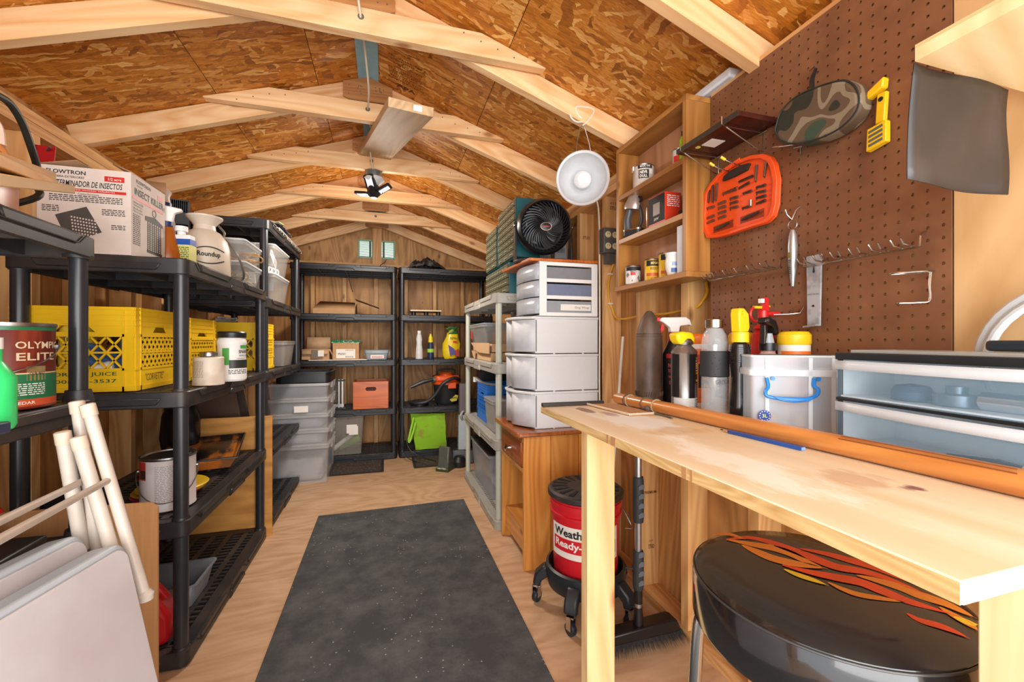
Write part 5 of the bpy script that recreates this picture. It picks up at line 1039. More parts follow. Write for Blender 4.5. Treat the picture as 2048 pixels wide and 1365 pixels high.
po_ = [(v.x, v.y) for v in crv([(-.111,.032,0),(-.093,.073,0),(-.05,.09,0),(.003,.084,0),(.062,.067,0),(.09,.044,0),(.105,.008,0),(.10,-.027,0),(.062,-.049,0),(.003,-.049,0),(-.05,-.035,0),(-.093,-.008,0),(-.111,.025,0)], 4)][:-1]
G().prism(po_, -.022, .026, 'y').build('body', camo(), t, bev=.010, seg=3)
G().tube([(x*.98, -.020, (z-.02)*.97+.02) for x, z in po_], .0022, 6, closed=True).build('piping', plain('23251f', .6), t)
G().tube([(-.022, 0, .075), (-.026, .006, .125), (-.020, .012, .150)], [.006, .006, .004], 5).build('strap', BLK2, t); G().tube([(-.034, .025, .165), (-.030, .0, .145), (-.022, -.005, .135)], .002, 6).build('upper_hook', WR, t)
t = onpeg('peg_hook', 'wire hook with wing nut under the camouflage pouch', 'hook', .850, 1.640, .0); G().tube([(0, 0, 0), (0, -.03, 0), (-.03, -.05, .004), (-.05, -.05, .012)], .0018, 6).build('prong', WR, t); G().cyl((0, -.01, -.025), (0, -.01, .012), .0022, seg=6).build('stem', WR, t); G().tube([(-.018, -.012, .0), (0, -.012, -.004), (.018, -.012, .004)], .003, 6).build('wing', WR, t)
# dark board on wire brackets
t = thing('dark_shelf_board', 'narrow mahogany-coloured board on two wire brackets', 'shelf', (.925, .925, 1.738)); G().box(0, .140, 0, .255, 0, .014).build('board', wood('4a2119', '33130e', 'y', r=.25, knots=0), t); G().box(-.001, 0, 0, .255, -.001, .015).build('front_edge', plain('2e2a24', .5), t)
G().box(.03, .08, .13, .175, -.0012, -.0002).build('paper_label', PAPER, t); G().lathe([(0, 0), (.008, 0), (.008, .001), (0, .001)], 12, Matrix.Translation((.03, .19, -.0015))).build('yellow_dot', plain('d8d25a', .5), t)
for y in (.975, 1.15):
    t = thing('wire_bracket', 'triangular wire shelf bracket, %s of the two under the dark board' % ('nearer' if y < 1 else 'farther'), 'bracket', (1.067, y, 1.733), -90, 'wire shelf brackets')
    G().tube([(0, -.15, .026), (0, -.15, .004), (0, -.14, 0), (0, 0, -.0), (0, 0, -.055), (0, -.02, -.052), (0, -.135, -.002)], .0018, 6).build('wire', WR, t); G().tube([(-.018, -.004, -.001), (.018, -.004, -.001)], .0018, 6).build('cross_wire', WR, t)
# yellow tool holder
t = onpeg('yellow_saw_guide', 'yellow plastic gauge with a slotted square foot on the pegboard', 'tool', .662, 1.56, .004); YL = plain('efc019', .35, var=.03)
G().prism([(-.008, .045), (.010, .045), (.014, .11), (-.004, .11)], -.012, 0, 'y').build('stem', YL, t, bev=.002); G().prism([(-.022, .105), (.012, .118), (.014, .140), (-.020, .124)], -.02, 0, 'y').build('head', YL, t, bev=.003); G().prism([(-.04, .095), (-.018, .105), (-.018, .113), (-.038, .104)], -.026, -.004, 'y').build('lug', YL, t, bev=.002)
G().prism([(-.024, -.01), (.016, -.002), (.016, .045), (-.022, .04)], -.016, 0, 'y').build('foot', YL, t, bev=.002)
for k in range(4): G().prism([(-.018, -.002+.010*k), (.010, .003+.010*k), (.010, .0085+.010*k), (-.018, .0035+.010*k)], -.0168, -.016, 'y').build('slot', plain('5c6058', .5), t)
G().lathe([(0, 0), (.005, 0), (.005, .001), (0, .001)], 12, Matrix.Translation((.004, -.0122, .096)) @ Matrix.Rotation(PI/2, 4, 'X')).build('hole', INK, t)
# hanging scale / tube on ring
t = onpeg('spring_scale', 'slim silver spring scale hanging from a wire ring', 'scale', .872, 1.425, .012)
G().lathe([(0, -.157), (.004, -.157), (.005, -.145), (.0105, -.10), (.0118, -.05), (.0095, -.02), (.005, -.005), (0, -.004)], 20).build('body', plain('b9bfc0', .3, .7, var=.1), t); G().tube([(.013*math.cos(a), 0, .010+.013*math.sin(a)) for a in [2*PI*k/24 for k in range(24)]], .0011, 5, closed=True).build('ring', WR, t)
G().box(-.004, .004, -.0125, -.0115, -.08, -.066).build('brass_plate', plain('8f8440', .4, .5), t); lines(t, INK, -.003, .004, -.125, -.085, 8, o=(0, -.0115, 0))
t = onpeg('peg_hook', 'double wire hook that carries the spring scale', 'hook', .868, 1.452, 0); G().tube([(.006, 0, .03), (.004, -.012, .018), (-.002, -.018, -.004), (-.006, -.03, .008), (-.008, -.034, .022)], .0024, 8).build('prong', WR, t)
# pry bar
t = onpeg('flat_pry_bar', 'flat worn steel pry bar hanging upright on the pegboard', 'pry bar', .811, 1.155, .012); PRY = blotch('a3a5a8', ['8c5a48', '7d7f84'], .4, 18, .52, .66)
G().prism([(-.017, .0), (.017, .004), (.019, .10), (.0205, .185), (.003, .185), (.0005, .178), (-.002, .185), (-.0195, .185), (-.018, .10)], -.0045, 0, 'y').build('blade', PRY, t, bev=.001); G().prism([(-.020, -.001), (.017, .003), (.017, .008), (-.018, .004)], -.018, 0, 'y').build('bent_foot', PRY, t, bev=.001)
G().prism([(-.002, .142), (.001, .160), (.004, .142), (.001, .138)], -.0049, -.0044, 'y').build('nail_slot', INK, t); G().lathe([(0, 0), (.003, 0), (.003, .001), (0, .001)], 10, Matrix.Translation((.0, -.0047, .055)) @ Matrix.Rotation(PI/2, 4, 'X')).build('hole', INK, t)
text([('MADE IN USA', 0, .085, .03, .004)], plain('5a5a5c'), t, o=(0, -.0046, 0), M=Matrix.Translation((0, 0, 0)))
# multi hook racks
def hookrail(lb, Y0, Y1, z, n):
    t = thing('tool_hook_rail', lb, 'hook rail', (1.066, Y0, z), -90, 'wire tool rails'); L_ = Y0-Y1
    G().tube([(0, 0, .028), (0, -.016, .02), (0, -.018, 0), (.006, -.018, -.0015), (L_-.006, -.018, -.0015), (L_, -.018, 0), (L_, -.016, .02), (L_, 0, .03)], .0023, 6).build('rail', WR, t)
    for k in range(n):
        x = L_*(k+.5)/n; G().tube([(x-.010, -.056, .016), (x-.009, -.046, .004), (x-.008, -.018, .0006), (x+.004, -.013, 0), (x+.008, -.018, .0006), (x+.0085, -.046, .004), (x+.009, -.056, .016)], .0020, 6).build('double_prong', WR, t)
hookrail('left wire rail with rows of short double prongs, on the pegboard', 1.175, .905, 1.325, 6)
hookrail('right wire rail with rows of short double prongs, behind the pry bar', .835, .585, 1.315, 6)
t = onpeg('peg_hook', 'small single wire hook above the red sprayer', 'hook', .87, 1.198, 0); G().tube([(.02, 0, .012), (.02, -.014, -.004), (-.0, -.03, -.006), (-.026, -.05, -.006)], .0017, 6).build('prong', WR, t); G().tube([(-.008, 0, .010), (-.008, -.02, -.005)], .0017, 6).build('prong', WR, t)
t = onpeg('loop_hook', 'wide two-loop wire holder near the right edge of the pegboard', 'hook', .572, 1.232, 0)
G().tube(crv([(.0, 0, .03), (.0, -.03, .028), (-.03, -.06, .028), (-.05, -.05, .028), (-.03, -.03, .028), (0, -.028, .026)], 5), .0022, 8).build('loop', WR, t); G().tube(crv([(0, -.01, .028), (0, -.014, 0), (.0, -.014, -.03), (-.01, -.03, -.034), (-.03, -.05, -.034), (-.04, -.04, -.034), (-.02, -.03, -.034)], 4), .0022, 8).build('loop', WR, t)
# shelf box top right with hanging black sheet
t = thing('corner_shelf', 'pale pine shelf board sticking out at the top right corner', 'shelf', (.742, .42, 1.529)); G().box(0, .33, -.56, 0, 0, .019).build('board', wood('f0d3a2', 'd9b27a', 'x', scale=.4, swirl=.3, knots=.2), t); G().box(0, .019, -.56, 0, .0191, .024).build('front_strip', pine('y'), t)
ms = G().lathe([(0, 0), (.014, 0), (.014, .001), (0, .001)], 16, Matrix.Translation((.21, -.05, -.0015))).build('screw_plate', WHITE, t); G().lathe([(0, 0), (.006, 0), (.006, .001), (0, .001)], 10, Matrix.Translation((.21, -.05, -.003))).build('screw', STEEL, ms)
o = G(); nx, nz = 12, 10; V = []
for j in range(nz):
    for i in range(nx):
        u, v = i/(nx-1), j/(nz-1); V.append((.742+.232*u-.006*math.sin(v*5+1)*u-.014*v, .422+.010*math.sin(u*3.1)*v+.003*math.sin(u*7+v*3), 1.528-(.172-.0*u)*v))
o.add(V, [(j*nx+i, j*nx+i+1, (j+1)*nx+i+1, (j+1)*nx+i) for j in range(nz-1) for i in range(nx-1)]); o = o.build('black_rubber_sheet', blotch('2f2a29', ['403a38', '262221'], .42, 4), None, solid=.0015); tag(o, 'dusty black flexible sheet hanging under the corner shelf', 'sheet')
t = thing('white_bottle', 'white bottle end standing on the corner shelf', 'bottle', (.98, .43, 1.55)); t.location = (1.0, .36, 1.549); G().lathe([(0, 0), (.02, 0), (.022, .06), (.018, .1), (0, .11)], 20).build('body', plain('d8d8e4', .35), t); G().lathe([(0, .11), (.01, .11), (.01, .13), (0, .13)], 14).build('cap', WHITE, t)
o = G().box(0, .004, -.08, .1, 0, .02).build('yellow_level', YL, None, bev=.001); o.location = (1.062, .42, 1.775); o.rotation_euler = (.35, 0, 0); tag(o, 'strip of yellow plastic at the top right of the pegboard', 'tool')
# coiled grey tube on the right panel
t = thing('coiled_tubing', 'two loops of light grey plastic tubing behind the drawer box', 'tubing', (1.03, .36, 1.09)); GT = plain('ccd2d6', .4, var=.02)
for k, rr in enumerate((.135, .118)): G().tube([(.0-.012*k, rr*math.cos(a)*.95, rr*math.sin(a)-.01) for a in [PI*q/24*1.4-.6 for q in range(25)]], .0075, 10).build('loop', GT, t)
G().cyl((-.018, -.02, .105), (.0, -.02, .135), .009, seg=12).build('clip', plain('50565a', .4), t)
# ================================================================ workbench
def overlay(m, spots):
    """paint shaped stains into an existing wood: (centre, radius xyz, colour, amount)"""
    m = m.copy(); nt = m.node_tree; N = nt.nodes.new; L = nt.links.new; b = nt.nodes['Principled BSDF']; out = b.inputs['Base Color'].links[0].from_socket
    tc = N('ShaderNodeTexCoord'); nz = N('ShaderNodeTexNoise'); nz.inputs['Scale'].default_value = 14; nz.inputs['Detail'].default_value = 8; nz.inputs['Roughness'].default_value = .65
    mpn = N('ShaderNodeMapping'); mpn.inputs['Scale'].default_value = (1.6, .6, 1); L(tc.outputs['Object'], mpn.inputs[0]); L(mpn.outputs[0], nz.inputs['Vector'])
    for c, r, h, amt in spots:
        sb = N('ShaderNodeVectorMath'); sb.operation = 'SUBTRACT'; sb.inputs[1].default_value = c; L(tc.outputs['Object'], sb.inputs[0])
        dv = N('ShaderNodeVectorMath'); dv.operation = 'DIVIDE'; dv.inputs[1].default_value = r; L(sb.outputs[0], dv.inputs[0])
        ln = N('ShaderNodeVectorMath'); ln.operation = 'LENGTH'; L(dv.outputs[0], ln.inputs[0])
        m1 = N('ShaderNodeMath'); m1.operation = 'MULTIPLY_ADD'; m1.inputs[1].default_value = 3.4; m1.inputs[2].default_value = -1.25; L(nz.outputs['Fac'], m1.inputs[0])
        m2 = N('ShaderNodeMath'); m2.operation = 'SUBTRACT'; L(m1.outputs[0], m2.inputs[0]); L(ln.outputs['Value'], m2.inputs[1])
        m3 = N('ShaderNodeMath'); m3.operation = 'MULTIPLY_ADD'; m3.use_clamp = True; m3.inputs[1].default_value = 2.2; m3.inputs[2].default_value = 1.2; L(m2.outputs[0], m3.inputs[0])
        m4 = N('ShaderNodeMath'); m4.operation = 'MULTIPLY'; m4.inputs[1].default_value = amt; L(m3.outputs[0], m4.inputs[0])
        mx = N('ShaderNodeMixRGB'); mx.inputs[2].default_value = sc(hexc(h)); L(m4.outputs[0], mx.inputs[0]); L(out, mx.inputs[1]); out = mx.outputs[0]
    L(out, b.inputs['Base Color']); return m
ZB = .905
t = thing('workbench', 'pale pine workbench with paint-stained top along the right wall', 'workbench', (0, 0, 0))
BW = overlay(wood('f2e0c0', 'e2c598', 'y', scale=.55, knots=.15, r=.5), [((.66, 1.02, .905), (.09, .20, .1), 'f0efe8', .85), ((.60, .62, .905), (.07, .24, .1), 'f6f1e4', .7), ((.60, 1.19, .905), (.025, .05, .1), '7d4436', .8), ((.63, 1.12, .905), (.02, .05, .1), '8a4d3b', .6), ((.735, .42, .905), (.03, .02, .1), '6d2038', .85), ((.70, .47, .905), (.05, .05, .1), 'c49a72', .6), ((.67, .85, .905), (.1, .04, .1), 'd2a76a', .6)])
G().prism([(.492, .243), (1.066, .243), (1.066, 1.30), (.60, 1.30), (.492, 1.30)], ZB-.022, ZB).build('benchtop', BW, t, bev=.003)
G().box(.4905, .4919, .2445, 1.2985, ZB-.021, ZB-.0012).build('front_edge', wood('e4c288', 'bd9458', 'y', scale=3.2, knots=0), t, smooth=False)
for y, w in ((.83, .02), (.86, .009), (.60, .012), (.585, .006)): G().box(.4898, .4906, y, y+w, ZB-.021, ZB-.001).build('tape_mark', plain('b88a5c', .6), t)
G().box(.500, .580, .985, 1.021, .0, ZB-.022).build('leg', wood('ecca93', 'd2a368', 'z', scale=.8, knots=.9, dark='9a5a34'), t, bev=.002)
G().box(.600, .689, .247, .285, .0, ZB-.022).build('leg', wood('f0d5a3', 'ddb67c', 'z', scale=.8, knots=.3), t, bev=.002)
G().box(1.03, 1.075, .25, 1.29, ZB-.11, ZB-.022).build('ledger', stud('y'), t)
# stick lying along the bench
t = thing('walking_stick', 'long varnished wooden staff with leather thong lying on the bench', 'stick', (0, 0, 0)); VS = wood('cd8a48', 'b06c34', 'y', r=.3, scale=1.2, knots=.3, dark='7a3c18', coat=.4)
A, B = Vector((.766, 1.295, ZB+.0185)), Vector((.862, .02, ZB+.0205)); d = (B-A)
G().tube([A+d*k for k in (0, .004, .02, .2, .4, .6, .8, 1)], [.010, .0155, .0175, .018, .0185, .019, .020, .020], 20).build('shaft', VS, t)
nrm = Vector((-1, -.07, .9)).normalized()
for k, o_ in enumerate((0, .006, .012)): G().tube([A+d*(.56+.004*k)+nrm*.0176+Vector((0, 0, -.004+o_)), A+d*(.74)+nrm*.0182+Vector((0, 0, -.004+o_))], .0012, 5).build('carved_groove', plain('8a4b22', .6), t)
LE = plain('5b5148', .8); LT = plain('a39072', .8)
def wrap(s_, wd, mat):
    c = A+d*s_; return G().tube([c+Vector((math.cos(a)*.0192, wd*math.sin(a*.5), math.sin(a)*.0192)) for a in [2*PI*k/20 for k in range(20)]], .002, 6, closed=True).build('leather_wrap', mat, t)
for s_ in (.055, .066, .125, .165): wrap(s_, .004, LT if s_ in (.066, .165) else LE)
c = A+d*.15; G().tube(crv([c+Vector((-.02, 0, .0)), c+Vector((-.03, -.01, -.008)), c+Vector((-.03, -.04, -.015)), c+Vector((-.022, -.08, -.016)), c+Vector((-.024, -.12, -.0165))], 5), .003, 6).build('leather_tail', LE, t); G().lathe([(0, -.008), (.008, -.004), (.008, .004), (0, .008)], 10, Matrix.Translation(c+Vector((-.025, -.005, -.006)))).build('knot', LE, t)
# leather pad with stitched edge
t = thing('leather_strop', 'tan leather pad with white stitched edge lying on the bench', 'leather pad', (.635, 1.15, ZB+.001), 0); LW = plain('b98a5e', .7, var=.08)
P0 = [(-.015, .11), (.085, .12), (.14, -.01), (.13, -.06), (.03, -.08)]; P0 = [(.02, .12), (.11, .10), (.135, -.03), (.08, -.10), (.0, -.05)]
G().prism([(.012, .125), (.10, .11), (.118, -.02), (.112, -.10), (.035, -.095), (.02, -.02)], 0, .004).build('leather', LW, t, bev=.001)
G().tube([(.012, .125, .004), (.018, .03, .005), (.035, -.095, .004)], .0035, 6).build('pale_edge', plain('d8c4a8', .6), t)
for k in range(18): G().lathe([(0, -.003), (.0034, 0), (0, .003)], 8, Matrix.Translation((.037+k*.0043, -.097+.0*k, .005))).build('stitch', plain('ded2bd', .6), t)
o = G().box(-.11, .11, -.009, .009, 0, .012).build('black_bar', plain('2b2420', .5), None, bev=.002); o.location = (.600, 1.285, ZB+.0005); o.rotation_euler = (0, 0, -.02); tag(o, 'flat dark bar lying at the far end of the bench', 'bar')
t = thing('carpenter_pencil', 'flat blue carpenter pencil lying in front of the staff', 'pencil', (.715, .755, ZB+.0045), -78); PL = plain('1f4f9e', .3)
G().prism([(.0, -.0055), (.0, .0055), (.003, .0065), (-.003, .0065)] and rrect(-.085, .085, -.0062, .0062, .002, 2), -.0035, .0035).build('barrel', PL, t); 
t.location = (.776, .71, ZB+.004); G().add([(-.085, -.006, -.0035), (-.085, .006, -.0035), (-.085, .006, .0035), (-.085, -.006, .0035), (-.105, 0, 0)], [(0, 1, 4), (1, 2, 4), (2, 3, 4), (3, 0, 4)]).build('sharpened_tip', plain('c9a070', .6), t); G().cyl((-.103, 0, 0), (-.109, 0, 0), .0014, seg=6).build('lead', INK, t); G().box(.085, .0858, -.0055, .0055, -.003, .003).build('end', plain('7d9fd0', .5), t)
for ch in t.children: pass
t.rotation_euler = (0, 0, math.radians(-85))
# shell
t = thing('artillery_shell', 'rusty brown artillery shell standing at the far end of the bench', 'shell', (at(1298, 1.30), 1.30, ZB)); SH = blotch('5d4a3c', ['73604c', '413429'], .5, 18, .45, .7, stretch=(1, 1, .5))
G().lathe([(0, 0), (.045, 0), (.0465, .004), (.0465, .018), (.0455, .022), (.0465, .03), (.0455, .035), (.0455, .21), (.044, .23), (.038, .262), (.028, .292), (.014, .316), (.008, .322), (0, .323)], 40).build('body', SH, t)
for z in (.232, .240, .262): G().tube([((.0442-(.0 if z < .25 else .0062)-(z-.232)*.06)*math.cos(a), (.0442-(.0 if z < .25 else .0062)-(z-.232)*.06)*math.sin(a), z) for a in [2*PI*k/36 for k in range(36)]], .0009, 4, closed=True).build('groove_ring', plain('3a2f26', .5), t)
for k in range(40): a = 2*PI*k/40; G().cyl((.0468*math.cos(a), .0468*math.sin(a), .022), (.0472*math.cos(a+.05), .0472*math.sin(a+.05), .038), .0012, seg=4).build('knurl', SH, t)
# ---- bottles behind the staff
BK = plain('151517', .3)
t = thing('trigger_spray_bottle', 'black and red label spray bottle with white trigger head, behind the spray can', 'spray bottle', (at(1347, 1.27), 1.27, ZB), -15)
G().lathe([(0, 0), (.036, 0), (.038, .01), (.038, .17), (.018, .215), (0, .215)], 28).build('body', BK, t); G().lathe([(0, .215), (.019, .215), (.019, .245), (0, .245)], 20).build('collar', plain('a31c22', .35), t); patch(t, plain('a82020', .4), .038, -60, 60, .155, .17, 'red_band')
G().prism([(-.055, .288), (-.045, .298), (.04, .30), (.055, .29), (.062, .268), (.05, .272), (.02, .268), (.016, .246), (-.014, .246), (-.016, .262), (-.04, .28)], -.013, .013, 'y').build('trigger_head', WHITE, t, bev=.004, seg=3); G().box(-.062, -.050, -.008, .008, .283, .299).build('nozzle', RED, t, bev=.002); G().prism([(-.045, .275), (-.036, .274), (-.036, .255), (-.048, .240), (-.052, .243)], -.006, .006, 'y').build('trigger', RED, t, bev=.001)
text([('NO', -.022, .13, .02, .014, .02), ('TOUCH', -.018, .11, .03, .012, .02), ('WET TIRE', -.014, .09, .035, .010, .02), ('SHINE', -.014, .07, .03, .012, .02)], plain('d04a4a'), t, cyl=.0385)
t = thing('spray_can', 'silver and black spray can with yellow angled cap', 'spray can', (at(1368, 1.06), 1.06, ZB)); r = .036
G().lathe([(0, 0), (r, 0), (r+.001, .003), (r, .006), (r, .178), (r+.002, .181), (r-.002, .188), (.022, .200), (.021, .204), (0, .204)], 40).build('body', plain('9a9794', .22, .8, var=.1), t)
patch(t, plain('c9c7c2', .35), r, -90, 20, .004, .048, 'silver_foot'); patch(t, plain('1b1b1d', .3), r, -15, 140, .048, .176, 'black_side'); patch(t, plain('d9d9d5', .35), r, 15, 140, .004, .09, 'white_side'); patch(t, plain('1b1b1d', .3), r, -140, -60, .05, .176, 'black_side')
patch(t, plain('8cc63c', .4), r+.0004, 22, 75, .160, .168, 'green_strip'); patch(t, plain('e6d21e', .4), r+.0004, 22, 80, .138, .150, 'yellow_strip'); patch(t, plain('e6d21e', .4), r+.0004, 22, 80, .096, .102, 'yellow_strip'); patch(t, plain('e6d21e', .4), r+.0004, 22, 80, .118, .124, 'yellow_strip')
lines(t, INK, .012, .048, .05, .09, 8, cyl=r+.0006); lines(t, PAPER, .012, .048, .125, .16, 5, cyl=r+.0008); lines(t, INK, .012, .048, .01, .045, 7, cyl=r+.0006)
G().lathe([(0, .204), (.025, .204), (.027, .212), (.022, .222), (0, .222)], 28).build('valve_dome', STEEL, t)
G().prism([(-.028, .205), (.024, .205), (.026, .225), (.016, .241), (-.020, .243), (-.042, .238), (-.038, .220)], -.021, .021, 'y').build('cap', plain('efcf14', .35), t, bev=.008, seg=3); G().box(-.012, .016, -.012, .012, .241, .2425).build('cap_button', plain('6a6a60', .5), t)
def tub(lb, u, Y, capm, r, label, extra=None):
    t = thing('wipes_tub', lb, 'tub', (at(u, Y), Y, ZB), 0, 'wipes tubs at the back of the bench'); h = .235
    G().lathe([(0, 0), (r-.002, 0), (r, .004), (r, h-.03), (0, h-.03)], 36).build('body', plain('e5e2da', .4), t); G().lathe([(r, h-.03), (r+.002, h-.026), (r+.002, h-.004), (r-.004, h+.004), (0, h+.006)], 36).build('lid', capm, t)
    patch(t, label, r, -100, 100, .01, h-.046, 'label'); return t
OG = plain('e8711c', .35)
t = tub('wipes tub with orange lid behind the spray can', 1392, 1.19, OG, .040, OG); patch(t, RED, .0402, -70, 70, .145, .17, 'red_band'); text([('MORE!', .005, .158, .03, .008, .01)], PAPER, t, cyl=.041); patch(t, INK, .0404, -30, 70, .06, .14, 'black_area'); text([('WORLD', .012, .115, .045, .014, .02), ('WORX', .012, .09, .04, .014, .02), ('For', .012, .068, .03, .012, .01)], plain('e8a83a'), t, cyl=.0412)
t = tub('wipes tub with yellow lid, mostly behind the dark spray bottle', 1487, 1.01, YL, .040, plain('c9962c', .4)); patch(t, INK, .0402, -60, 80, .02, .10, 'black_area'); text([('WAX', .02, .08, .03, .01, .01)], YL, t, cyl=.041)
t = tub('wipes tub with yellow lid and orange flame label, right of the red sprayer', 1588, .842, YL, .036, OG); text([("ARMOR", .0, .158, .04, .012, .03)], INK, t, cyl=.037); patch(t, plain('e8c43a', .4), .0362, -38, 40, .135, .15, 'flame_glow'); patch(t, PAPER, .0363, -30, 30, .12, .135, 'label_white'); text([("ALL", 0, .141, .03, .010, .03)], PAPER, t, cyl=.0372)
# glass bottle
t = thing('glass_water_bottle', 'clear glass bottle with black rubber grip and steel lid', 'bottle', (at(1429, .95), .95, ZB)); GLS = plain('dfe6e8', .05, alpha=.28, var=.01); r = .034
G().lathe([(0, 0), (r, 0), (r, .012), (0, .012)], 32).build('steel_base', STEEL, t); G().lathe([(r-.001, .012), (r, .02), (r, .21), (.030, .232), (.021, .248), (.021, .255)], 36).build('glass', GLS, t)
G().lathe([(r+.0015, .118), (r+.003, .120), (r+.003, .186), (r+.0015, .188)], 36).build('rubber_grip', plain('27292c', .6), t); G().lathe([(0, .250), (.0225, .250), (.024, .252), (.024, .273), (.022, .275), (0, .275)], 30).build('lid', plain('c4c0ba', .22, 1), t)
G().lathe([(0, .085), (.014, .09), (.016, .10), (.016, .205), (.006, .215), (0, .215)], 24).build('infuser', plain('b9bbbc', .2, .9), t)
for j in range(8):
    for i in range(14): a = math.radians(-70+10*i+(5 if j % 2 else 0)); G().lathe([(0, 0), (.0012, .0002), (0, .0012)], 6, Matrix.Translation(((r+.003)*math.sin(a), -(r+.003)*math.cos(a), .125+j*.0075)) @ Matrix.Rotation(PI/2, 4, 'X')).build('grip_dot', BK, t) if (i+j) % 3 == 0 else None
text([('GROSCHE', .002, .105, .05, .012)], plain('5a6064'), t, cyl=r+.001)
# dark spray bottle with yellow trigger
t = thing('dark_spray_bottle', 'tall dark spray bottle with yellow squared trigger head', 'spray bottle', (at(1480, .885), .885, ZB), 10)
G().lathe([(0, 0), (.028, 0), (.030, .01), (.030, .05), (.025, .085), (.023, .12), (.027, .16), (.027, .19), (.024, .206), (.015, .212), (0, .212)], 32, sy=.85).build('body', plain('1c1a1b', .12), t)
for k in range(8): G().tube([(.0275*math.cos(a), .0235*math.sin(a), .160+.0055*k) for a in [2*PI*q/28 for q in range(28)]], .0009, 4, closed=True).build('rib', BK, t)
patch(t, plain('7a1622', .3), .0302, -60, 60, .016, .022, 'red_line')
G().lathe([(0, .212), (.021, .212), (.021, .238), (0, .238)], 24).build('collar', YL, t); G().prism([(-.018, .238), (.016, .238), (.022, .250), (.018, .286), (.0, .300), (-.018, .300), (-.022, .286)], -.013, .013, 'y').build('trigger_head', YL, t, bev=.003); G().lathe([(0, 0), (.005, 0), (.005, .003), (0, .003)], 12, Matrix.Translation((-.008, -.0135, .288)) @ Matrix.Rotation(PI/2, 4, 'X')).build('nozzle_ring', YL, t); G().prism([(.018, .282), (.026, .272), (.024, .240), (.019, .240)], -.006, .006, 'y').build('trigger', YL, t, bev=.002)
# red sprayer
t = thing('red_pressure_sprayer', 'red plastic sprayer with ring handle and yellow nozzle tab, by the pegboard', 'sprayer', (1.022, .935, ZB)); RD = plain('cf2324', .3)
G().lathe([(0, 0), (.036, 0), (.038, .02), (.038, .15), (.03, .2), (.028, .235), (.018, .245), (0, .245)], 28).build('body', RD, t); G().lathe([(.018, .245), (.026, .25), (.022, .258), (.014, .262), (.013, .3), (0, .3)], 24).build('neck', RD, t)
G().tube([(-.027+.018*math.cos(a), 0, .290+.020*math.sin(a)) for a in [math.radians(q) for q in range(60, 301, 20)]], .0035, 8).build('ring_handle', RD, t); G().cyl((.008, -.004, .292), (.045, -.012, .292), .0068, seg=12).build('side_nozzle', RD, t); G().box(-.010, .014, -.008, .008, .30, .312).build('head', RD, t); G().prism([(.0, .312), (.014, .312), (.012, .336), (.004, .338)], -.007, .007, 'y').build('spout', RD, t); G().box(-.034, -.008, -.006, .004, .306, .313).build('yellow_tab', YL, t); G().box(.012, .02, -.006, .004, .311, .315).build('yellow_tab', YL, t); G().box(-.012, .0, -.005, .005, .322, .334).build('white_tip', WHITE, t)
# black trigger on small clear bottle
t = thing('small_clear_sprayer', 'small clear bottle with black trigger head in front of the red sprayer', 'spray bottle', (.940, .868, ZB), 20)
t.location = (at(1536, .868), .868, ZB); G().lathe([(0, 0), (.024, 0), (.026, .01), (.026, .165), (.017, .185), (.016, .192), (0, .192)], 28).build('body', plain('d9b8a8', .1, alpha=.45), t); G().lathe([(0, .19), (.021, .19), (.021, .210), (0, .210)], 24).build('collar', BK, t); G().lathe([(0, .210), (.015, .210), (.010, .235), (0, .235)], 18).build('inner_cap', plain('9aa0a6', .3), t)
G().prism([(-.040, .262), (-.036, .275), (-.01, .278), (.022, .270), (.038, .250), (.036, .230), (.022, .232), (.012, .250), (-.014, .256)], -.012, .012, 'y').build('trigger_head', BK, t, bev=.004, seg=3); G().prism([(-.034, .257), (-.020, .256), (-.018, .235), (-.030, .205), (-.036, .207), (-.032, .235)], -.007, .007, 'y').build('trigger', BK, t, bev=.002); G().lathe([(0, 0), (.0045, 0), (.0045, .002), (0, .002)], 12, Matrix.Translation((-.032, -.0125, .268)) @ Matrix.Rotation(PI/2, 4, 'X')).build('nozzle', STEEL, t)
# clear latch box
t = thing('clear_latch_box', 'small clear plastic box with blue swing handle on the bench', 'storage box', (.836, .797, ZB+.001), -30.2); CB = plain('e6f2fa', .2, alpha=.36, var=.02); CB2 = plain('eef5fa', .25, alpha=.6, var=.02); w, dd, h = .195, .075, .182
def tb(z0, z1, e, mat, nm):
    O = rrect(-e, w+e, -e, dd+e, .008, 3); n = len(O); g = G(); V = [(*p, z) for z in (z0, z1) for p in O]; g.add(V, [(i, (i+1) % n, n+(i+1) % n, n+i) for i in range(n)]+([tuple(range(n))[::-1]] if z0 < .01 else []))
    return g.build(nm, mat, t)
tb(.004, .132, 0, CB, 'body'); tb(.146, .176, .002, CB, 'lid_wall'); G().prism(rrect(-.003, w+.003, -.003, dd+.003, .008, 3), .176, .180).build('lid', CB2, t); G().prism(rrect(.02, w-.02, .014, dd-.014, .006, 3), .180, .1815).build('lid_panel', plain('4a4746', .5), t)
G().ringp(rrect(-.006, w+.006, -.006, dd+.006, .01, 3), rrect(-.0, w, -.0, dd, .008, 3), .131, .147).build('lid_rim', CB2, t, bev=.002)
for x in (.028, .118, .165): G().box(x, x+.008, -.006, -.001, .0, .175).build('rib', CB2, t)
BH = plain('1f7fd4', .3)
G().tube(crv([(.030, -.008, .128), (.032, -.012, .108), (.025, -.017, .096), (.03, -.02, .085), (.07, -.026, .080), (.105, -.026, .082), (.128, -.02, .092), (.132, -.017, .104), (.126, -.012, .112), (.128, -.008, .128)], 5), .0042, 8).build('swing_handle', BH, t)
G().prism([(.036, .086), (.05, .077), (.08, .073), (.11, .077), (.125, .089), (.10, .086), (.06, .086)], -.029, -.023, 'y').build('handle_grip', BH, t, bev=.002)
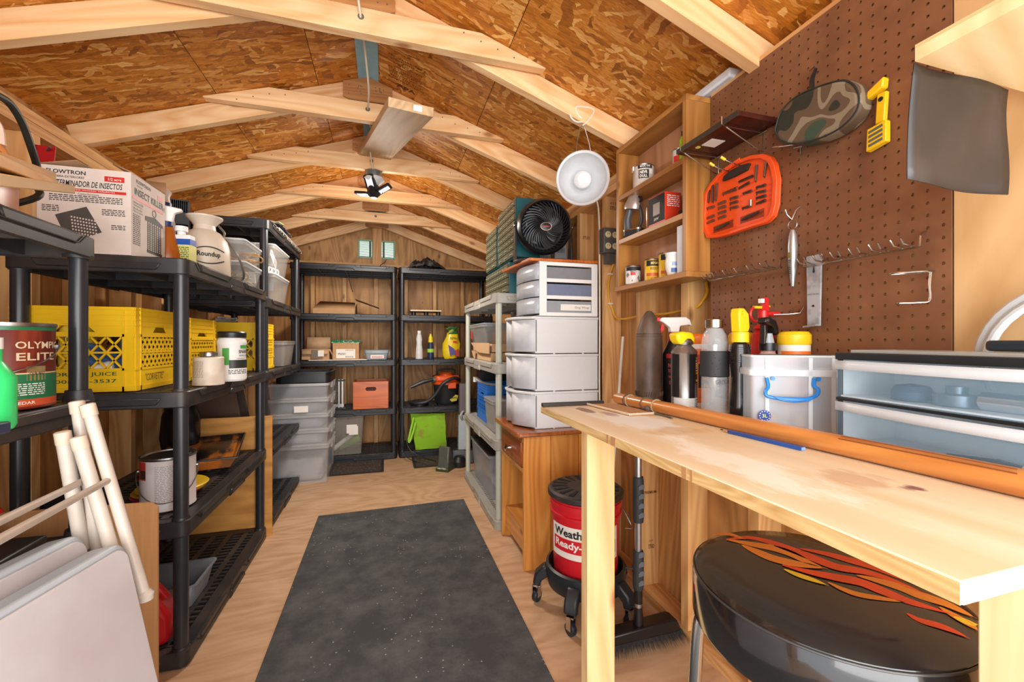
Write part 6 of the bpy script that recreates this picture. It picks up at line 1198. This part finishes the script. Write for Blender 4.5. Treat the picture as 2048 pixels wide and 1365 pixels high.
for x in (.034, .128): G().lathe([(0, 0), (.0045, 0), (.0045, .004), (0, .004)], 12, Matrix.Translation((x+.01, -.003, .126)) @ Matrix.Rotation(PI/2, 4, 'X')).build('pivot', BH, t)
st = G().lathe([(0, 0), (.0135, 0), (.0135, .001), (0, .001)], 24, Matrix.Translation((.026, -.0065, .038)) @ Matrix.Rotation(PI/2, 4, 'X')).build('round_sticker', plain('1d3f96', .4), t)
for k in range(12): a = 2*PI*k/12; G().lathe([(0, 0), (.0013, 0), (.0013, .0004), (0, .0004)], 6, Matrix.Translation((.026+.0108*math.cos(a), -.0077, .038+.0108*math.sin(a))) @ Matrix.Rotation(PI/2, 4, 'X')).build('star', PAPER, st)
text([('3L', .026, .038, .011, .008, .02)], plain('d8e23a'), t, o=(0, -.0076, 0))
for k, (x, z, c_) in enumerate(((.03, .0, 'b98a70'), (.10, .0, 'a8806a'))):
    o = G().lathe([(0, 0), (.018, 0), (.021, .02), (.012, .035), (0, .038)], 14).build('small_part', plain(c_, .5), None); M_ = t.matrix_basis; o.location = M_ @ Vector((x+.02, .037, .005)); tag(o, ('tan piece inside the clear latch box, left', 'tan piece inside the clear latch box, right')[k], 'part')
# two-drawer clear unit
t = thing('clear_drawer_chest', 'two-drawer clear and black chest at the near end of the bench', 'drawer unit', (.903, .642, ZB+.001), -98); CD = plain('a9d4f2', .15, alpha=.26, var=.02); CD2 = plain('eaf3fa', .2, alpha=.65, var=.02)
L_, dp = .37, .14
G().box(-.004, L_+.004, -.006, dp, .176, .190).box(-.004, L_, -.004, .02, .092, .098).box(-.004, .004, .0, .006, 0, .19).box(L_-.004, L_+.004, .0, .006, 0, .19).build('frame', plain('23272b', .35), t, bev=.001)
G().box(-.004, .0, .006, dp, 0, .176).box(L_, L_+.004, .006, dp, 0, .176).box(0, L_, dp-.004, dp, 0, .176).box(0, L_, .0, dp, 0, .004).build('translucent_walls', plain('e4f0f8', .3, alpha=.9), t)
for z0, z1 in ((.006, .090), (.100, .174)):
    V = []; n = 12
    for k in range(n+1):
        x = L_*k/n
        for z in (z0, z1): V.append((x, -.006-.012*math.sin(PI*k/n), z))
    fr_ = G().add(V, [(2*k, 2*k+2, 2*k+3, 2*k+1) for k in range(n)]).build('drawer_front', CD, t)
    V = []
    for k in range(n+1):
        x = L_*k/n
        for z in (z1-.018, z1): V.append((x, -.010-.012*math.sin(PI*k/n), z))
    G().add(V, [(2*k, 2*k+2, 2*k+3, 2*k+1) for k in range(n)]).build('lip', CD2, fr_, solid=.003); G().box(.004, L_-.004, 0, dp-.01, z0, z0+.003).build('drawer_floor', plain('e4f0f8', .3, alpha=.9), fr_)
G().prism(rrect(.01, L_-.01, .01, dp-.01, .01), .1905, .196).build('clear_top', plain('c9cdc9', .2, alpha=.6), t)
o = G().prism(rrect(-.09, .09, -.022, .022, .02), 0, .018).build('rounded_black_handle', plain('27353f', .3), None, bev=.005); o.location = (.965, .36, ZB+.198); o.rotation_euler = (0, 0, math.radians(-98)); tag(o, 'rounded black carry handle on top of the clear drawer chest', 'case')  # black carry handle resting on the chest top
def inbox(nm, lb, x, y, z, mk):
    o = mk(); M_ = t.matrix_basis; o.location = M_ @ Vector((x, y, z)); o.rotation_euler = (0, 0, math.radians(-98)); return tag(o, lb, 'tool')
BT = plain('2c4a66', .5)
inbox('a', 'dark blue domed tool in the upper clear drawer, left', .10, .05, .105, lambda: G().lathe([(0, 0), (.03, 0), (.031, .015), (.024, .026), (0, .03)], 24).build('domed_tool', BT, None))
inbox('b', 'dark knob tool in the upper clear drawer, middle', .17, .05, .105, lambda: G().lathe([(0, 0), (.03, 0), (.03, .018), (.014, .02), (.014, .032), (0, .033)], 20).build('knob_tool', plain('5c6e7c', .3, .5), None))
inbox('c', 'chrome cylinder in the upper clear drawer, right', .21, .045, .118, lambda: G().cyl((0, 0, 0), (.08, 0, 0), .015, seg=16).build('chrome_cylinder', CHROME, None))
t2 = thing('black_flashlight', 'black tool handle with yellow ring lying between staff and drawer chest', 'tool', (.868, .40, ZB+.022)); t2.location = (.862, .425, ZB+.016)
G().tube([(-.004, .04, .0), (0, .03, .002), (.0, -.03, .006), (.0, -.09, .004), (.0, -.2, .004)], [.006, .0125, .0145, .010, .009], 14).build('body', plain('22282d', .4), t2); t2.location = (.893, .43, ZB+.0145); G().tube([(0, -.058, .005), (0, -.064, .005)], .0145, 14).build('yellow_ring', YL, t2)
# ================================================================ under the bench
t = thing('red_bucket', 'red five-gallon bucket with black slotted lid behind the bench leg', 'bucket', (.812, 1.62, .118)); RB = plain('d0202a', .35, var=.04)
G().lathe([(0, 0), (.128, 0), (.131, .006), (.142, .29), (.150, .292), (.150, .300), (.144, .302), (.145, .325), (.150, .327), (.150, .345), (.146, .347), (.146, .362), (0, .362)], 56).build('body', RB, t)
G().lathe([(.150, .355), (.158, .36), (.158, .378), (.150, .386), (.06, .389), (0, .384)], 56).build('lid', plain('2a2624', .5, dust='6b5a4a', da=.3), t, bev=.002)
for k in range(18): a = 2*PI*k/18; M_ = Matrix.Rotation(a, 4, 'Z'); G().prism([(.075, -.004), (.138, -.010), (.138, .010), (.075, .004)], .3868, .3895, M=M_).build('lid_slot', plain('0e0d0d', .8), t)
patch(t, PAPER, .1405, -92, 34, .135, .262, 'white_label', lift=.002); patch(t, RB, .1405, -86, 28, .16, .212, 'red_panel', lift=.003)
text([('WeatherTech', .015, .235, .235, .030, .02), ('Ready-Mix', .015, .186, .21, .032, .025)], INK, t, cyl=.1440)
for ch in list(t.children):
    if ch.name.startswith('lettering'): ch_l = ch
bpy.data.objects.remove(ch_l); text([('Weather', -.122, .237, .175, .032, .025)], INK, t, cyl=.1440); text([('Ready-Mix', -.104, .187, .20, .038, .03)], PAPER, t, cyl=.1442)
G().tube(crv([(.146, -.03, .30), (.17, -.03, .27), (.19, -.05, .22), (.18, -.07, .215), (.155, -.06, .215)], 5), .002, 6).build('wire_handle', STEEL, t)
t = thing('bucket_dolly', 'black five-wheel bucket dolly under the red bucket', 'dolly', (.812, 1.62, 0)); DB = plain('222629', .4, var=.1)
G().lathe([(.137, .105), (.158, .105), (.168, .15), (.165, .185), (.155, .19), (.148, .155), (.137, .117)], 48).build('ring', DB, t); G().lathe([(0, .105), (.137, .105), (.137, .117), (0, .117)], 40).build('tray', DB, t)
for k in range(5):
    a = math.radians(-132+72*k); M_ = Matrix.Rotation(a, 4, 'Z')
    lg = G().prism([(.135, .16), (.175, .165), (.212, .13), (.222, .085), (.19, .075), (.185, .10), (.16, .118), (.135, .118)], -.026, .026, 'y', M=M_).build('leg', DB, t, bev=.008, seg=2)
    G().lathe([(0, -.010), (.024, -.010), (.026, -.006), (.026, .006), (.024, .010), (0, .010)], 20, M_ @ Matrix.Translation((.205, 0, .027)) @ Matrix.Rotation(math.radians(60), 4, 'Z') @ Matrix.Rotation(PI/2, 4, 'X')).build('wheel', plain('1e2430', .4), lg)
    G().box(-.013, .013, -.014, -.011, .02, .07, M_ @ Matrix.Translation((.205, 0, .005)) @ Matrix.Rotation(math.radians(60), 4, 'Z')).box(-.013, .013, .011, .014, .02, .07, M_ @ Matrix.Translation((.205, 0, .005)) @ Matrix.Rotation(math.radians(60), 4, 'Z')).box(-.014, .014, -.014, .014, .066, .072, M_ @ Matrix.Translation((.205, 0, .005))).build('fork', CHROME, lg)
G().cyl((.165, -.03, .15), (.195, -.05, .152), .004, seg=8).cyl((.195, -.05, .152), (.203, -.055, .152), .014, seg=12).build('thumb_screw', BK, t)
# push broom
t = thing('push_broom', 'grey telescopic broom with black bristle head standing under the bench', 'broom', (.885, 1.34, 0)); AP = plain('b5b4b3', .3, .9, var=.03); GP = plain('2b2e31', .6)
G().tube([(0, 0, .14), (0, 0, .74)], .0125, 16).build('pole', AP, t); G().tube([(0, 0, .72), (0, 0, .745), (.002, 0, .80)], .0135, 12).build('top_collar', BK, t)
G().tube([(0, 0, .46), (0, 0, .475), (0, 0, .61), (0, 0, .625)], [.018, .020, .020, .018], 16).build('foam_grip', GP, t); G().tube([(0, 0, .215), (0, 0, .23), (0, 0, .34), (0, 0, .355)], [.017, .020, .020, .018], 16).build('foam_grip', GP, t); G().tube([(0, 0, .165), (0, 0, .22)], .015, 14).build('lower_collar', BK, t)
for z0, n in ((.480, 4), (.235, 4)):
    for k in range(n): G().prism([(-.011, z0+k*.034), (.011, z0+k*.034+.003), (.012, z0+k*.034+.016), (.0, z0+k*.034+.021), (-.012, z0+k*.034+.013)], -.0212, -.016, 'y').build('grip_pad', plain('5c6066', .6), t)
G().lathe([(0, .055), (.02, .055), (.018, .10), (.014, .15), (0, .15)], 16).build('socket', BK, t); G().prism([(-.17, .045), (.15, .045), (.165, .055), (.15, .088), (.13, .095), (-.17, .08)], -.028, .028, 'y').build('head_block', BK, t, bev=.006)
g = G(); random.seed(4)
for i in range(90):
    for j in range(6):
        x = -.17+.34*i/89; y = -.022+.044*j/5; sx = (x+.01)*.12+random.uniform(-.006, .006); sy = y*.6-.012+random.uniform(-.006, .006)
        g.add([(x-.0016, y, .048), (x+.0016, y, .048), (x+sx+.0008, y+sy, random.uniform(.001, .006)), (x, y+.002, .048)], [(0, 1, 2), (1, 3, 2), (3, 0, 2)])
g.build('bristles', plain('141416', .7), t, kind='stuff', smooth=False)
# brace and white pipe under the bench far end
o = G().box(-.012, .012, -.01, .01, 0, .62).build('wooden_brace', stud('z'), None); o.location = (.90, 1.79, .24); o.rotation_euler = (0, .24, 0); tag(o, 'thin diagonal wooden strip leaning in the wall bay behind the bucket', 'strip')
o = G().cyl((0, 0, 0), (.075, 0, .9), .006, seg=10).build('white_pipe', plain('d9d4cb', .4), None); o.location = (.955, 1.68, .24); tag(o, 'slim white pipe leaning in the wall bay behind the shell', 'pipe')
# ================================================================ bar stool with flames
t = thing('bar_stool', 'black vinyl swivel stool with flame print and chrome legs under the bench', 'stool', (.652, .495, 0)); VN = blotch('1f1c1b', ['332c29', '17191c'], .16, 3.5, .45, .7)
VN.node_tree.nodes['Principled BSDF'].inputs['Coat Weight'].default_value = .5
G().lathe([(0, .750), (.12, .751), (.165, .748), (.178, .740), (.182, .728), (.182, .665), (.176, .654), (.165, .650), (0, .650)], 72).build('seat_cushion', VN, t)
G().tube([(.180*math.cos(a), .180*math.sin(a), .737) for a in [2*PI*k/72 for k in range(72)]], .0018, 6, closed=True).build('seam_piping', plain('3a3735', .3), t)
FL = {'e5481c': [[(-.043, .141), (.0, .135), (.022, .11), (.035, .076), (.044, .042), (.053, .011), (.077, -.009), (.092, -.032), (.1, -.066), (.102, -.097)], [(.053, .074), (.079, .047), (.097, .018), (.112, -.007), (.12, -.038), (.127, -.072), (.129, -.097)], [(-.026, .041), (-.005, .013), (.019, -.01), (.043, -.032), (.05, -.058), (.057, -.084), (.071, -.106), (.088, -.13)], [(.024, -.103), (.024, -.118), (.036, -.132), (.042, -.144), (.045, -.158)]],
 'e8862a': [[(-.052, .169), (-.025, .163), (-.016, .149), (-.011, .13)], [(-.043, .141), (-.016, .112), (.01, .088), (.021, .065), (.023, .034), (.034, .011)], [(-.034, .114), (-.03, .091), (-.023, .063), (-.006, .042), (.017, .024), (.034, .01)], [(.058, -.017), (.073, -.036), (.087, -.062), (.091, -.081), (.102, -.101), (.105, -.122), (.106, -.135)], [(.085, -.106), (.082, -.124), (.079, -.14), (.075, -.151)], [(-.004, -.018), (-.001, -.038), (.008, -.055), (.033, -.073), (.053, -.088)]],
 'efc22b': [[(-.035, .03), (-.029, .011), (-.02, -.007), (-.012, -.025)], [(.116, -.054), (.130, -.069), (.135, -.088), (.130, -.108)], [(.077, -.125), (.083, -.136), (.091, -.143)]]}
for h, L__ in FL.items():
    mfl = plain(h, .22, var=.12, ns=18)
    for pl_ in L__:
        P = crv([(x, y, 0) for x, y in pl_], 6); n = len(P); V = []
        for i, p in enumerate(P):
            tt = (P[min(i+1, n-1)]-P[max(i-1, 0)]).normalized(); nn = Vector((-tt.y, tt.x, 0)); u = i/(n-1); w = (.0125 if len(pl_) > 5 else .007)*math.sin(PI*min(1, u*1.05+.02))**.7+.0004
            for s_ in (-1, 1): q = p+nn*w*s_; rr = min(1, q.length/.178); V.append((q.x, q.y, .7515-.0035*max(0, (rr-.6)/.4)**2))
        G().add(V, [(2*i, 2*i+2, 2*i+3, 2*i+1) for i in range(n-1)]).build('flame_print', mfl, t)
for k in range(4):
    a = math.radians(135+90*k-8); c_, s_ = math.cos(a), math.sin(a)
    G().tube(crv([(c_*.06, s_*.06, .640), (c_*.13, s_*.13, .640), (c_*.165, s_*.165, .625), (c_*.178, s_*.178, .58), (c_*.19, s_*.19, .3), (c_*.205, s_*.205, .0)], 5), .0115, 14).build('leg', CHROME, t)
G().tube([(.186*math.cos(a), .186*math.sin(a), .22) for a in [2*PI*k/48 for k in range(48)]], .009, 8, closed=True).build('footrest_ring', CHROME, t)
G().lathe([(0, .62), (.07, .62), (.07, .65), (0, .65)], 24).build('swivel_plate', BK, t)
# ================================================================ left foreground
VT = blotch('b5adac', ['a89a99', 'c5c0bf'], .5, 3.2, .42, .68); GE = plain('a9b0b6', .4, var=.03); TB = plain('bfb2a4', .4, var=.05)
def folding_table(lb, loc, group):
    t = thing('folding_table', lb, 'folding table', loc, group=group)
    e = Vector((-.184, -.983, 0)).normalized(); up = Vector((-.205, .038, .978)); up = (up-e*up.dot(e)).normalized(); nn = e.cross(up)   # nn points away from the aisle or to it
    if nn.x < 0: nn = -nn
    R_ = Matrix((e, nn, up)).transposed().to_4x4(); t.matrix_basis = Matrix.Translation(loc) @ R_
    H_ = .755; L_ = .86; th = .050
    prof = rrect(0, L_, -H_, 0, .028, 6)
    G().prism(prof, -th, 0, 'y').build('edge_frame', GE, t, bev=.008, seg=3)
    G().prism(rrect(.008, L_-.008, -H_+.008, -.010, .024, 6), .0, .006, 'y').build('padded_top', VT, t, bev=.005, seg=3)
    return t
t1 = folding_table('front folding table with pale vinyl top leaning at the lower left', (-.475, .985, .742), 'folding card tables'); t2_ = folding_table('folding table behind the front one, only its grey top edge showing', (-.552, 1.010, .757), 'folding card tables')
def pt(u, v, Y):
    a = (u-1024)/843; b = -(v-682.5)/843; th = math.atan(254/843); s_, c_ = math.sin(th), math.cos(th); k = Y/(c_-a*s_); return Vector(((s_+a*c_)*k, Y, 1.12+b*k))
def leg(par, p0, p1, r=.0105):
    M_ = par.matrix_basis.inverted(); p0, p1 = M_ @ p0, M_ @ p1; d = (p1-p0).normalized()
    l_ = G().tube([p0, p1], r, 16).build('leg', TB, par); G().tube([p0-d*.004, p0-d*.002, p0+d*.020, p0+d*.022], [.009, .0125, .0125, .0118], 16).build('foot_cap', plain('cdb8a2', .5), l_); return l_
leg(t1, pt(175, 812, 1.035), pt(288, 1190, 1.02)); leg(t1, pt(156, 877, 1.015), pt(224, 1100, 1.015), .0115)
leg(t2_, pt(154, 806, 1.07), pt(195, 1100, 1.05)); leg(t2_, pt(125, 867, 1.03), pt(165, 1100, 1.045), .0115)
for par, a_, b_ in ((t1, pt(214, 963, 1.020), pt(-60, 1112, .62)), (t2_, pt(170, 961, 1.04), pt(-60, 1072, .72))):
    M_ = par.matrix_basis.inverted(); G().tube([M_ @ a_, M_ @ b_], .0062, 12).build('cross_bar', TB, par)
G().lathe([(0, 0), (.014, 0), (.015, .012), (.008, .02), (0, .02)], 14, t1.matrix_basis.inverted() @ Matrix.Translation(pt(290, 1200, 1.02))).build('hinge_boot', TB, t1)
# cardboard sheet
o = G().prism([(-1.02, 0), (-.642, 0), (-.642, .63), (-.66, .645), (-1.02, .655)], 1.492, 1.499, 'y').build('cardboard_sheet', wood('c08a58', 'b07a48', 'z', scale=3, knots=0, ring=False, r=.8), None); tag(o, 'large brown cardboard sheet standing between the two nearest racks', 'cardboard')
# gas can
t = thing('gas_can', 'red plastic fuel can half hidden by the cardboard sheet', 'fuel can', (-.815, 1.79, .06), 18); RG = plain('b5151c', .3, var=.06)
G().prism([(-.11, .0), (.075, 0), (.09, .03), (.085, .10), (.05, .16), (-.02, .19), (-.11, .19)], -.07, .07, 'y').build('body', RG, t, bev=.022, seg=3)
G().tube(crv([(-.08, 0, .185), (-.075, 0, .235), (-.03, 0, .245), (.0, 0, .235), (.035, 0, .19), (.065, 0, .14)], 6), .014, 12).build('handle', RG, t); G().cyl((-.06, 0, .19), (-.06, 0, .215), .022, seg=16).build('cap', BLK2, t)
t = thing('grey_tray', 'open grey plastic tray on the bottom tier behind the fuel can', 'tray', (-1.02, 1.95, .061)); GR = plain('777b80', .45)
g = G(); O = rrect(0, .30, 0, .22, .015, 3); I = rrect(.02, .28, .02, .2, .015, 3); n = len(O); g.add([(*p, .095) for p in O]+[(*p, .0) for p in I], [(i, (i+1) % n, n+(i+1) % n, n+i) for i in range(n)]+[tuple(range(n, 2*n))[::-1]]); g.build('tray_body', GR, t, solid=.003); G().ringp(rrect(-.008, .308, -.008, .228, .018, 3), O, .092, .097).build('rim', GR, t)
# paint tray and rings on the third tier
t = thing('paint_tray', 'black paint tray with brown paint residue behind the paint can', 'tray', (-.93, 2.22, .508), 14); g = G(); g.add([(0, 0, .02), (.24, 0, .02), (.26, .38, .075), (-.02, .38, .075), (-.025, -.01, .065), (.265, -.01, .065), (.285, .40, .095), (-.04, .40, .095)], [(0, 1, 2, 3), (0, 1, 5, 4), (1, 2, 6, 5), (2, 3, 7, 6), (3, 0, 4, 7)]); g.build('tray_body', blotch('262322', ['8a5530', 'b5651f'], .2, 7, .5, .6, stretch=(1, .4, 1)), t, solid=.003); G().tube([(-.028, -.012, .066), (.268, -.012, .066), (.288, .402, .096), (-.043, .402, .096)], .005, 6, closed=True).build('rolled_rim', BLK2, t)
for a_, b_ in ((.03, .12), (.15, .22)): G().box(a_, a_+.012, .05, .07, 0, .02).build('foot', BLK2, t)
for k, (z, c_) in enumerate(((.508, 'e05a8a'), (.522, 'd4a518'), (.534, 'd9ad1c'))):
    o = G().lathe([(.04, 0), (.115-.006*(k == 0), 0), (.12-.006*(k == 0), .005), (.115-.006*(k == 0), .010), (.05, .011), (.04, .006)], 40).build('plastic_ring', plain(('b01c4a', 'd4a518', 'd9ad1c')[k], .4), None); o.location = (-.84+.01*k, 1.985, z+.0); tag(o, ('pink flat ring under the two yellow rings', 'lower yellow flat ring beside the paint can', 'upper yellow flat ring beside the paint can')[k], 'ring')
# move rings so that they peep out on both sides of the can
for o in [x for x in bpy.data.objects if x.name.startswith('plastic_ring')]: o.location.y += .04; o.location.x -= .0
o = G().prism([(0, 0), (.19, 0), (.17, .08), (.09, .13), (.02, .1)], 0, .12, 'y').build('black_bag', BLK2, None, bev=.02); o.location = (-1.09, 1.74, .508); tag(o, 'black lumpy bag left of the paint can on the third tier', 'bag')
# red scoop & black tray on the near rack
t = thing('red_scoop', 'red plastic scoop with a barcode tag on the near rack', 'scoop', (-1.02, 1.27, .68), rot=(0, .35, .1)); g = G(); g.add([(0, -.05, .10), (0, .05, .10), (.10, .05, .035), (.10, -.05, .035), (.22, .03, .015), (.22, -.03, .015), (0, -.06, .16), (.0, .06, .16), (.12, .055, .07), (.12, -.055, .07)], [(0, 1, 2, 3), (3, 2, 4, 5), (0, 3, 9, 6), (1, 7, 8, 2)]); g.build('scoop_body', plain('b5181c', .35), t, solid=.006); G().box(.10, .155, -.056, -.0545, .03, .055).build('barcode_tag', PAPER, t); lines(t, INK, .105, .15, .034, .052, 4, o=(0, -.0568, 0))
o = G().box(0, .32, 0, .25, 0, .05).build('black_tool_tray', BLK2, None, bev=.006); o.location = (-1.08, 1.08, .492+.08); o.location = (-1.10, 1.05, .603); tag(o, 'flat black tray on the third tier of the near rack', 'tray')
t = bottle('bright green bottle at the left edge on the near rack', (-.655, .955, .966), [(0, 0), (.03, 0), (.034, .008), (.034, .09), (.02, .115), (.017, .12), (.017, .14), (0, .14)], plain('35d070', .3), [(0, .14), (.018, .14), (.018, .16), (0, .16)], WHITE)
o = G().box(0, .10, 0, .12, 0, .02).build('navy_box', plain('232a44', .4), None, bev=.003); o.location = (-.70, .80, .966); tag(o, 'navy box at the very left edge of the near rack', 'box')
# top of the near rack: boards, jug, cable, red bracket
for k, (p, q, w, th_) in enumerate(((pt(0, 405, .90), pt(116, 424, 1.33), .10, .02), (pt(-10, 345, .78), pt(150, 372, 1.30), .09, .019), (pt(-10, 300, .88), pt(112, 345, 1.40), .05, .02))):
    d = q-p; yaw = math.atan2(d.y, d.x); pitch = math.atan2(d.z, math.hypot(d.x, d.y)); L_ = d.length
    o = G().box(-.15, L_, 0, w, -th_, 0).build('loose_board', wood('e9c68a', 'd0a362', 'x', knots=.3), None, bev=.002); p.z = max(p.z, 1.425+.02*k) if k == 0 else p.z; o.location = p+Vector((0, 0, .0)); o.rotation_euler = (0, -pitch, yaw); tag(o, ('pale board lying on the top rim of the near rack', 'whitish board laid across the pile on the near rack, pointing at the carton', 'narrow yellowish board behind the other two on the near rack')[k], 'board', 'loose boards on the near rack')
t = thing('orange_fluid_jug', 'translucent jug of orange fluid behind the boards on the near rack', 'jug', (-.845, 1.16, 1.396), 10); G().prism(rrect(-.085, .075, -.06, .06, .025), 0, .125).build('body', plain('e07a32', .25, alpha=.92), t, bev=.01); G().lathe([(0, .12), (.075, .12), (.06, .155), (.03, .19), (0, .19)], 24).build('shoulder', plain('e39a55', .25), t); G().tube(crv([(-.02, 0, .17), (.0, 0, .21), (.03, 0, .215), (.055, 0, .18), (.06, 0, .14)], 5), .012, 10).build('handle', plain('dcc3b2', .3), t); G().lathe([(0, .185), (.022, .185), (.022, .21), (0, .21)], 18, Matrix.Translation((-.035, 0, 0))).build('cap', WHITE, t)
o = G().tube(crv([pt(-50, 170, 1.25), pt(-10, 188, 1.3), pt(20, 208, 1.35), pt(45, 248, 1.4), pt(64, 300, 1.45), pt(74, 335, 1.5), pt(74, 370, 1.5), pt(60, 400, 1.45), Vector((-1.08, 1.38, 1.41)), Vector((-1.1, 1.25, 1.41))], 7), .0085, 10).build('black_cable', plain('26261f', .5), None); tag(o, 'thick black cable arching down from the left wall plate', 'cable')
t = thing('red_wall_bracket', 'flat red metal bracket nailed to the left wall behind the carton', 'bracket', (-1.19, 1.93, 1.72), 0); G().prism([(-.0, .10), (.055, .10), (.05, .03), (.035, -.02), (.012, -.02)], -.004, 0, 'y').build('plate', plain('a81318', .35), t, bev=.001); G().box(-.004, .002, -.004, .03, -.02, .10).build('flange', plain('7a0d12', .35), t); G().cyl((.03, -.004, .083), (.055, -.03, .088), .004, seg=8).build('bolt', plain('6f675c', .4, .5), t)
# leaning frames and black pan on the tall left rack, second tier
for k in range(2):
    o = G().box(0, .24, 0, .018, 0, .34).build('leaning_frame', (plain('5b4030', .6), plain('463429', .6))[k], None, bev=.002); o.location = (-1.04+.03*k, 2.86+.09*k, .481); o.rotation_euler = (-.18, -.2-.06*k, 0); tag(o, ('dark brown framed panel leaning on the second tier, front one', 'dark brown framed panel leaning on the second tier, rear one')[k], 'frame', 'leaning dark frames')
t = thing('black_garbage_bag', 'bulging black bag on the third tier behind the plywood offcut', 'bag', (-1.02, 2.60, .508)); g = G(); random.seed(9); rows = [(.04, 0), (.075, .03), (.085, .12), (.08, .22), (.05, .30), (.02, .33)]; n = 18; V = []
for r, z in rows:
    for k in range(n): a = 2*PI*k/n; rr = r*(1+random.uniform(-.07, .07)); V.append((rr*math.cos(a), rr*math.sin(a), z))
g.add(V, [(j*n+k, j*n+(k+1) % n, (j+1)*n+(k+1) % n, (j+1)*n+k) for j in range(5) for k in range(n)]+[tuple(range(n))[::-1]]); g.build('bag_body', plain('101012', .25), t)
# things on the very top of the tall left rack
t = thing('white_wire_shelf', 'white wire shelf pieces sticking out on the tall left rack', 'wire shelf', (-.72, 3.02, 1.826)); WW = plain('e3ddd2', .4)
for y0, z0 in ((.0, .0), (.38, .0)):
    for k in range(4): G().tube([(-.25, y0+.12*k, z0+.02), (.07, y0+.12*k, z0+.02), (.07, y0+.12*k, z0-.0)], .0025, 6).build('wire', WW, t)
    G().tube([(.07, y0, .02), (.07, y0+.36, .02)], .003, 6).build('rail', WW, t); G().tube([(.04, y0, .045), (.04, y0+.36, .045)], .003, 6).build('rail', WW, t)
g = G(); random.seed(13); nx, ny = 10, 7; V = [(.28*i/(nx-1)+random.uniform(-.01, .01), .34*j/(ny-1), .02+.055*math.sin(PI*i/(nx-1))*math.sin(PI*(j+.5)/ny)+random.uniform(0, .02)) for j in range(ny) for i in range(nx)]
g.add(V, [(j*nx+i, j*nx+i+1, (j+1)*nx+i+1, (j+1)*nx+i) for j in range(ny-1) for i in range(nx-1)]); o = g.build('blue_yellow_package', blotch('24395c', ['cfc27a', '8f949c'], .3, 6, .52, .58), None, solid=.004, smooth=False); o.location = (-.92, 3.0, 1.845); tag(o, 'blue and yellow soft package on top of the tall left rack', 'package')
